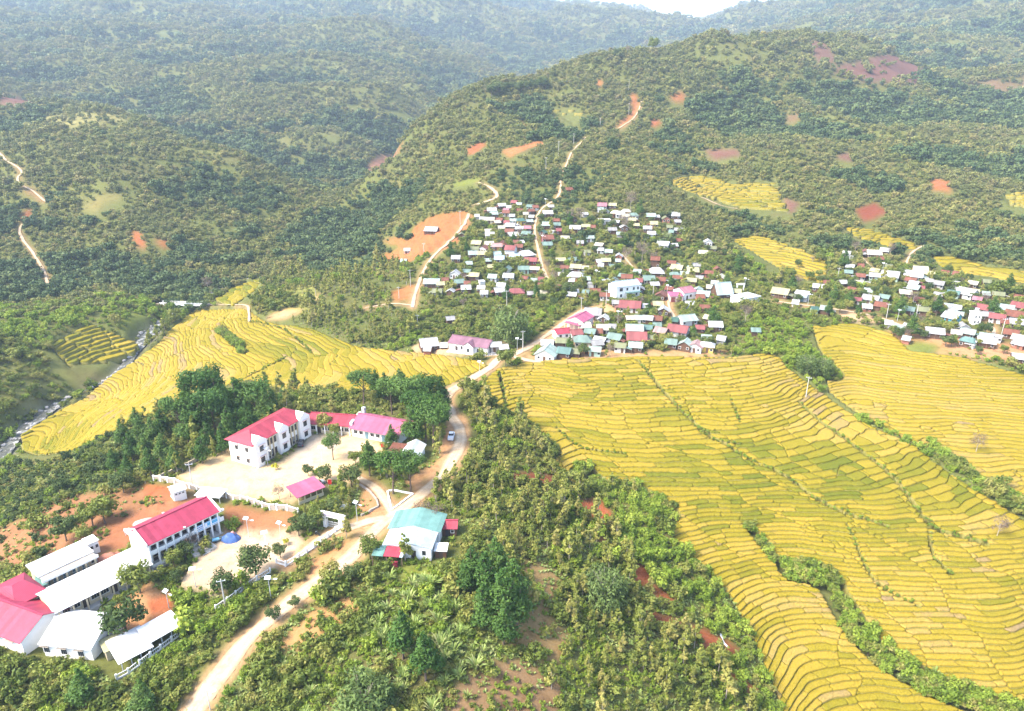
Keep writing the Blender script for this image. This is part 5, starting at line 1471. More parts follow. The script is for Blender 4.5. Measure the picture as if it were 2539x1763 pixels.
b = B("white_hall", "white hall under plain white gable roof next to the red roofed hall", "hall", ZB(392, 1472), ZB(812, 1532), 8.8, 3.4, z=-6.4)
b.walls("plaster_white", 2.0); b.roof_gable("sheet_white", 2.0, .45, .6)
for x_ in (-4.5, -.8, 2.8):
    b.box("awning", "stone_stain", x_ - 1.0, x_ + 1.0, -.55, 0, 2.65, 2.8); b.window(x_, 1.0, 1.3, 1.2, "trim_white", "glass_dark", bars=2)
b.side_window(4, 1.2, 1.4, 1.2, 1)
b = B("fence_shed_large", "lower white sheet-roofed shelter along the school fence", "shed", ZB(1062, 1642), ZB(1312, 1472), 6.2, 2.5, z=-6.3)
b.roof_mono("sheet_white", 2.45, 3.3, .45)
for i in range(4):
    x_ = -b.L/2 + .15 + i * (b.L - .3) / 3
    for y_ in (.1, b.d - .1): b.box("post", "steel", x_ - .08, x_ + .08, y_ - .08, y_ + .08, -1.5, 2.45 + .137 * y_)
b.box("back_wall", "plaster_cream", -b.L/2, b.L/2, b.d - .12, b.d, -1.5, 3.0)
b = B("fence_shed_small", "upper white sheet-roofed shelter along the school fence", "shed", ZB(1318, 1468), ZB(1572, 1272), 4.6, 2.5, z=-5.6)
b.roof_mono("sheet_white", 2.45, 3.0, .4)
for i in range(4):
    x_ = -b.L/2 + .15 + i * (b.L - .3) / 3
    for y_ in (.1, b.d - .1): b.box("post", "steel", x_ - .08, x_ + .08, y_ - .08, y_ + .08, -1.5, 2.45 + .12 * y_)
b.box("back_wall", "plaster_grey", -b.L/2, b.L/2, b.d - .12, b.d, -1.5, 2.8)
b = B("yellow_store", "low yellow-roofed store wedged behind the lower fence shelter", "shed", ZB(930, 1530), ZB(1105, 1420), 3.4, 2.3, z=-6.2)
b.walls("plaster_cream", .02); b.roof_mono("roof_pale_yellow", 2.35, 2.7, .3); b.door(0, 0, 1, 2, "door_dark"); b.window(1.6, 1.0, .8, .8)

# shop-house with patched green roofs at the road fork
b = B("roadside_shop", "shop house with patched green and icy blue sheet roofs at the road fork", "shop", ZC(262, 592), ZC(560, 600), 16.0, 3.6, z=-.6)
W_ = b.L
def ybox_gable(w, y0, y1, h, rise, wallm, roofm, ox, oy, below=1.5, z0=0):
    V, F = gable_wall_vf(y1 - y0, w, h, rise, below)
    V = [(y, x + (y0 + y1) / 2, z + z0) for x, y, z in V]
    link("wall", mesh_data("wall", V, [f[::-1] for f in F], (wallm,)), b.root)
    V, F = gable_roof_vf(y1 - y0, w, h, rise, ox, oy)
    V = [(-y, x + (y0 + y1) / 2, z + z0) for x, y, z in V]
    return link("roof", mesh_data("roof", V, F, (roofm,)), b.root)
ybox_gable(W_, 0, 6.0, 2.9, 1.2, "plaster_white", "sheet_icy", .2, .3)
ybox_gable(W_ + .8, 6.2, 13.6, 3.1, 1.3, "plaster_white", "sheet_seagreen", .1, .5)
b.window(W_/2 - 1.6, 1.1, .9, 1.2, bars=0); b.door(W_/2 - 4.0, 0, 1.1, 2.1, "door_dark")
b.roof_mono("sheet_crimson", 2.35, 2.9, .1, -W_/2 + .9, -W_/2 + 4.4, -3.0, -.05, "porch_roof")
b.roof_mono("sheet_seagreen", 2.30, 2.85, .1, -W_/2 - 1.8, -W_/2 + .75, -3.0, -.05, "porch_roof")
b.roof_mono("sheet_icy", 2.36, 2.91, .1, -W_/2 + 4.5, -W_/2 + 5.2, -3.0, -.05, "porch_roof")
for x_ in (-W_/2 - 1.7, -W_/2 + 1.5, -W_/2 + 5.0): b.box("porch_post", "post_wood", x_ - .07, x_ + .07, -3.0, -2.86, -1, 2.35)
b.box("counter", "sheet_crimson", -W_/2 + 2.6, -W_/2 + 4.0, -3.2, -2.6, -.2, 1.0)
b = B("red_roof_shed", "small open shed with red and white gable roof behind the shop house", "shed", ZC(610, 452), ZC(720, 448), 3.4, 2.3, z=-.9)
b.walls("wall_plank", .9); b.roof_gable("sheet_crimson", .9, .3, .4); b.door(0, 0, 1, 1.9, "door_dark"); b.window(1.1, 1.0, .7, .7)
b = B("white_sheet_shed", "low shed with flat white sheet roof right of the shop house", "shed", ZC(585, 590), ZC(655, 592), 2.4, 1.9, z=-.9)
b.walls("wall_plank", .02); b.roof_mono("sheet_white", 1.95, 2.2, .25); b.door(0, 0, .9, 1.8, "door_dark")

# ---- landmark houses of the village
Z3 = in_z(1040, 680, 6.762); Z4 = in_z(1340, 640, 6.138); Z5 = in_z(1640, 640, 6.1375); Z6 = in_z(1900, 620, 6.139); Z7 = in_z(2200, 640, 5.504)
b = B("villa", "white villa with mauve gabled roofs and white fence by the village entrance", "house", Z3(497, 1305), Z3(1140, 1335), 8.0, 3.4)
b.walls("plaster_white", 1.9); b.roof_gable("sheet_mauve", 1.9, .4, .5)
xg = .8
V = [(xg-2.2,-1.6,-1),(xg+2.2,-1.6,-1),(xg+2.2,3.9,-1),(xg-2.2,3.9,-1),(xg-2.2,-1.6,3.4),(xg+2.2,-1.6,3.4),(xg+2.2,3.9,3.4),(xg-2.2,3.9,3.4),(xg,-1.6,5.0),(xg,3.9,5.0)]
F = [(0,1,5,8,4),(1,2,6,5),(3,0,4,7),(5,6,9,8),(7,4,8,9),(2,3,7,9,6)]
link("bay", mesh_data("bay", V, F, ("plaster_white",)), b.root)
V, F = gable_roof_vf(5.6, 4.4, 3.4, 1.6, .25, .4); V = [(y + xg, x + 1.15, z + .02) for x, y, z in V]
link("bay_roof", mesh_data("bay_roof", V, [f[::-1] for f in F], ("sheet_mauve",)), b.root)
b.window(xg, 1.0, 1.2, 1.5, y=-1.6); b.window(-2.8, 1.0, 1.0, 1.5); b.window(4.6, 1.0, 1.2, 1.5); b.door(-5.2, 0, 1.2, 2.2, "door_dark"); b.window(6.4, 1.0, 1.0, 1.4)
b.box("terrace", "concrete", -b.L/2, -2.5, -2.2, -.01, -1, .2)
b = B("blue_roof_house", "tall two-storey white house with light blue roof in the village centre", "house", Z4(1150, 622), Z4(1510, 600), 7.5, 6.2)
b.walls("plaster_white", 1.6); b.roof_gable("roof_light_blue", 1.6, .3, .5)
for x_ in (-b.L*.05, b.L*.22, b.L*.4): b.window(x_, 3.9, 1.0, 1.3)
b.window(-b.L*.3, 3.9, 1.4, 1.4, "door_dark"); b.door(b.L*.1, 0, 1.3, 2.2, "door_dark"); b.window(b.L*.35, 1.0, 1.0, 1.3); b.window(-b.L*.3, 1.0, 1.2, 1.4)
b.box("balcony", "sheet_seagreen", -b.L*.12, b.L/2, -1.4, 0, 2.9, 3.05)
b = B("meeting_hall", "pinkish community hall with bright pink gable roof and columned porch", "hall", Z4(640, 1118), Z4(800, 1010), 7.4, 4.0)
b.walls("plaster_pink", 1.6); b.roof_gable("sheet_pink", 1.6, .3, .5)
b.roof_mono("sheet_pink", 2.9, 3.3, .2, -b.L/2 - 3.0, -b.L/2 - .05, .2, b.d - .2, "porch_roof")
for y_ in (.4, 2.6, 4.8, 7.0): b.box("column", "plaster_cream", -b.L/2 - 2.9, -b.L/2 - 2.6, y_ - .15, y_ + .15, -1, 2.95)
for x_ in (-2.4, 0, 2.4): b.window(x_, 1.2, 1.0, 1.2)
b = B("red_row_house", "white house with long red roof below the community hall", "house", Z4(250, 1258), Z4(465, 1222), 5.5, 2.8)
b.walls("plaster_white", 1.1); b.roof_gable("sheet_crimson", 1.1, .3, .6); b.door(-1.5, 0, 1, 2.1, "door_dark"); b.window(1.2, 1, 1.1, 1.1)
b = B("pink_garage", "open pink-roofed garage with dark bays beside the sandy lane", "garage", Z5(128, 672), Z5(320, 668), 5.5, 2.8)
b.walls("plaster_pink", .02); b.roof_mono("sheet_pink", 2.9, 3.6, .3)
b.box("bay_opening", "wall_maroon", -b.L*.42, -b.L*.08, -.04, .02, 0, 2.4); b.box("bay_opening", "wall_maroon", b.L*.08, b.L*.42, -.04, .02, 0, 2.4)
b = B("pink_gable_house", "white house with pale pink gable roof behind the pink garage", "house", Z5(335, 645), Z5(520, 615), 8.0, 3.6)
b.walls("plaster_white", 1.7); b.roof_gable("roof_pink", 1.7, .3, .4); b.window(.5, 1.2, 1.2, 1.2); b.door(-1.6, 0, 1, 2.1, "door_dark")
b = B("longhouse", "tall communal house with steep pale teal roof near the white gate", "longhouse", Z5(850, 615), Z5(1075, 610), 7.0, 2.4)
b.walls("wall_plank", 4.6); b.roof_gable("sheet_icy", 4.6, .5, .5); b.door(-1, 0, 1.1, 2, "door_dark"); b.window(1.6, .9, 1.0, 1.0)
b = B("flat_grey_house", "pale flat-roofed block house on a bare pad above the gully", "house", Z5(1240, 720), Z5(1500, 690), 8.0, 3.2)
b.walls("plaster_grey", .02); b.box("roof", "sheet_pale", -b.L/2 - .2, b.L/2 + .2, -.2, b.d + .2, 3.23, 3.4); b.window(-1.5, 1, 1.1, 1.1); b.door(1.4, 0, 1, 2.1, "door_dark")
b = B("shop_box_house", "white box house with blue door awning facing the sandy road", "house", Z6(415, 770), Z6(610, 790), 6.0, 3.8)
b.walls("plaster_grey", .02); b.box("roof", "sheet_white", -b.L/2 - .15, b.L/2 + .15, -.15, b.d + .15, 3.83, 4.0)
b.door(.6, 0, 1.8, 2.3, "door_blue"); b.roof_mono("roof_light_blue", 2.5, 2.9, .1, -.6, b.L/2, -1.6, -.05, "awning"); b.window(-1.9, 1.2, .9, 1.0)
b = B("water_tower_house", "narrow tall white house topped by a silver tank on the hamlet", "house", Z7(1165, 915), Z7(1262, 912), 4.2, 5.0)
b.walls("plaster_white", .02); b.box("roof", "plaster_white", -b.L/2 - .25, b.L/2 + .25, -.25, b.d + .25, 5.03, 5.25)
for x_ in (-.9, .5): b.window(x_, 3.2, .7, .9); b.window(x_, .9, .7, 1.0)
V, F = tube([(0, 2, 5.25), (0, 2, 7.0)], [.8, .8], 12); link("tank", mesh_data("tank", V, F, ("steel",)), b.root)
# white gate arch
pg_ = P(*Z5(1192, 532)); g_ = empty("gate_arch", pg_, -math.atan2(pg_.x, pg_.y) + .4); tag(g_, "white painted gate arch standing over a dirt track", "gate")
for s in (-1, 1): box_obj("pillar", "trim_white", g_, s * 1.7 - .25, s * 1.7 + .25, -.25, .25, -.8, 4.2)
box_obj("lintel", "trim_white", g_, -2.1, 2.1, -.3, .3, 4.203, 5.0)
# ------------------------------------------------------------------ walls, fences, lamps, vehicles and small things
plain("paint_white", (.78,.77,.74), .6, .08, 1.5)
plain("rubber", (.03,.03,.03), .7, .2, 4)
plain("car_black", (.03,.03,.04), .2, .1, 2, .6)
plain("car_white", (.75,.75,.75), .25, .05, 2, .5)
plain("car_grey", (.30,.33,.36), .2, .1, 2, .6)
plain("tarp_blue", (.06,.12,.30), .5, .35, .9)
plain("tarp_pink", (.55,.25,.22), .6, .3, 2)
plain("paint_red", (.55,.04,.03), .5, .1, 2)
plain("paint_blue", (.20,.45,.60), .5, .1, 2)
plain("skin", (.36,.22,.15), .6, .1, 4)
plain("cloth_blue", (.12,.20,.42), .8, .2, 4)
plain("cloth_pale", (.55,.58,.62), .8, .2, 4)
plain("boulder", (.30,.28,.26), .9, .35, .6, .2, .5, 2)
plain("road_concrete", (.50,.45,.38), .9, .15, .5)

def wall_run(name, label, pts_, h, post, panel_mat, post_mat, cap=True, rails=False, spacing=2.8, th=.18):
    """masonry or railing between posts along a photograph line; each post, panel or rail is a part"""
    ws = [P(*p) for p in pts_]
    line = [ws[0]]
    for a, c in zip(ws[:-1], ws[1:]):
        n = max(1, int(round(math.hypot(c.x - a.x, c.y - a.y) / spacing)))
        line += [a.lerp(c, (i + 1) / n) for i in range(n)]
    root = empty(name, line[0]); tag(root, label, name.split('_')[-1])
    o0 = line[0]
    pv, pf = box_vf(-post/2, post/2, -post/2, post/2, -.6, h + .2); pm = mesh_data("post", pv, pf, (post_mat,))
    for i, p in enumerate(line):
        z = float(H(p.x, p.y)); p.z = z
        q = line[min(i + 1, len(line) - 1)]; q0 = line[max(i - 1, 0)]
        ang = math.atan2(q.y - q0.y, q.x - q0.x)
        o = link("post", pm, root, p - o0, (0, 0, ang)); 
        EXCL.append((p.x, p.y, .9))
        if i < len(line) - 1:
            r_ = line[i + 1]; L = math.hypot(r_.x - p.x, r_.y - p.y) - post
            zr = float(H(r_.x, r_.y)); ang = math.atan2(r_.y - p.y, r_.x - p.x)
            mid = Vector(((p.x + r_.x) / 2, (p.y + r_.y) / 2, (z + zr) / 2)); sl = math.atan2(zr - z, L)
            rot = (0, -sl, ang)
            if rails:
                bs = [(-L/2, L/2, -.05, .05, h - .12, h), (-L/2, L/2, -.07, .07, -.4, .32)]
                nb_ = max(3, int(L / .35))
                bs += [(-L/2 + L * (k + .5) / nb_ - .03, -L/2 + L * (k + .5) / nb_ + .03, -.03, .03, .32, h - .12) for k in range(nb_)]
                V, F = join_vf([box_vf(*q_) for q_ in bs]); link("railing", mesh_data("railing", V, F, (panel_mat,)), root, mid - o0, rot)
            else:
                V, F = box_vf(-L/2, L/2, -th/2, th/2, -.8, h - .1); o = link("panel", mesh_data("panel", V, F, (panel_mat,)), root, mid - o0, rot)
                if cap:
                    V, F = box_vf(-L/2, L/2, -th/2 - .07, th/2 + .07, h - .097, h + .02); link("coping", mesh_data("coping", V, F, (post_mat,)), root, mid - o0, rot)
    return root
wall_run("yard_wall", "stained masonry wall with white pillars along the sandy yard's lower edge", [Z1(995, 108), Z1(1180, 150), Z1(1420, 205), Z1(1600, 248), Z1(1790, 295), Z1(1925, 325)], 1.5, .42, "stone_stain", "paint_white", spacing=2.6)
wall_run("back_wall", "low masonry wall running uphill at the left edge of the sandy yard", [Z1(995, 108), Z1(1090, 70), Z1(1200, 20), (505, 1135)], 1.1, .35, "stone_stain", "plaster_cream", spacing=3)
wall_run("white_fence", "white post and rail fence along the approach to the school gate", [Z1(1785, 640), Z1(1845, 662), Z1(1930, 612), Z1(2030, 545), Z1(2120, 475), Z1(2212, 408)], 1.2, .38, "paint_white", "paint_white", rails=True, spacing=2.4)
wall_run("yard_fence", "white post fence below the big dark round tree", [Z1(1395, 945), Z1(1470, 895), Z1(1580, 810), Z1(1660, 755), Z1(1745, 705)], 1.2, .3, "paint_white", "paint_white", rails=True, spacing=2.6)
wall_run("shelter_fence", "white railed fence along the foot of the fence shelters", [Z1(755, 1395), Z1(905, 1300), Z1(1040, 1200), Z1(1180, 1095)], 1.15, .3, "paint_white", "paint_white", rails=True, spacing=2.6)
wall_run("villa_fence", "white picket wall in front of the mauve-roofed villa", [Z3(600, 1318), Z3(860, 1345), Z3(1100, 1368), Z3(1330, 1350)], 1.0, .3, "paint_white", "paint_white", rails=True, spacing=2.6)
def kerb_run(name, label, pts_, w, h, mat, closed=False):
    ws = [P(*p) for p in pts_]
    if closed: ws.append(ws[0])
    V = []; F = []
    root = empty(name, ws[0]); tag(root, label, "kerb")
    for a, c in zip(ws[:-1], ws[1:]):
        n = max(1, int(math.hypot(c.x - a.x, c.y - a.y) / 1.5)); ang = math.atan2(c.y - a.y, c.x - a.x)
        L = math.hypot(c.x - a.x, c.y - a.y) / n
        V, F = box_vf(-L/2 + .02, L/2 - .02, -w/2, w/2, -.4, h); me = mesh_data("kerb_stone", V, F, (mat,))
        for i in range(n):
            m_ = a.lerp(c, (i + .5) / n); m_.z = float(H(m_.x, m_.y)); link("kerb_stone", me, root, m_ - ws[0], (0, 0, ang))
kerb_run("island_kerb", "white kerb round the triangular island with two pines", [ZA(1842, 962), ZA(1890, 1172), ZA(2136, 992), ZA(1900, 948)], .35, .35, "paint_white", True)
kerb_run("garden_kerb", "curved stone edging of the school garden beside the loop drive", [ZA(1530, 890), ZA(1640, 965), ZA(1720, 1060), ZA(1738, 1135), ZA(1640, 1195), ZA(1540, 1245)], .4, .5, "stone_stain")

# gate with sign beam
pa, pb = P(*Z1(2105, 402)), P(*Z1(2205, 418)); gx = (pb - pa).length
g_ = empty("school_gate", pa, math.atan2(pb.y - pa.y, pb.x - pa.x)); tag(g_, "white school gate with sign beam across two pillars", "gate")
for x_ in (0, gx): box_obj("pillar", "paint_white", g_, x_ - .45, x_ + .45, -.4, .4, -.8, 3.0)
box_obj("sign_beam", "paint_white", g_, -1.2, gx + 1.2, -.35, .35, 3.003, 4.1)
sb_ = box_obj("sign_board", "plaster_pink", g_, -.4, gx + .4, -.40, -.353, 3.25, 3.9)
boxes_obj("sign_lettering", "banner_ink", sb_, [(k * .42, k * .42 + .28, -.42, -.402, 3.6, 3.78) for k in range(int(gx / .42))] + [(k * .36, k * .36 + .24, -.42, -.402, 3.34, 3.48) for k in range(int(gx / .36))])
for k in range(2): boxes_obj("gate_leaf", "steel", g_, [(.5 + k * (gx - 1) / 2 + .05, .5 + (k + 1) * (gx - 1) / 2 - .05, -.04, .04, zz, zz + .08) for zz in (.2, .9, 1.6)] + [(.5 + k * (gx - 1) / 2 + .1 + j * .28, .5 + k * (gx - 1) / 2 + .16 + j * .28, -.03, .03, .28, 1.6) for j in range(max(1, int((gx - 1) / 2 / .28)))])

# solar street lamps
def tube_obj(name, mat, parent, pts_, rad, seg=6):
    V, F = tube(pts_, rad, seg); return link(name, mesh_data(name, V, F, (mat,)), parent)
def solar_lamp(sx, sy, h, label, turn=0.0):
    p = P(sx, sy); e = empty("solar_lamp", p, turn); tag(e, label, "street lamp", "solar street lamps")
    tube_obj("pole", "steel", e, [(0, 0, -.5), (0, 0, h)], [.09, .06])
    tube_obj("arm", "steel", e, [(0, 0, h - .5), (.7, 0, h - .15), (1.3, 0, h - .1)], [.04, .04, .04], 5)
    box_obj("lamp_head", "paint_white", e, 1.2, 1.85, -.16, .16, h - .17, h - .05)
    V, F = box_vf(-.62, .62, -.42, .42, -.03, .03); o = link("solar_panel", mesh_data("solar_panel", V, F, ("solar_back",)), e, (-.1, 0, h + .25), (math.radians(25), 0, 0))
    V, F = box_vf(-.56, .56, -.37, .37, .031, .04); link("cells", mesh_data("cells", V, F, ("solar_back",)), o)
    EXCL.append((p.x, p.y, .6))
LAMPS = [(*Z1(1607, 472), 5.0, "solar lamp on the red soil of the lower yard, left of two"), (*Z1(1815, 482), 4.2, "solar lamp on the red soil of the lower yard, right of two"), (*Z1(1265, 795), 4.6, "solar lamp at the lower yard's bottom corner"),
         (*Z1(1092, 932), 4.2, "solar lamp over the red garden patch"), (*Z1(1750, 872), 5.2, "solar lamp on the verge between fence and road"), (*Z1(1358, 1590), 5.0, "solar lamp beside the road at the bottom edge"),
         (*ZA(480, 655), 5.0, "solar lamp at the corner of the two-storey school"), (*ZA(1100, 640), 5.0, "solar lamp at the garden end of the court"), (*ZA(1500, 1300), 5.2, "solar lamp at the road fork by the gate"),
         (*Z3(1640, 1275), 4.8, "solar lamp at the village entrance beside the tall pole"), (1189, 925, 4.4, "solar lamp beside the road between the paddies"), (*Z4(845, 345), 5.2, "solar lamp above the blue-roofed house"),
         (*Z4(392, 600), 5.0, "solar lamp on the sandy bend in the village"), (*Z4(1175, 985), 5.0, "solar lamp on the slope right of the pink hall"), (*Z5(85, 560), 4.6, "solar lamp above the pink garage"),
         (*Z5(1262, 460), 5.0, "solar lamp behind the white gate arch"), (*Z6(632, 830), 5.0, "solar lamp in front of the white box house"), (*Z7(135, 860), 5.0, "solar lamp on the sandy road by the hamlet"),
         (*Z6(1762, 345), 5.0, "solar lamp at the foot of the hamlet track"), (*in_z(1100, 500, 7.663)(1875, 830), 5.5, "solar lamp right of the village lane"), (*in_z(1100, 500, 7.663)(1935, 100), 5.0, "solar lamp at the top of the village lane")]
for i, (x, y, h_, lab) in enumerate(LAMPS): solar_lamp(x, y, h_, lab, random.uniform(-.6, .6))
def power_pole(sx, sy, h, label):
    p = P(sx, sy); e = empty("power_pole", p, -math.atan2(p.x, p.y) + random.uniform(-.5, .5)); tag(e, label, "pole", "power poles")
    tube_obj("pole", "concrete", e, [(0, 0, -.6), (0, 0, h)], [.19, .12]); box_obj("cross_arm", "steel", e, -.9, .9, -.06, .06, h - .55, h - .43)
    for s in (-.8, 0, .8): tube_obj("insulator", "paint_white", e, [(s, 0, h - .43), (s, 0, h - .2)], [.06, .05], 5)
    EXCL.append((p.x, p.y, .6))
Q4 = in_z(950, 440, 3.19); QT = in_z(1100, 0, 1.5977)
POLES = [(*Q4(325, 642), 9, "pole on the left dirt road below the red cut slope"), (*Q4(218, 862), 9, "pole left of the dirt road above the sandy junction"), (*Q4(126, 955), 6, "short pole on the bare knoll left of the dirt road"), (*Q4(610, 378), 9, "pole on the red cut terrace"),
         (*Q4(276, 1222), 8, "pole among plantation trees left of the bamboo"), (*Q4(978, 1020), 8, "pole above the big bamboo clump"), (*Q4(1105, 1382), 9, "tall pole at the village entrance"), (*Q4(1565, 1100), 9, "tall pole at the road bend above the pink hall"),
         (*Q4(1763, 1002), 7, "pole left of the blue-roofed house"), (*Q4(1130, 372), 7, "pole among roofs left of the lane"), (*QT(733, 358), 11, "pole on the ridge track, upper of two"), (*QT(733, 455), 11, "pole on the ridge track, lower of two"), (*QT(515, 577), 10, "pole on the scrub slope above the left road"),
         (*QT(455, 617), 11, "pole beside the upper lane"), (*QT(405, 683), 11, "pole above the topmost village roofs"), (*QT(620, 502), 8, "pole on the slope below the ridge track"), (1998, 985, 8, "pole pair head in the upper paddies"), (*Z1(1455, 922), 7, "plain grey pole inside the school fence"),
         (*Z7(385, 835), 7, "pole beside the olive-roofed hamlet house"), (*Z6(1825, 1040), 7, "pole beside the sandy road left of the hamlet"), (*Z4(1710, 615), 8, "pole in the thicket right of the blue-roofed house"), (*Z7(1560, 1040), 7, "leaning pole near the lower hamlet lane"), (*Z6(1080, 470), 7, "pole at the hamlet's left edge"), (*in_z(0, 1150, 2.6035)(1248, 165), 8, "white pole at the sandy yard's wall")]
for x, y, h_, lab in POLES: power_pole(x, y, h_, lab)

# vehicles
def loft(sections):
    """closed body from cross sections (x, [(y, z) ...])"""
    V = []; F = []; n = len(sections[0][1])
    for x, sec in sections: V += [(x, y, z) for y, z in sec]
    for i in range(len(sections) - 1):
        for j in range(n): F.append((i * n + j, i * n + (j + 1) % n, (i + 1) * n + (j + 1) % n, (i + 1) * n + j))
    F.append(tuple(range(n))[::-1]); F.append(tuple(range((len(sections) - 1) * n, len(sections) * n)))
    return V, F
def sec(w, z0, z1): return [(-w * .9, z0), (w * .9, z0), (w, z0 + .2), (w, (z0 + z1) / 2 + .1), (w * .88, z1), (-w * .88, z1), (-w, (z0 + z1) / 2 + .1), (-w, z0 + .2)]
def wheels(e, xs, w, r=.33):
    for x in xs:
        for s in (-1, 1):
            wh = tube_obj("wheel", "rubber", e, [(x, s * (w - .1), r), (x, s * (w + .1), r)], [r, r], 12)
            tube_obj("rim", "steel", wh, [(x, s * (w + .03), r), (x, s * (w + .115), r)], [r * .6, r * .55], 10)
def car(sx, sy, rz, mat, label):
    p = P(sx, sy); e = empty("parked_car", (p.x, p.y, float(H(p.x, p.y)) + .04), rz); tag(e, label, "car")
    V, F = loft([(-2.1, sec(.70, .35, .75)), (-2.0, sec(.82, .25, .95)), (-1.2, sec(.86, .22, 1.0)), (.9, sec(.86, .22, .98)), (1.9, sec(.80, .24, .82)), (2.15, sec(.68, .34, .65))]); link("body", mesh_data("body", V, F, (mat,)), e)
    V, F = loft([(-1.75, sec(.66, .9, .98)), (-1.1, sec(.68, .9, 1.46)), (.25, sec(.68, .9, 1.48)), (1.0, sec(.66, .9, .97))]); c_ = link("cabin", mesh_data("cabin", V, F, ("glass_dark",)), e)
    V, F = loft([(-1.15, sec(.60, 1.40, 1.50)), (.3, sec(.60, 1.40, 1.52))]); link("roof", mesh_data("roof", V, F, (mat,)), c_)
    wheels(e, (-1.3, 1.3), .78)
    for s in (-1, 1):
        box_obj("headlight", "paint_white", e, 2.06, 2.14, s * .55 - .14, s * .55 + .14, .55, .68); box_obj("tail_light", "paint_red", e, -2.1, -2.03, s * .6 - .12, s * .6 + .12, .6, .75)
    EXCL.append((p.x, p.y, 2.4))
car(*ZA(860, 425), 1.75, "car_black", "black car parked before the two-storey school")
car(*ZA(1045, 888), .7, "car_grey", "grey car parked beside the pink bicycle shed")
p = P(1013 * K, 983 * K); e = empty("pickup_truck", (p.x, p.y, float(H(p.x, p.y)) + .05), 1.55); tag(e, "white pickup truck parked at the roadside by the pines", "truck")
V, F = loft([(-2.5, sec(.85, .45, .9)), (-.3, sec(.88, .4, .95)), (1.4, sec(.88, .4, 1.0)), (2.4, sec(.82, .42, .9))]); link("body", mesh_data("body", V, F, ("car_white",)), e)
V, F = loft([(-.4, sec(.74, .9, 1.6)), (.7, sec(.74, .9, 1.7)), (1.4, sec(.72, .9, 1.02))]); c_ = link("cabin", mesh_data("cabin", V, F, ("glass_dark",)), e)
V, F = loft([(-.4, sec(.66, 1.6, 1.72)), (.75, sec(.66, 1.62, 1.74))]); link("roof", mesh_data("roof", V, F, ("car_white",)), c_)
boxes_obj("cargo_bed", "car_white", e, [(-2.5, -.45, -.86, -.78, .9, 1.25), (-2.5, -.45, .78, .86, .9, 1.25), (-2.52, -2.44, -.78, .78, .9, 1.25)]); wheels(e, (-1.6, 1.5), .80, .38)
def motorbike(sx, sy, rz, label):
    p = P(sx, sy); e = empty("motorbike", (p.x, p.y, float(H(p.x, p.y)) + .03), rz); tag(e, label, "motorbike", "motorbikes at the school")
    for x in (-.6, .6):
        tube_obj("wheel", "rubber", e, [(x, -.05, .29), (x, .05, .29)], [.29, .29], 12)
    V, F = join_vf([tube([(-.6, 0, .3), (-.1, 0, .55), (.35, 0, .75), (.6, 0, .3)], [.07, .12, .08, .04], 6), tube([(.35, 0, .75), (.25, 0, 1.0)], [.05, .04], 5)]); link("frame", mesh_data("frame", V, F, ("car_black",)), e)
    V, F = loft([(-.75, [(-.1, .72), (.1, .72), (.1, .82), (-.1, .82)]), (-.1, [(-.14, .66), (.14, .66), (.12, .78), (-.12, .78)])]); link("seat", mesh_data("seat", V, F, ("rubber",)), e)
    tube_obj("handlebar", "steel", e, [(.2, -.33, 1.02), (.27, 0, 1.0), (.2, .33, 1.02)], [.025, .03, .025], 5); box_obj("headlight", "paint_white", e, .34, .44, -.09, .09, .82, .98)
for i, (x, y) in enumerate([(370, 676), (398, 655), (424, 636), (448, 618)]): motorbike(*ZA(x, y), .4 + .1 * i, ["nearest motorbike in the row at the school corner", "second motorbike in the row at the school corner", "third motorbike in the row at the school corner", "farthest motorbike in the row at the school corner"][i])
motorbike(*Z1(2050, 462), 2.6, "motorbike on the concrete approach inside the gate")

# blue tarpaulin over a heap, handcart, platform, post, notice boards
def heap(name, mat, sx, sy, rx, ry, h, label, cat, seed=1, n=24):
    p = P(sx, sy); t_ = np.linspace(-1, 1, n); U, W = np.meshgrid(t_, t_, indexing='ij'); d = np.sqrt(U ** 2 + W ** 2)
    zz = h * np.clip(1 - d ** 2, 0, 1) ** .6 * (.65 + .7 * vnoise(U * 3 + 9, W * 3 + 4, seed)) + .12 * vnoise(U * 9, W * 9, seed + 1) - .1
    idx = np.arange(n * n).reshape(n, n); q = np.stack([idx[:-1, :-1], idx[1:, :-1], idx[1:, 1:], idx[:-1, 1:]], -1).reshape(-1, 4)
    q = q[(d[:-1, :-1] < 1.05).ravel()]
    o = link(name, mesh_data(name, np.stack([U * rx, W * ry, zz], -1).reshape(-1, 3), q, (mat,)), None, (p.x, p.y, float(H(p.x, p.y)))); tag(o, label, cat); EXCL.append((p.x, p.y, max(rx, ry)))
    return o
heap("tarpaulin_heap", "tarp_blue", *Z1(1490, 488), 2.3, 1.7, 1.5, "blue tarpaulin thrown over a heap in the lower yard", "tarpaulin")
heap("tarpaulin_patch", "tarp_pink", *Z1(1508, 478), .7, .55, 1.9, "pinkish bundle lying on top of the blue tarpaulin", "bundle", 4, 14)
heap("soil_heap", "wall_brick", *ZB(955, 660), 3.4, 2.6, 1.6, "heap of dug red earth behind the gallery school", "soil heap", 7)
heap("soil_heap", "stone_stain", *ZB(1290, 340), 4.2, 2.4, .9, "long pile of pale rubble along the back of the gallery school", "rubble", 8)
p = P(*Z1(1395, 505)); e = empty("handcart", p, .5); tag(e, "small light blue metal handcart beside the tarpaulin", "cart")
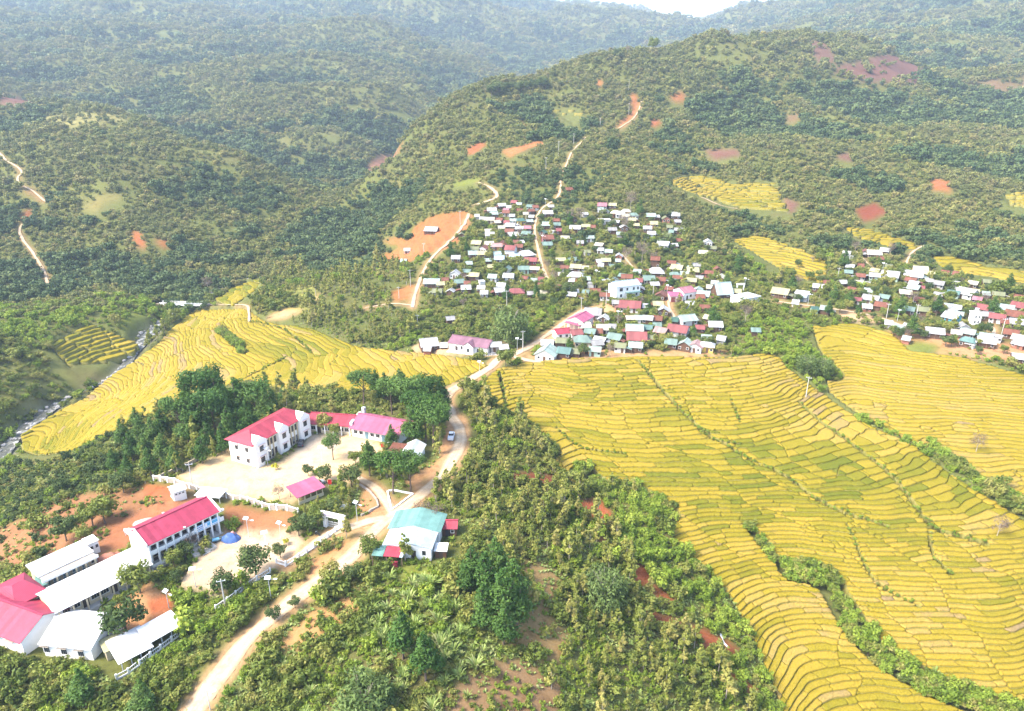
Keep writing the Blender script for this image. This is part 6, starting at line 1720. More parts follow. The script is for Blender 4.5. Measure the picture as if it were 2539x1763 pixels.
box_obj("tray", "paint_blue", e, -.8, .8, -.45, .45, .6, .95); tube_obj("wheel", "rubber", e, [(0, -.5, .3), (0, -.42, .3)], [.3, .3], 12); tube_obj("wheel", "rubber", e, [(0, .42, .3), (0, .5, .3)], [.3, .3], 12); boxes_obj("handle", "paint_blue", e, [(.8, 1.5, -.4, -.34, .85, .91), (.8, 1.5, .34, .4, .85, .91), (1.44, 1.5, -.34, .34, .85, .91)])
pa, pb, pc = P(*Z1(1260, 610)), P(*Z1(1400, 540)), P(*Z1(1330, 510)); e = empty("concrete_platform", (pa + pb) / 2, math.atan2(pb.y - pa.y, pb.x - pa.x)); tag(e, "bare concrete stage slab in front of the gallery school", "platform")
Lp = (pb - pa).length; box_obj("slab", "road_concrete", e, -Lp/2, Lp/2, 0, 4.6, -.5, .45); box_obj("step", "road_concrete", e, -1, 1, -.5, -.003, -.5, .2)
p = P(*Z1(1715, 522)); e = empty("basketball_post", p, .4); tag(e, "white basketball post on the lower yard", "basketball post")
box_obj("foot", "paint_white", e, -.5, .5, -.4, .4, -.2, .25); tube_obj("post", "paint_white", e, [(0, 0, .2), (0, .1, 2.2), (0, .7, 2.9)], [.1, .09, .07]); box_obj("backboard", "paint_white", e, -.8, .8, .7, .76, 2.5, 3.5); tube_obj("hoop", "paint_red", e, [(.22 * math.cos(t_), .98 + .22 * math.sin(t_), 2.7) for t_ in np.linspace(0, 6.0, 9)], [.02] * 9, 4)
def board(sx, sy, w, h, z0, mat, label, rz=0.0):
    p = P(sx, sy); e = empty("notice_board", p, rz); tag(e, label, "notice board")
    for s in (-1, 1): box_obj("post", "steel", e, s * w * .42 - .05, s * w * .42 + .05, -.05, .05, -.5, z0 + h)
    box_obj("panel", mat, e, -w/2, w/2, -.1, -.052, z0, z0 + h)
board(*ZA(1330, 1190), 2.6, 1.2, .9, "paint_white", "white notice board in the school garden", .3); board(*ZA(1190, 905), 1.0, 1.4, .8, "paint_red", "red notice board beside the grey car", .1); board(*ZA(1790, 480), .9, 1.2, .7, "paint_red", "red notice board behind the bushy pine", .1)
# two people working on the red soil
def person(sx, sy, rz, shirt, label, lean=.25):
    p = P(sx, sy); e = empty("person", (p.x, p.y, float(H(p.x, p.y))), rz); tag(e, label, "person", "people behind the gallery school")
    J = [(0,0,.92),(.0,lean*.5,1.18),(0,lean,1.42),(0,lean*1.2,1.52),(0,lean*1.35,1.66), (.10,0,.88),(.12,.05,.48),(.12,-.02,.06),(.12,.14,.03), (-.10,0,.88),(-.12,.02,.48),(-.12,-.1,.06),(-.12,.06,.03), (.19,lean,1.38),(.25,lean+.12,1.12),(.2,lean+.32,.98), (-.19,lean,1.38),(-.25,lean+.1,1.12),(-.18,lean+.34,1.0)]
    E = [(0,1),(1,2),(2,3),(3,4),(0,5),(5,6),(6,7),(7,8),(0,9),(9,10),(10,11),(11,12),(2,13),(13,14),(14,15),(2,16),(16,17),(17,18)]
    RAD = [.15,.15,.14,.06,.10,.10,.07,.05,.045,.10,.07,.05,.045,.07,.05,.04,.07,.05,.04]
    me = bpy.data.meshes.new("body"); me.from_pydata(J, E, []); me.materials.append(MATS[shirt])
    o = link("body", me, e); md = o.modifiers.new("skin", 'SKIN')
    for v, r in zip(me.skin_vertices[0].data, RAD): v.radius = (r, r * .85)
    me.skin_vertices[0].data[0].use_root = True
    o.modifiers.new("subd", 'SUBSURF').levels = 1
    V, F = tube([(0, lean*1.3, 1.72), (0, lean*1.35, 1.80)], [.16, .06], 8); link("hat", mesh_data("hat", V, F, ("plaster_cream",)), e)
person(*Z1(814, 462), 1.0, "cloth_pale", "person in pale blue clothes bending over the red soil"); person(*Z1(850, 450), 2.2, "cloth_blue", "person in dark blue clothes beside the pale clad one")

# bridge over the river
pa, pb = PD(366, 684), PD(460, 687)
zb = max(pa.z, pb.z) + .9; Lb = (pb - pa).length + 2; e = empty("bridge", ((pa.x + pb.x) / 2, (pa.y + pb.y) / 2, zb), math.atan2(pb.y - pa.y, pb.x - pa.x)); tag(e, "white concrete bridge with railings over the rocky river", "bridge")
box_obj("deck", "plaster_white", e, -Lb/2, Lb/2, -1.8, 1.8, -.7, 0)
for s in (-1, 1):
    rl = boxes_obj("railing", "paint_white", e, [(-Lb/2, Lb/2, s * 1.7 - .07, s * 1.7 + .07, .75, .9), (-Lb/2, Lb/2, s * 1.7 - .05, s * 1.7 + .05, .4, .5)])
    for k in range(15): box_obj("rail_post", "paint_white", rl, -Lb/2 + .1 + k * (Lb - .3) / 14, -Lb/2 + .3 + k * (Lb - .3) / 14, s * 1.7 - .1, s * 1.7 + .1, 0.002, 1.0)
for x_ in (-Lb * .28, Lb * .18): box_obj("pier", "plaster_grey", e, x_ - .45, x_ + .45, -1.6, 1.6, -6, -.703)
for s in (-1, 1): box_obj("abutment", "stone_stain", e, s * (Lb/2 + .3) - 1, s * (Lb/2 + .3) + 1, -2.2, 2.2, -5, -.02)
# river boulders
def rock_mesh(seed):
    rs = np.random.default_rng(seed); nu, nv = 9, 6; V = [(0, 0, -1)]; F = []
    for j in range(1, nv):
        for i in range(nu):
            a = 2 * math.pi * i / nu; b_ = -math.pi / 2 + math.pi * j / nv; r = 1 + rs.uniform(-.2, .2)
            V.append((r * math.cos(a) * math.cos(b_), r * math.sin(a) * math.cos(b_) * .8, r * math.sin(b_) * .65))
    V.append((0, 0, .65)); T = len(V) - 1
    for i in range(nu): F.append((0, 1 + (i + 1) % nu, 1 + i)); F.append((T, T - nu + i, T - nu + (i + 1) % nu))
    for j in range(nv - 2):
        for i in range(nu): F.append((1 + j * nu + i, 1 + j * nu + (i + 1) % nu, 1 + (j + 1) * nu + (i + 1) % nu, 1 + (j + 1) * nu + i))
    return mesh_data("boulder", V, F, ("boulder",))
ROCKS = [rock_mesh(i) for i in range(5)]
for k in range(170):
    i = random.randrange(len(river_line)); a_ = random.uniform(-1.35, 1.35)
    tn = river_line[min(i + 1, len(river_line) - 1)] - river_line[max(i - 1, 0)]; tn /= max(1e-6, np.hypot(*tn)); s = random.uniform(.3, .95) * (1.6 if random.random() < .12 else 1)
    x, y = river_line[i][0] - tn[1] * a_ * river_w[i] * 1.15, river_line[i][1] + tn[0] * a_ * river_w[i] * 1.15
    o = link("boulder", ROCKS[k % 5], None, (x, y, river_z[i] - .15 + .1 * s), (0, 0, random.uniform(0, 6.28))); o.scale = (s, s, s); tag(o, "grey boulder lying in the rocky river bed", "boulder", "river boulders")
# small waterfall in the red scar beside the paddies
wl = line_w([(1617, 1424), (1622, 1436), (1626, 1446), (1634, 1454)], .4); nW = len(wl)
plain("falling_water", (.5,.5,.5), .3, .35, 3)
V = []; F = []
for i in range(nW):
    t_ = wl[min(i + 1, nW - 1)] - wl[max(i - 1, 0)]; t_ /= max(1e-6, np.hypot(*t_)); wd = .22 + .12 * math.sin(i * 1.3)
    for s in (-1, 0, 1): x, y = wl[i][0] - t_[1] * wd * s, wl[i][1] + t_[0] * wd * s; V.append((x, y, float(H(x, y)) + .22 + (.08 if s == 0 else 0)))
for i in range(nW - 1):
    for s in range(2): F.append((i * 3 + s, i * 3 + s + 1, i * 3 + s + 4, i * 3 + s + 3))
tag(link("waterfall", mesh_data("waterfall", V, F, ("falling_water",), smooth_shade=True)), "thin white waterfall on the slope above the paddies", kind='structure')
# ------------------------------------------------------------------ trees one can point at
CROWN_R = {'broad': 3.2, 'green': 3.0, 'pine': 2.7, 'tallpine': 3.9, 'bare': 2.6, 'yellow': 1.25, 'bamboo': 4.6, 'banana': 1.9, 'bright': 1.55, 'shrub': 1.55, 'slim': 1.0, 'coffee': 1.05}
HEIGHT = {'broad': 6.6, 'green': 6.4, 'pine': 11.6, 'tallpine': 12.4, 'bare': 6.6, 'yellow': 2.5, 'bamboo': 8.0, 'banana': 2.4, 'bright': 2.6, 'shrub': 2.7, 'slim': 5.3, 'coffee': 1.9}
TREES = []
def tree_r(kindname, name, sx, sy, rpx, label, cat="tree", group=None, stretch=1.0):
    """foot pixel and crown radius in pixels of the photograph"""
    p = P(sx, sy); s = rpx / px_per_m(p) / CROWN_R[kindname]
    TREES.append((p.x, p.y, rpx / px_per_m(p) * .7))
    return plant(kindname, name, (p.x, p.y, p.z - .05), (s, s, s * stretch), random.uniform(0, 6.28), label, cat, group)
def tree_h(kindname, name, sx, sy, hm, label, cat="tree", group=None, wide=1.0):
    p = P(sx, sy); s = hm / HEIGHT[kindname]
    TREES.append((p.x, p.y, CROWN_R[kindname] * s * wide * .7))
    return plant(kindname, name, (p.x, p.y, p.z - .05), (s * wide, s * wide, s), random.uniform(0, 6.28), label, cat, group)
G_LEFT = [(430,955,13.5),(465,948,15),(500,950,15),(540,958,14),(575,955,13),(450,990,11),(600,962,10),(410,975,11),(520,992,10),(560,985,10),(485,975,12),(425,1000,9),
          (320,995,9),(350,1012,10),(300,1035,9),(372,1042,9),(340,1072,8),(395,1062,8),(290,1078,7),(612,932,9),(640,915,8),(330,1035,8),(260,1060,7),(470,1012,9),(505,1015,8),(370,985,9),(310,965,8),(280,1000,8),(540,985,9),(455,1040,7)]
for i, (x, y, h_) in enumerate(G_LEFT):
    tree_h('tallpine' if i % 3 == 1 and i < 12 else 'pine', "pine_tree", x * K, y * K, h_ * (1.32 if i < 12 else 1.15) * random.uniform(.92, 1.06), "dark green pine in the dense grove left of the two-storey school", group="pines of the grove left of the school", wide=1.12)
G_RIGHT = [(880,930,12),(920,942,13),(960,932,12.5),(900,905,11),(955,992,12),(988,962,11),(930,1000,11),(972,1003,12),(865,905,10),(940,965,12),(992,925,11),(845,890,9)]
for x, y, h_ in G_RIGHT:
    tree_h('tallpine' if h_ > 11.4 else 'pine', "pine_tree", x * K, y * K, h_ * 1.2, "tall rounded pine in the grove between pink roof and road bend", group="pines by the road bend", wide=1.1)
for x, y, h_, k_, lab in [(816,908,13.5,'tallpine',"lone tall pine with a bare trunk above the paddies behind the school"),
        (882,1108,13,'tallpine',"left of two tall pines standing in the white-edged triangular island"), (922,1103,12,'tallpine',"right of two tall pines standing in the white-edged triangular island"),
        (830,1068,11,'pine',"bushy dark pine in front of the pink-roofed classroom row"), (748,1032,8,'tallpine',"round-headed pine at the end of the paved court"),
        (905,1478,11.5,'pine',"bright green pine rising from cane grass, left of a pair"), (955,1528,11.5,'pine',"bright green pine rising from cane grass, right of a pair"),
        (195,1590,9.5,'pine',"pine below the white hall with its trunk showing"), (330,1610,9,'pine',"yellowish green pine below the fence shelters"),
        (880,1005,8,'pine',"small pine at the gable of the pink-roofed classroom row")]:
    tree_h(k_, "pine_tree", x * K, y * K, h_, lab, wide=1.12)
for x, y, h_ in [(1090,1345,12),(1128,1402,14),(1062,1310,10),(1112,1300,11),(1152,1358,12),(1130,1445,10),(1085,1400,10),(1160,1400,10),(1045,1335,8)]:
    tree_h('pine', "pine_tree", x * K, y * K, h_, "dark green pine in the clump below the green-roofed shop house", group="pines below the shop house", wide=1.2)

ROUND = [
 ('green', *Z1(905, 835), 42, "round leafy tree over the long white roof"), ('broad', *Z1(825, 1112), 56, "large spreading tree with pale forked trunk beside the white hall"),
 ('bright', *Z1(1240, 1085), 44, "silvery green tree above the upper fence shelter"), ('broad', *Z1(1440, 845), 34, "dark tree inside the fence left of the yard lamp"),
 ('broad', *Z1(1652, 725), 44, "big dark round tree at the lower edge of the lower yard"), ('bright', *Z1(1560, 805), 28, "light green tree in front of the big dark yard tree"),
 ('broad', *Z1(1812, 605), 20, "small clipped round tree at the fence corner"), ('broad', *Z1(1930, 468), 28, "dark round tree left of the school gate, lower of three"),
 ('broad', *Z1(2000, 440), 26, "dark round tree left of the school gate, middle of three"), ('green', *Z1(2055, 400), 26, "dark round tree beside the school gate sign, upper of three"),
 ('bright', *Z1(1500, 432), 22, "fresh green tree beside the blue tarpaulin"), ('green', *Z1(1130, 668), 26, "leafy tree in front of the gallery school"),
 ('broad', *Z1(1200, 610), 24, "dark tree against the gallery school front"), ('broad', *Z1(1150, 768), 19, "small dark tree at the lower yard's left edge"),
 ('bare', *Z1(1255, 560), 22, "thin sparse tree before the gallery school banner"), ('green', *Z1(680, 385), 38, "broad green tree on the red slope above the school roofs"),
 ('green', *Z1(600, 400), 34, "green tree leaning beside others on the red slope"), ('broad', *Z1(430, 500), 36, "brownish dark conical tree on the red slope"),
 ('green', *Z1(560, 505), 24, "green bushy tree behind the tank room"), ('broad', *Z1(1905, 930), 17, "dark small tree on the road verge, right of a pair"),
 ('broad', *Z1(1770, 1010), 20, "dark small tree on the road verge, left of a pair"), ('green', *Z1(2130, 780), 30, "dense bush tree where fence slope meets the road"),
 ('broad', *Z1(800, 185), 30, "dark green bush tree under the yard wall corner"), ('broad', *Z1(390, 205), 22, "grey green bush tree on the bare red hillside"),
 ('green', *ZA(1135, 268), 24, "flowering tree standing before the low red-roofed wing"), ('broad', *ZA(612, 482), 23, "dark tree against the two-storey school front"),
 ('broad', *ZA(942, 778), 15, "small conical dark tree at the court edge"), ('broad', *ZA(1150, 858), 24, "dark leafy tree beside the parked grey car"),
 ('broad', *ZA(1432, 905), 30, "large grey green tree above the garden beds"), ('broad', *ZA(1242, 1195), 22, "round garden tree behind the white notice board"),
 ('bare', *ZA(615, 1050), 19, "thin crooked tree alone on the sandy yard"), ('green', *ZA(1480, 640), 18, "small dark tree on the pale garden terrace"),
 ('green', *ZA(1075, 1235), 20, "bright leafy tree above the school gate"), ('green', *ZA(1240, 320), 17, "young tree in the hedge before the low wing"),
 ('green', *(918 * 1.0, 1386), 30, "dark tree between road and shop house"), ('broad', *(876, 1440), 26, "rounded dark tree on the roadside below the shop"),
 ('green', 1255, 912, 26, "leafy bush tree where the road enters the village"), ('broad', *Z4(650, 1500), 17, "dark round tree in front of the lowest village houses"),
 ('bare', *Z4(1050, 1490), 15, "grey feathery tree between the lowest village houses"), ('broad', *Z4(440, 600), 20, "dark tree left of the green-roofed hut on the bend"),
 ('green', *Z4(110, 600), 26, "big bright-topped tree left of the bend in the village"), ('green', *Z6(340, 480), 19, "dark rounded tree at the foot of the upper paddies"),
 ('broad', *Z7(790, 1210), 15, "dense dark round tree at the hamlet's lower edge"), ('green', *Z6(1690, 1140), 12, "rounded tree where the road passes the upper paddies"),
]
for k_, x, y, r_, lab in ROUND:
    tree_r(k_, "garden_tree" if x < 1100 else "village_tree", x, y, r_, lab)
tree_r('yellow', "yellow_shrub", *ZA(565, 712), 10, "bright yellow shrub at the court corner of the two-storey school", "shrub")
tree_r('bright', "green_shrub", *ZA(1020, 768), 11, "lime green shrub beside the conical dark tree", "shrub")
tree_r('yellow', "yellow_shrub", *Z1(1850, 520), 10, "yellow shrub beside the lower yard lamp", "shrub")
for x, y, r_, lab in [(1262, 850, 58, "huge feathery bamboo clump on the slope above the white villa"), (1497, 1500, 62, "broad bamboo clump beside the red landslip scars"), (905, 1775, 78, "pale feathery bamboo clump at the bottom edge"),
                      (2000, 925, 30, "dense clump at the head of the green gully, left of two"), (2035, 930, 28, "dense clump at the head of the green gully, right of two")]:
    tree_r('bamboo', "bamboo_clump", x, y, r_, lab, "bamboo")
BARE_T = [(2470,1335,24,"leafless reddish tree alone in the lower right paddies"), (1563,520,18,"grey brown bare tree above the upper right village houses"), (1547,575,17,"bare brownish tree below the cream hip-roofed houses"),
          (1414,552,14,"pale grey tree right of the lane, left of a pair"), (1439,552,15,"pale grey tree right of the lane, right of a pair"), (1591,650,20,"tall bare brown tree in the middle of the right hillside"),
          (1552,655,17,"bare brown tree left of the dark wooden house"), (1620,660,15,"bare brown tree above the dark wooden house"), (1847,800,18,"brown tree in the thicket below the gate arch"), (2120,628,12,"bare purple-brown tree at the top of the hamlet track"),
          (2205,635,13,"bare purple-brown tree beside the hamlet's upper paddies"), (2262,755,14,"grey bare tree in the middle of the hamlet"), (1357,672,12,"brown tree at the lower bend of the lane"), (1372,705,13,"dull purple tree below the lane's end"),
          (2420,1120,20,"pale leafless tree beside the shrub line of the upper paddies"), (1045,1290,22,"reddish bare tree at the roadside behind the shop"), (1080,1300,24,"grey bare tree behind the red-roofed shed"), (517,720,14,"pale dead tree beside the river above the bridge")]
for x, y, r_, lab in BARE_T:
    tree_r('bare', "bare_tree", x, y, r_, lab, "tree", stretch=1.15)
for x, y, r_, lab in [(*Z3(1310, 430), 13, "banana plant below the red-roofed village house"), (*ZC(500, 320), 22, "banana plant at the roadside behind the shop"), (*ZC(690, 490), 14, "banana plant by the shop's back yard"), (*Z4(375, 345), 10, "banana plant below the big hip-roofed house"),
                      (*Z5(1660, 450), 14, "banana plant on the track left of the hamlet"), (*ZA(1450, 1095), 17, "palm-like plant in the school garden"), (*Z6(560, 930), 13, "banana plant in the thicket below the sandy road"), (1705, 1395, 12, "banana plant in the green gully of the paddies"), (2400, 1700, 20, "banana plant low in the paddies' gully")]:
    tree_r('banana', "banana_plant", x, y, r_, lab, "plant")
for x, y, h_, k_, lab in [(1465,119,20,'green',"tallest tree on the ridge skyline"), (1408,121,11,'bare',"small tree on the ridge skyline left of a pair of saplings"), (1428,119,9,'slim',"sapling on the ridge skyline, left of two"), (1444,118,9,'slim',"sapling on the ridge skyline, right of two"), (1384,133,13,'broad',"leftmost bushy tree on the ridge skyline")]:
    tree_h(k_, "ridge_tree", x * K, y * K, h_, lab, wide=.9)
for i in range(16):
    x = 1105 + i * 8 + random.uniform(-3, 3)
    tree_h('broad', "ridge_tree", x * K, (208 - 14 * (i / 15) + random.uniform(-1, 9)) * K, random.uniform(9, 14), "dark crown in the hilltop copse on the ridge shoulder", group="hilltop copse")

# trees between the village houses
VT = []
for k in range(3500):
    if len(VT) >= 270: break
    sx = random.uniform(1060, 2539); sy = random.uniform(515, 880)
    dx_, dy_ = sx / K, sy / K
    if not any(in_poly(np.array([dx_]), np.array([dy_]), q)[0] for q in ([(1050,470),(1250,455),(1500,470),(1640,560),(1700,640),(1640,795),(1230,795),(1340,700),(1240,690),(930,690),(960,600)], [(1700,640),(1880,560),(1990,560),(2100,590),(2300,660),(2300,815),(2100,785),(1990,755),(1960,725),(1700,700)])): continue
    p = P(sx, sy); r_ = random.uniform(1.5, 2.9)
    if any((p.x - a) ** 2 + (p.y - b_) ** 2 < (c + r_ * .22) ** 2 for a, b_, c in EXCL + TREES): continue
    if float(H(p.x, p.y, ROAD_D)) < r_ * .6: continue
    k_ = random.choice(['broad', 'green', 'green', 'broad', 'bare', 'pine'] if random.random() < .5 else ['broad', 'green'])
    s_ = r_ / CROWN_R[k_]
    reg = "right-hand hamlet" if sx > 1980 else ("lower village" if sy > 770 else "hillside village")
    lab = {'broad': "dark leafy tree", 'green': "olive green leafy tree", 'bare': "sparse brownish tree", 'pine': "conical dark tree"}[k_] + " among the houses of the " + reg
    plant(k_, "village_tree", (p.x, p.y, p.z - .05), (s_, s_, s_ * random.uniform(.8, 1.05)), random.uniform(0, 6.28), lab, "tree", "trees among the houses, " + k_ + " " + reg)
    VT.append(1); TREES.append((p.x, p.y, r_ * .6))
# ------------------------------------------------------------------ the plant cover
EX = np.array([e for e in EXCL] + [t_ for t_ in TREES])
class Grid2:
    def __init__(s, arr, cell=6.0):
        s.c = cell; s.d = {}
        for k, (x, y, r) in enumerate(arr):
            n = int(math.ceil(r / cell))
            for i in range(int(math.floor((x - r) / cell)), int(math.floor((x + r) / cell)) + 1):
                for j in range(int(math.floor((y - r) / cell)), int(math.floor((y + r) / cell)) + 1):
                    s.d.setdefault((i, j), []).append((x, y, r))
    def hit(s, x, y, pad=0.0):
        for (a, b_, r) in s.d.get((int(math.floor(x / s.c)), int(math.floor(y / s.c))), ()):
            if (x - a) ** 2 + (y - b_) ** 2 < (r + pad) ** 2: return True
        return False
EG = Grid2(EX)
# horizon of each grid column, to skip what lies deep behind a ridge
SL = (Zg - CAM_Z) / GR
HOR = np.maximum.accumulate(SL, axis=1)
# rasters for quick tests
NOGROW = np.zeros(Z.shape)
NOGROW = np.maximum(NOGROW, BARE)
NOGROW[ROAD_D < np.where(GR > 350, .4 + GR * .003, 1.5 + GR * .005)] = 1
NOGROW[RICE_MASK] = 1
fm_ = RICE_MASK & (GR > 262)
for k_ in range(1, 7): NOGROW[:, :-k_][fm_[:, k_:]] = 1
fm_ = (BARE > .95) & (GR > 262)
for k_ in range(1, 5): NOGROW[:, :-k_][fm_[:, k_:]] = 1
NOGROW[RD < river_w[RI] * 1.35] = 1
# soften
def raster(G, x, y):
    return H(x, y, G)

def candidates(c, r0, r1, smin):
    na = int(math.radians(100) / c); nl = int(math.log(r1 / r0) / c)
    a, l = np.meshgrid(np.arange(na), np.arange(nl), indexing='ij')
    a = -math.radians(50) + (a + rng.random(a.shape)) * c; l = math.log(r0) + (l + rng.random(l.shape)) * c
    a = a.ravel(); l = l.ravel(); r = np.exp(l)
    keep = rng.random(len(r)) < np.clip((c * r / smin) ** 2, 0, 1)
    a, r = a[keep], r[keep]
    return np.sin(a) * r, np.cos(a) * r, r
def visible(x, y, z, r, hgt):
    u, v = grid_uv(x, y)
    hz_ = HOR[u.astype(int), np.maximum(v.astype(int) - 2, 0)]
    return (z + hgt - CAM_Z) / r > hz_ - 6.0 / r
def screen(x, y, z):
    dep = y * math.cos(PITCH) + (CAM_Z - z) * math.sin(PITCH)
    up = -y * -math.sin(PITCH) * 1.0 + (z - CAM_Z) * math.cos(PITCH)
    return 1269.5 + FPX * x / dep, 881.5 - FPX * (y * math.sin(PITCH) + (z - CAM_Z) * math.cos(PITCH)) / dep, FPX / dep

VILLAGE = [poly_w([(1040,455),(1250,450),(1500,470),(1640,560),(1700,640),(1640,800),(1230,800),(1340,700),(1240,690),(930,690),(960,600)]), poly_w([(1700,640),(1880,560),(1990,560),(2100,590),(2400,660),(2400,830),(2100,790),(1990,760),(1960,725),(1700,700)])]
TYPE_POLY = [  # who grows where near the camera (2298 px grid)
 ('slim', poly_w([(1045,905),(1180,960),(1260,1080),(1320,1120),(1440,1280),(1500,1380),(1640,1480),(1740,1640),(1180,1640),(1240,1520),(1180,1440),(1160,1280),(1040,1160),(1000,1090),(1040,1010)]), .95),
 ('bright', poly_w([(1425,1112),(1490,1180),(1565,1260),(1635,1330),(1695,1440),(1760,1600),(1690,1600),(1600,1440),(1480,1330),(1400,1230),(1330,1120)]), .6),
 ('cane', poly_w([(820,1300),(1000,1300),(1040,1400),(1100,1480),(1060,1560),(950,1640),(640,1640),(700,1500),(800,1420)]), .8),
 ('shrub', poly_w([(640,1380),(830,1260),(860,1320),(800,1430),(620,1640),(470,1640)]), .6),
 ('shrub', poly_w([(0,1480),(420,1500),(420,1640),(-100,1660)]), .8),
 ('shrub', poly_w([(380,1500),(620,1330),(650,1350),(560,1440),(450,1580),(380,1640)]), .75),
 ('coffee', poly_w([(-60,1040),(150,1000),(300,960),(330,1080),(200,1110),(80,1150),(-60,1220)]), .9),
 ('coffee', poly_w([(-60,1220),(80,1150),(250,1100),(380,1100),(300,1180),(100,1280),(-60,1340)]), .3),
 ('shrub', poly_w([(-60,1290),(60,1210),(120,1280),(40,1330),(-60,1400)]), .9),
 ('shrub', poly_w([(600,900),(740,860),(900,860),(1000,880),(990,960),(900,960),(760,940),(660,930)]), .8),
 ('slim', poly_w([(690,640),(900,560),(930,640),(900,700),(980,760),(760,770),(700,720)]), .8),
 ('shrub', poly_w([(940,690),(1240,680),(1340,690),(1200,780),(1100,770),(960,770)]), .75),
 ('bright', poly_w([(1180,770),(1230,720),(1310,685),(1240,700),(1160,730)]), .95),
 ('bright', poly_w([(0,640),(250,640),(300,720),(100,780),(0,760)]), .9),
 ('shrub', poly_w([(-60,760),(100,780),(160,830),(300,800),(330,770),(250,850),(120,915),(0,960),(-60,960)]), .9),
]
lists = {k: [] for k in ('slim', 'shrub', 'bright', 'coffee', 'cane')}
X_, Y_, R_ = candidates(.0085, 78, 430, 1.75)
n_a = fbm(X_, Y_, 38, 3, 61); n_b = fbm(X_, Y_, 16, 2, 62); ng_ = raster(NOGROW, X_, Y_); hz_ = H(X_, Y_, Zg)
typ = np.where(n_a > .12, 'bright', np.where(n_a < -.22, 'slim', 'shrub')).astype(object)
dens = np.full(len(X_), .62) + .35 * n_b
for nm, pl, dn in TYPE_POLY:
    m = in_poly(X_, Y_, pl); q_ = rng.random(m.sum()); alt = np.where(n_b[m] > .1, 'bright', 'shrub')
    typ[m] = np.where(q_ < (.55 if nm == 'slim' else .84), nm, alt); dens[m] = dn * np.clip((.68 if nm == 'slim' else .82) + .5 * n_a[m], .35, 1.05)
for pl in VILLAGE:
    m = in_poly(X_, Y_, pl); typ[m] = np.where(rng.random(m.sum()) < .82, 'shrub', np.where(rng.random(m.sum()) < .5, 'slim', 'bright')); dens[m] = .72
ok = (rng.random(len(X_)) < dens) & (ng_ < .5) | ((ng_ >= .5) & (ng_ < .93) & (rng.random(len(X_)) > ng_) & (rng.random(len(X_)) < .35))
ok &= visible(X_, Y_, hz_, R_, 4)
sxp, syp, ppm_ = screen(X_, Y_, hz_)
ok &= (sxp > -260) & (sxp < 2800) & (syp < 1990)
for i in np.nonzero(ok)[0]:
    t_ = typ[i]
    base_s = {'slim': 1.0, 'shrub': 1.0, 'bright': .85, 'coffee': .95, 'cane': 1.0}[t_]
    s = base_s * float(np.clip(rng.lognormal(0, .30), .45, 1.9)) * (1 + .35 * float(n_b[i]))
    s = s * max(1.0, (R_[i] * .0085 / 2.6) if t_ != 'cane' else 1)
    if EG.hit(X_[i], Y_[i], .5 * s): continue
    lists[t_].append((X_[i], Y_[i], hz_[i] - .08, s, rng.random() * 6.283, sxp[i], syp[i], ppm_[i]))
# shrubs along ditches and gullies in the paddies
for ln_, w_ in DITCH_W:
    n = int(len(ln_) * 1.5 * max(1, w_) * (1.5 if w_ > 1.1 else 1.1))
    for q in range(n):
        k = rng.integers(0, len(ln_)); a_ = rng.random() * 6.283; d_ = w_ * math.sqrt(rng.random()) * .95
        x, y = ln_[k][0] + math.cos(a_) * d_, ln_[k][1] + math.sin(a_) * d_
        z = float(H(x, y, Z_BASE)) + (.47 * float(field_warp(np.array([x]), np.array([y]), .6, 3)[0]) if in_poly(np.array([x]), np.array([y]), RICE_W['main'])[0] else 0) - (.25 if w_ < 1.2 else .9)
        s = (.30 if w_ < 1.1 else rng.uniform(.6, 1.25)) * rng.uniform(.8, 1.2)
        t_ = 'bright' if rng.random() < .6 else ('shrub' if rng.random() < .75 else 'cane')
        a1, b1, c1 = screen(x, y, z)
        lists[t_].append((x, y, z, s, rng.random() * 6.283, a1, b1, c1))
print({k: len(v) for k, v in lists.items()})
REG = [("on the spur right of the dirt road", lambda x, y: x > 1000 and y > 1000), ("between the road and the school fence", lambda x, y: x > 380 and y > 1440), ("on the slope left of the school", lambda x, y: x < 480 and y > 1030)]
NAMES = {'slim': ("plantation_tree", "slender grey green plantation tree", "tree"), 'shrub': ("shrub", "rounded dull green shrub", "shrub"), 'bright': ("leafy_bush", "fresh green leafy bush", "bush"), 'coffee': ("coffee_bush", "low dark coffee bush", "bush")}
for k_ in ('slim', 'shrub', 'bright', 'coffee'):
    L_ = lists[k_]
    def seen(t_): return -10 < t_[5] < 2550 and 0 < t_[6] < 1800
    L_.sort(key=lambda t_: -(t_[3] * t_[7] if seen(t_) else 0))
    nm, lab, cat = NAMES[k_]
    for (x, y, z, s, rz, a1, b1, c1) in L_[:300]:
        reg = next((t_ for t_, f in REG if f(a1, b1)), "on the valley slopes away from the school road")
        plant(k_, nm, (x, y, z), (s, s, s * random.uniform(.85, 1.15)), rz, lab + " " + reg, cat, {'slim': 'plantation trees ', 'shrub': 'shrubs ', 'bright': 'leafy bushes ', 'coffee': 'coffee bushes '}[k_] + reg)
    rest = L_[300:]
    if rest:
        A_ = np.array([t_[:5] for t_ in rest]); nvar = len(KINDS_T[k_])
        scatter_stuff({'slim': "plantation_undergrowth", 'shrub': "hillside_shrubbery", 'bright': "hillside_foliage", 'coffee': "coffee_undergrowth"}[k_], {'slim': "mass of slender plantation trees on the slopes", 'shrub': "mass of dull green shrubs covering the slopes", 'bright': "mass of fresh green bushes on slopes and banks", 'coffee': "mass of low coffee bushes left of the school"}[k_],
                      [merged(k_, i) for i in range(nvar)], A_[:, :3], A_[:, 3], A_[:, 4], rng.integers(0, nvar, len(A_)))
A_ = np.array([t_[:5] for t_ in lists['cane']])
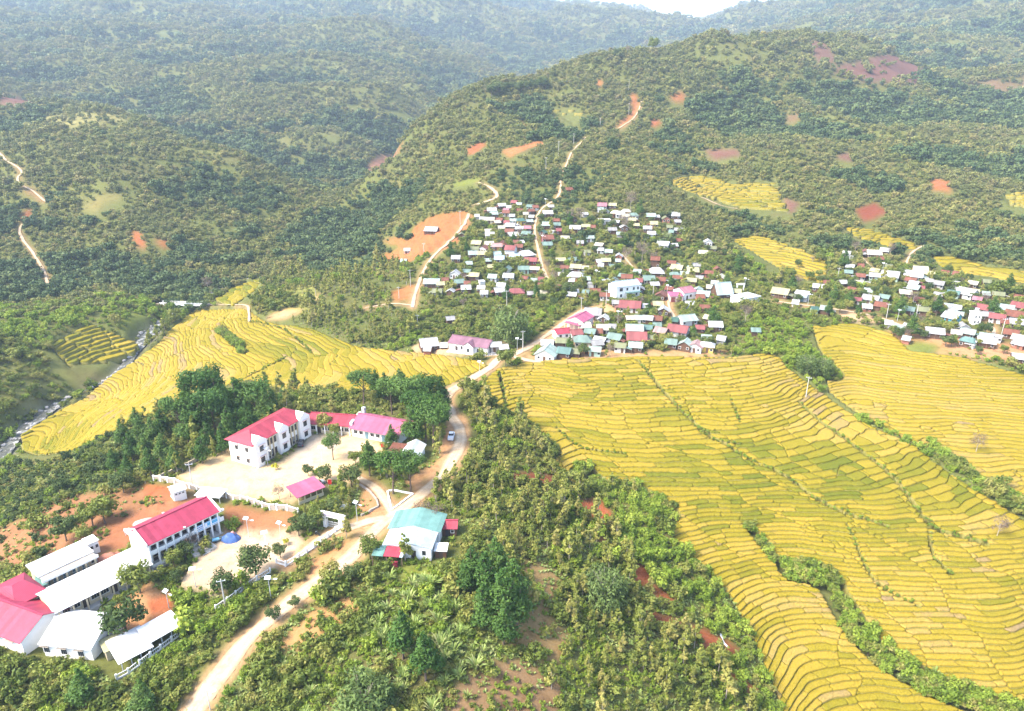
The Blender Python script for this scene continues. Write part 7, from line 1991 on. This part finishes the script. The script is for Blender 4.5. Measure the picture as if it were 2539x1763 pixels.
scatter_stuff("cane_grass", "tall arching cane grass covering the near slope", CANE, A_[:, :3], A_[:, 3], A_[:, 4], rng.integers(0, len(CANE), len(A_)))
# low undergrowth near the camera
X_, Y_, R_ = candidates(.0068, 78, 330, .85)
hz_ = H(X_, Y_, Zg); ng_ = raster(NOGROW, X_, Y_)
ok = (rng.random(len(X_)) > ng_ * 1.02) & (rng.random(len(X_)) < .9) & visible(X_, Y_, hz_, R_, 1)
sxp, syp, _ = screen(X_, Y_, hz_); ok &= (sxp > -200) & (sxp < 2740) & (syp < 1960)
idx = [i for i in np.nonzero(ok)[0] if not EG.hit(X_[i], Y_[i], -.9)]
nv_ = fbm(X_[idx], Y_[idx], 12, 2, 66)
var = np.where(nv_ > .15, 1, np.where(nv_ > -.05, 0, np.where(nv_ > -.25, 3, 2)))
var = np.where(rng.random(len(idx)) < .3, rng.integers(0, 4, len(idx)), var)
scatter_stuff("undergrowth", "low grass and weeds covering the near slopes", UNDER, np.stack([X_[idx], Y_[idx], hz_[idx] - .03], 1), rng.uniform(.6, 1.35, len(idx)), rng.random(len(idx)) * 6.28, var)
print("undergrowth", len(idx))
# far hillsides
def forest_variant(mat, i):
    me = FOREST[i].copy(); me.materials.clear(); me.materials.append(MATS[mat]); return me
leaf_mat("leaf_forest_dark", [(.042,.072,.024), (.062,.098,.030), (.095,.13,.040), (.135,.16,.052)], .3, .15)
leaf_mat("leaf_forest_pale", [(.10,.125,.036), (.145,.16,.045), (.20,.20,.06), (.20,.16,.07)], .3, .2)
FM = [forest_variant("leaf_forest", i) for i in range(5)] + [forest_variant("leaf_forest_dark", i) for i in (0, 1, 2)] + [forest_variant("leaf_forest_pale", i) for i in (2, 3, 4)]
c1_ = candidates(.0054, 400, 1300, 2.0); c2_ = candidates(.0046, 1300, 5200, 2.2)
X_, Y_, R_ = [np.concatenate(q_) for q_ in zip(c1_, c2_)]
CS_ = np.where(R_ < 1300, .0054, .0046)
hz_ = H(X_, Y_, Zg); ng_ = raster(NOGROW, X_, Y_)
n1 = fbm(X_, Y_, 130, 3, 71); n2 = fbm(X_, Y_, 30, 2, 72)
ok = ((ng_ < .5) | ((ng_ < .93) & (rng.random(len(X_)) < .16))) & (rng.random(len(X_)) < np.clip(.74 + .7 * n2 + .35 * n1, .28, 1)) & visible(X_, Y_, hz_, R_, 10)
sxp, syp, _ = screen(X_, Y_, hz_); ok &= (sxp > -200) & (sxp < 2740)
idx = np.array([i for i in np.nonzero(ok)[0] if R_[i] > 480 or not EG.hit(X_[i], Y_[i], 1.0)])
u, v = grid_uv(X_[idx], Y_[idx]); 
# hollows get larger, darker-leaved trees, bulges paler ones: relief shading painted in leaf colour
lap = np.gradient(np.gradient(Z_BASE, axis=0), axis=0)
def boxblur(a, k, ax):
    c = np.cumsum(np.pad(a, [(k + 1, k) if i == ax else (0, 0) for i in range(2)], mode='edge'), axis=ax)
    n = a.shape[ax]; hi = np.take(c, np.arange(2 * k + 1, 2 * k + 1 + n), axis=ax); lo = np.take(c, np.arange(0, n), axis=ax)
    return (hi - lo) / (2 * k + 1)
ZB_ = boxblur(boxblur(Z_BASE, 22, 0), 14, 1)
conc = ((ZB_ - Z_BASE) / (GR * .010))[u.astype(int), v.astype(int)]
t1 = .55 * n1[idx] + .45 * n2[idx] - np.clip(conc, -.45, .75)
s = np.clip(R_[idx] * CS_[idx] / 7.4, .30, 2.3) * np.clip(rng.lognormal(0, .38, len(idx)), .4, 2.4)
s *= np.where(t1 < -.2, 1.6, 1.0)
var = np.where(t1 < -.2, rng.integers(5, 8, len(idx)), np.where(t1 > .22, rng.integers(8, 11, len(idx)), rng.integers(0, 5, len(idx))))  # leaf tone follows patch noise plus the painted relief shading
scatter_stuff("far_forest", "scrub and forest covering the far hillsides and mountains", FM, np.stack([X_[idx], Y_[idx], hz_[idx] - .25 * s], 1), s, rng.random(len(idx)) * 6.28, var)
print("forest", len(idx))
# ------------------------------------------------------------------ the air of the valley
def build_haze():
    zmin = float(Zg.min()) - 1.0 - 12; zmax = float(Zg.max()) + 60
    V, F = box_vf(-6200, 6200, -200, 6300, zmin, zmax)
    m = bpy.data.materials.new("haze"); m.use_nodes = True; nt = m.node_tree; nt.nodes.clear()
    out = nt.nodes.new("ShaderNodeOutputMaterial"); pv = nt.nodes.new("ShaderNodeVolumePrincipled")
    pv.inputs["Color"].default_value = (.66, .82, 1.0, 1); pv.inputs["Density"].default_value = HAZE_D; pv.inputs["Anisotropy"].default_value = 0.1
    nt.links.new(pv.outputs[0], out.inputs["Volume"])
    tag(link("haze", mesh_data("haze", V, F, (m,))), "pale blue haze filling the valley", kind='stuff')
HAZE_D = 0.00014
build_ground(); build_roads(); build_river(); build_haze()
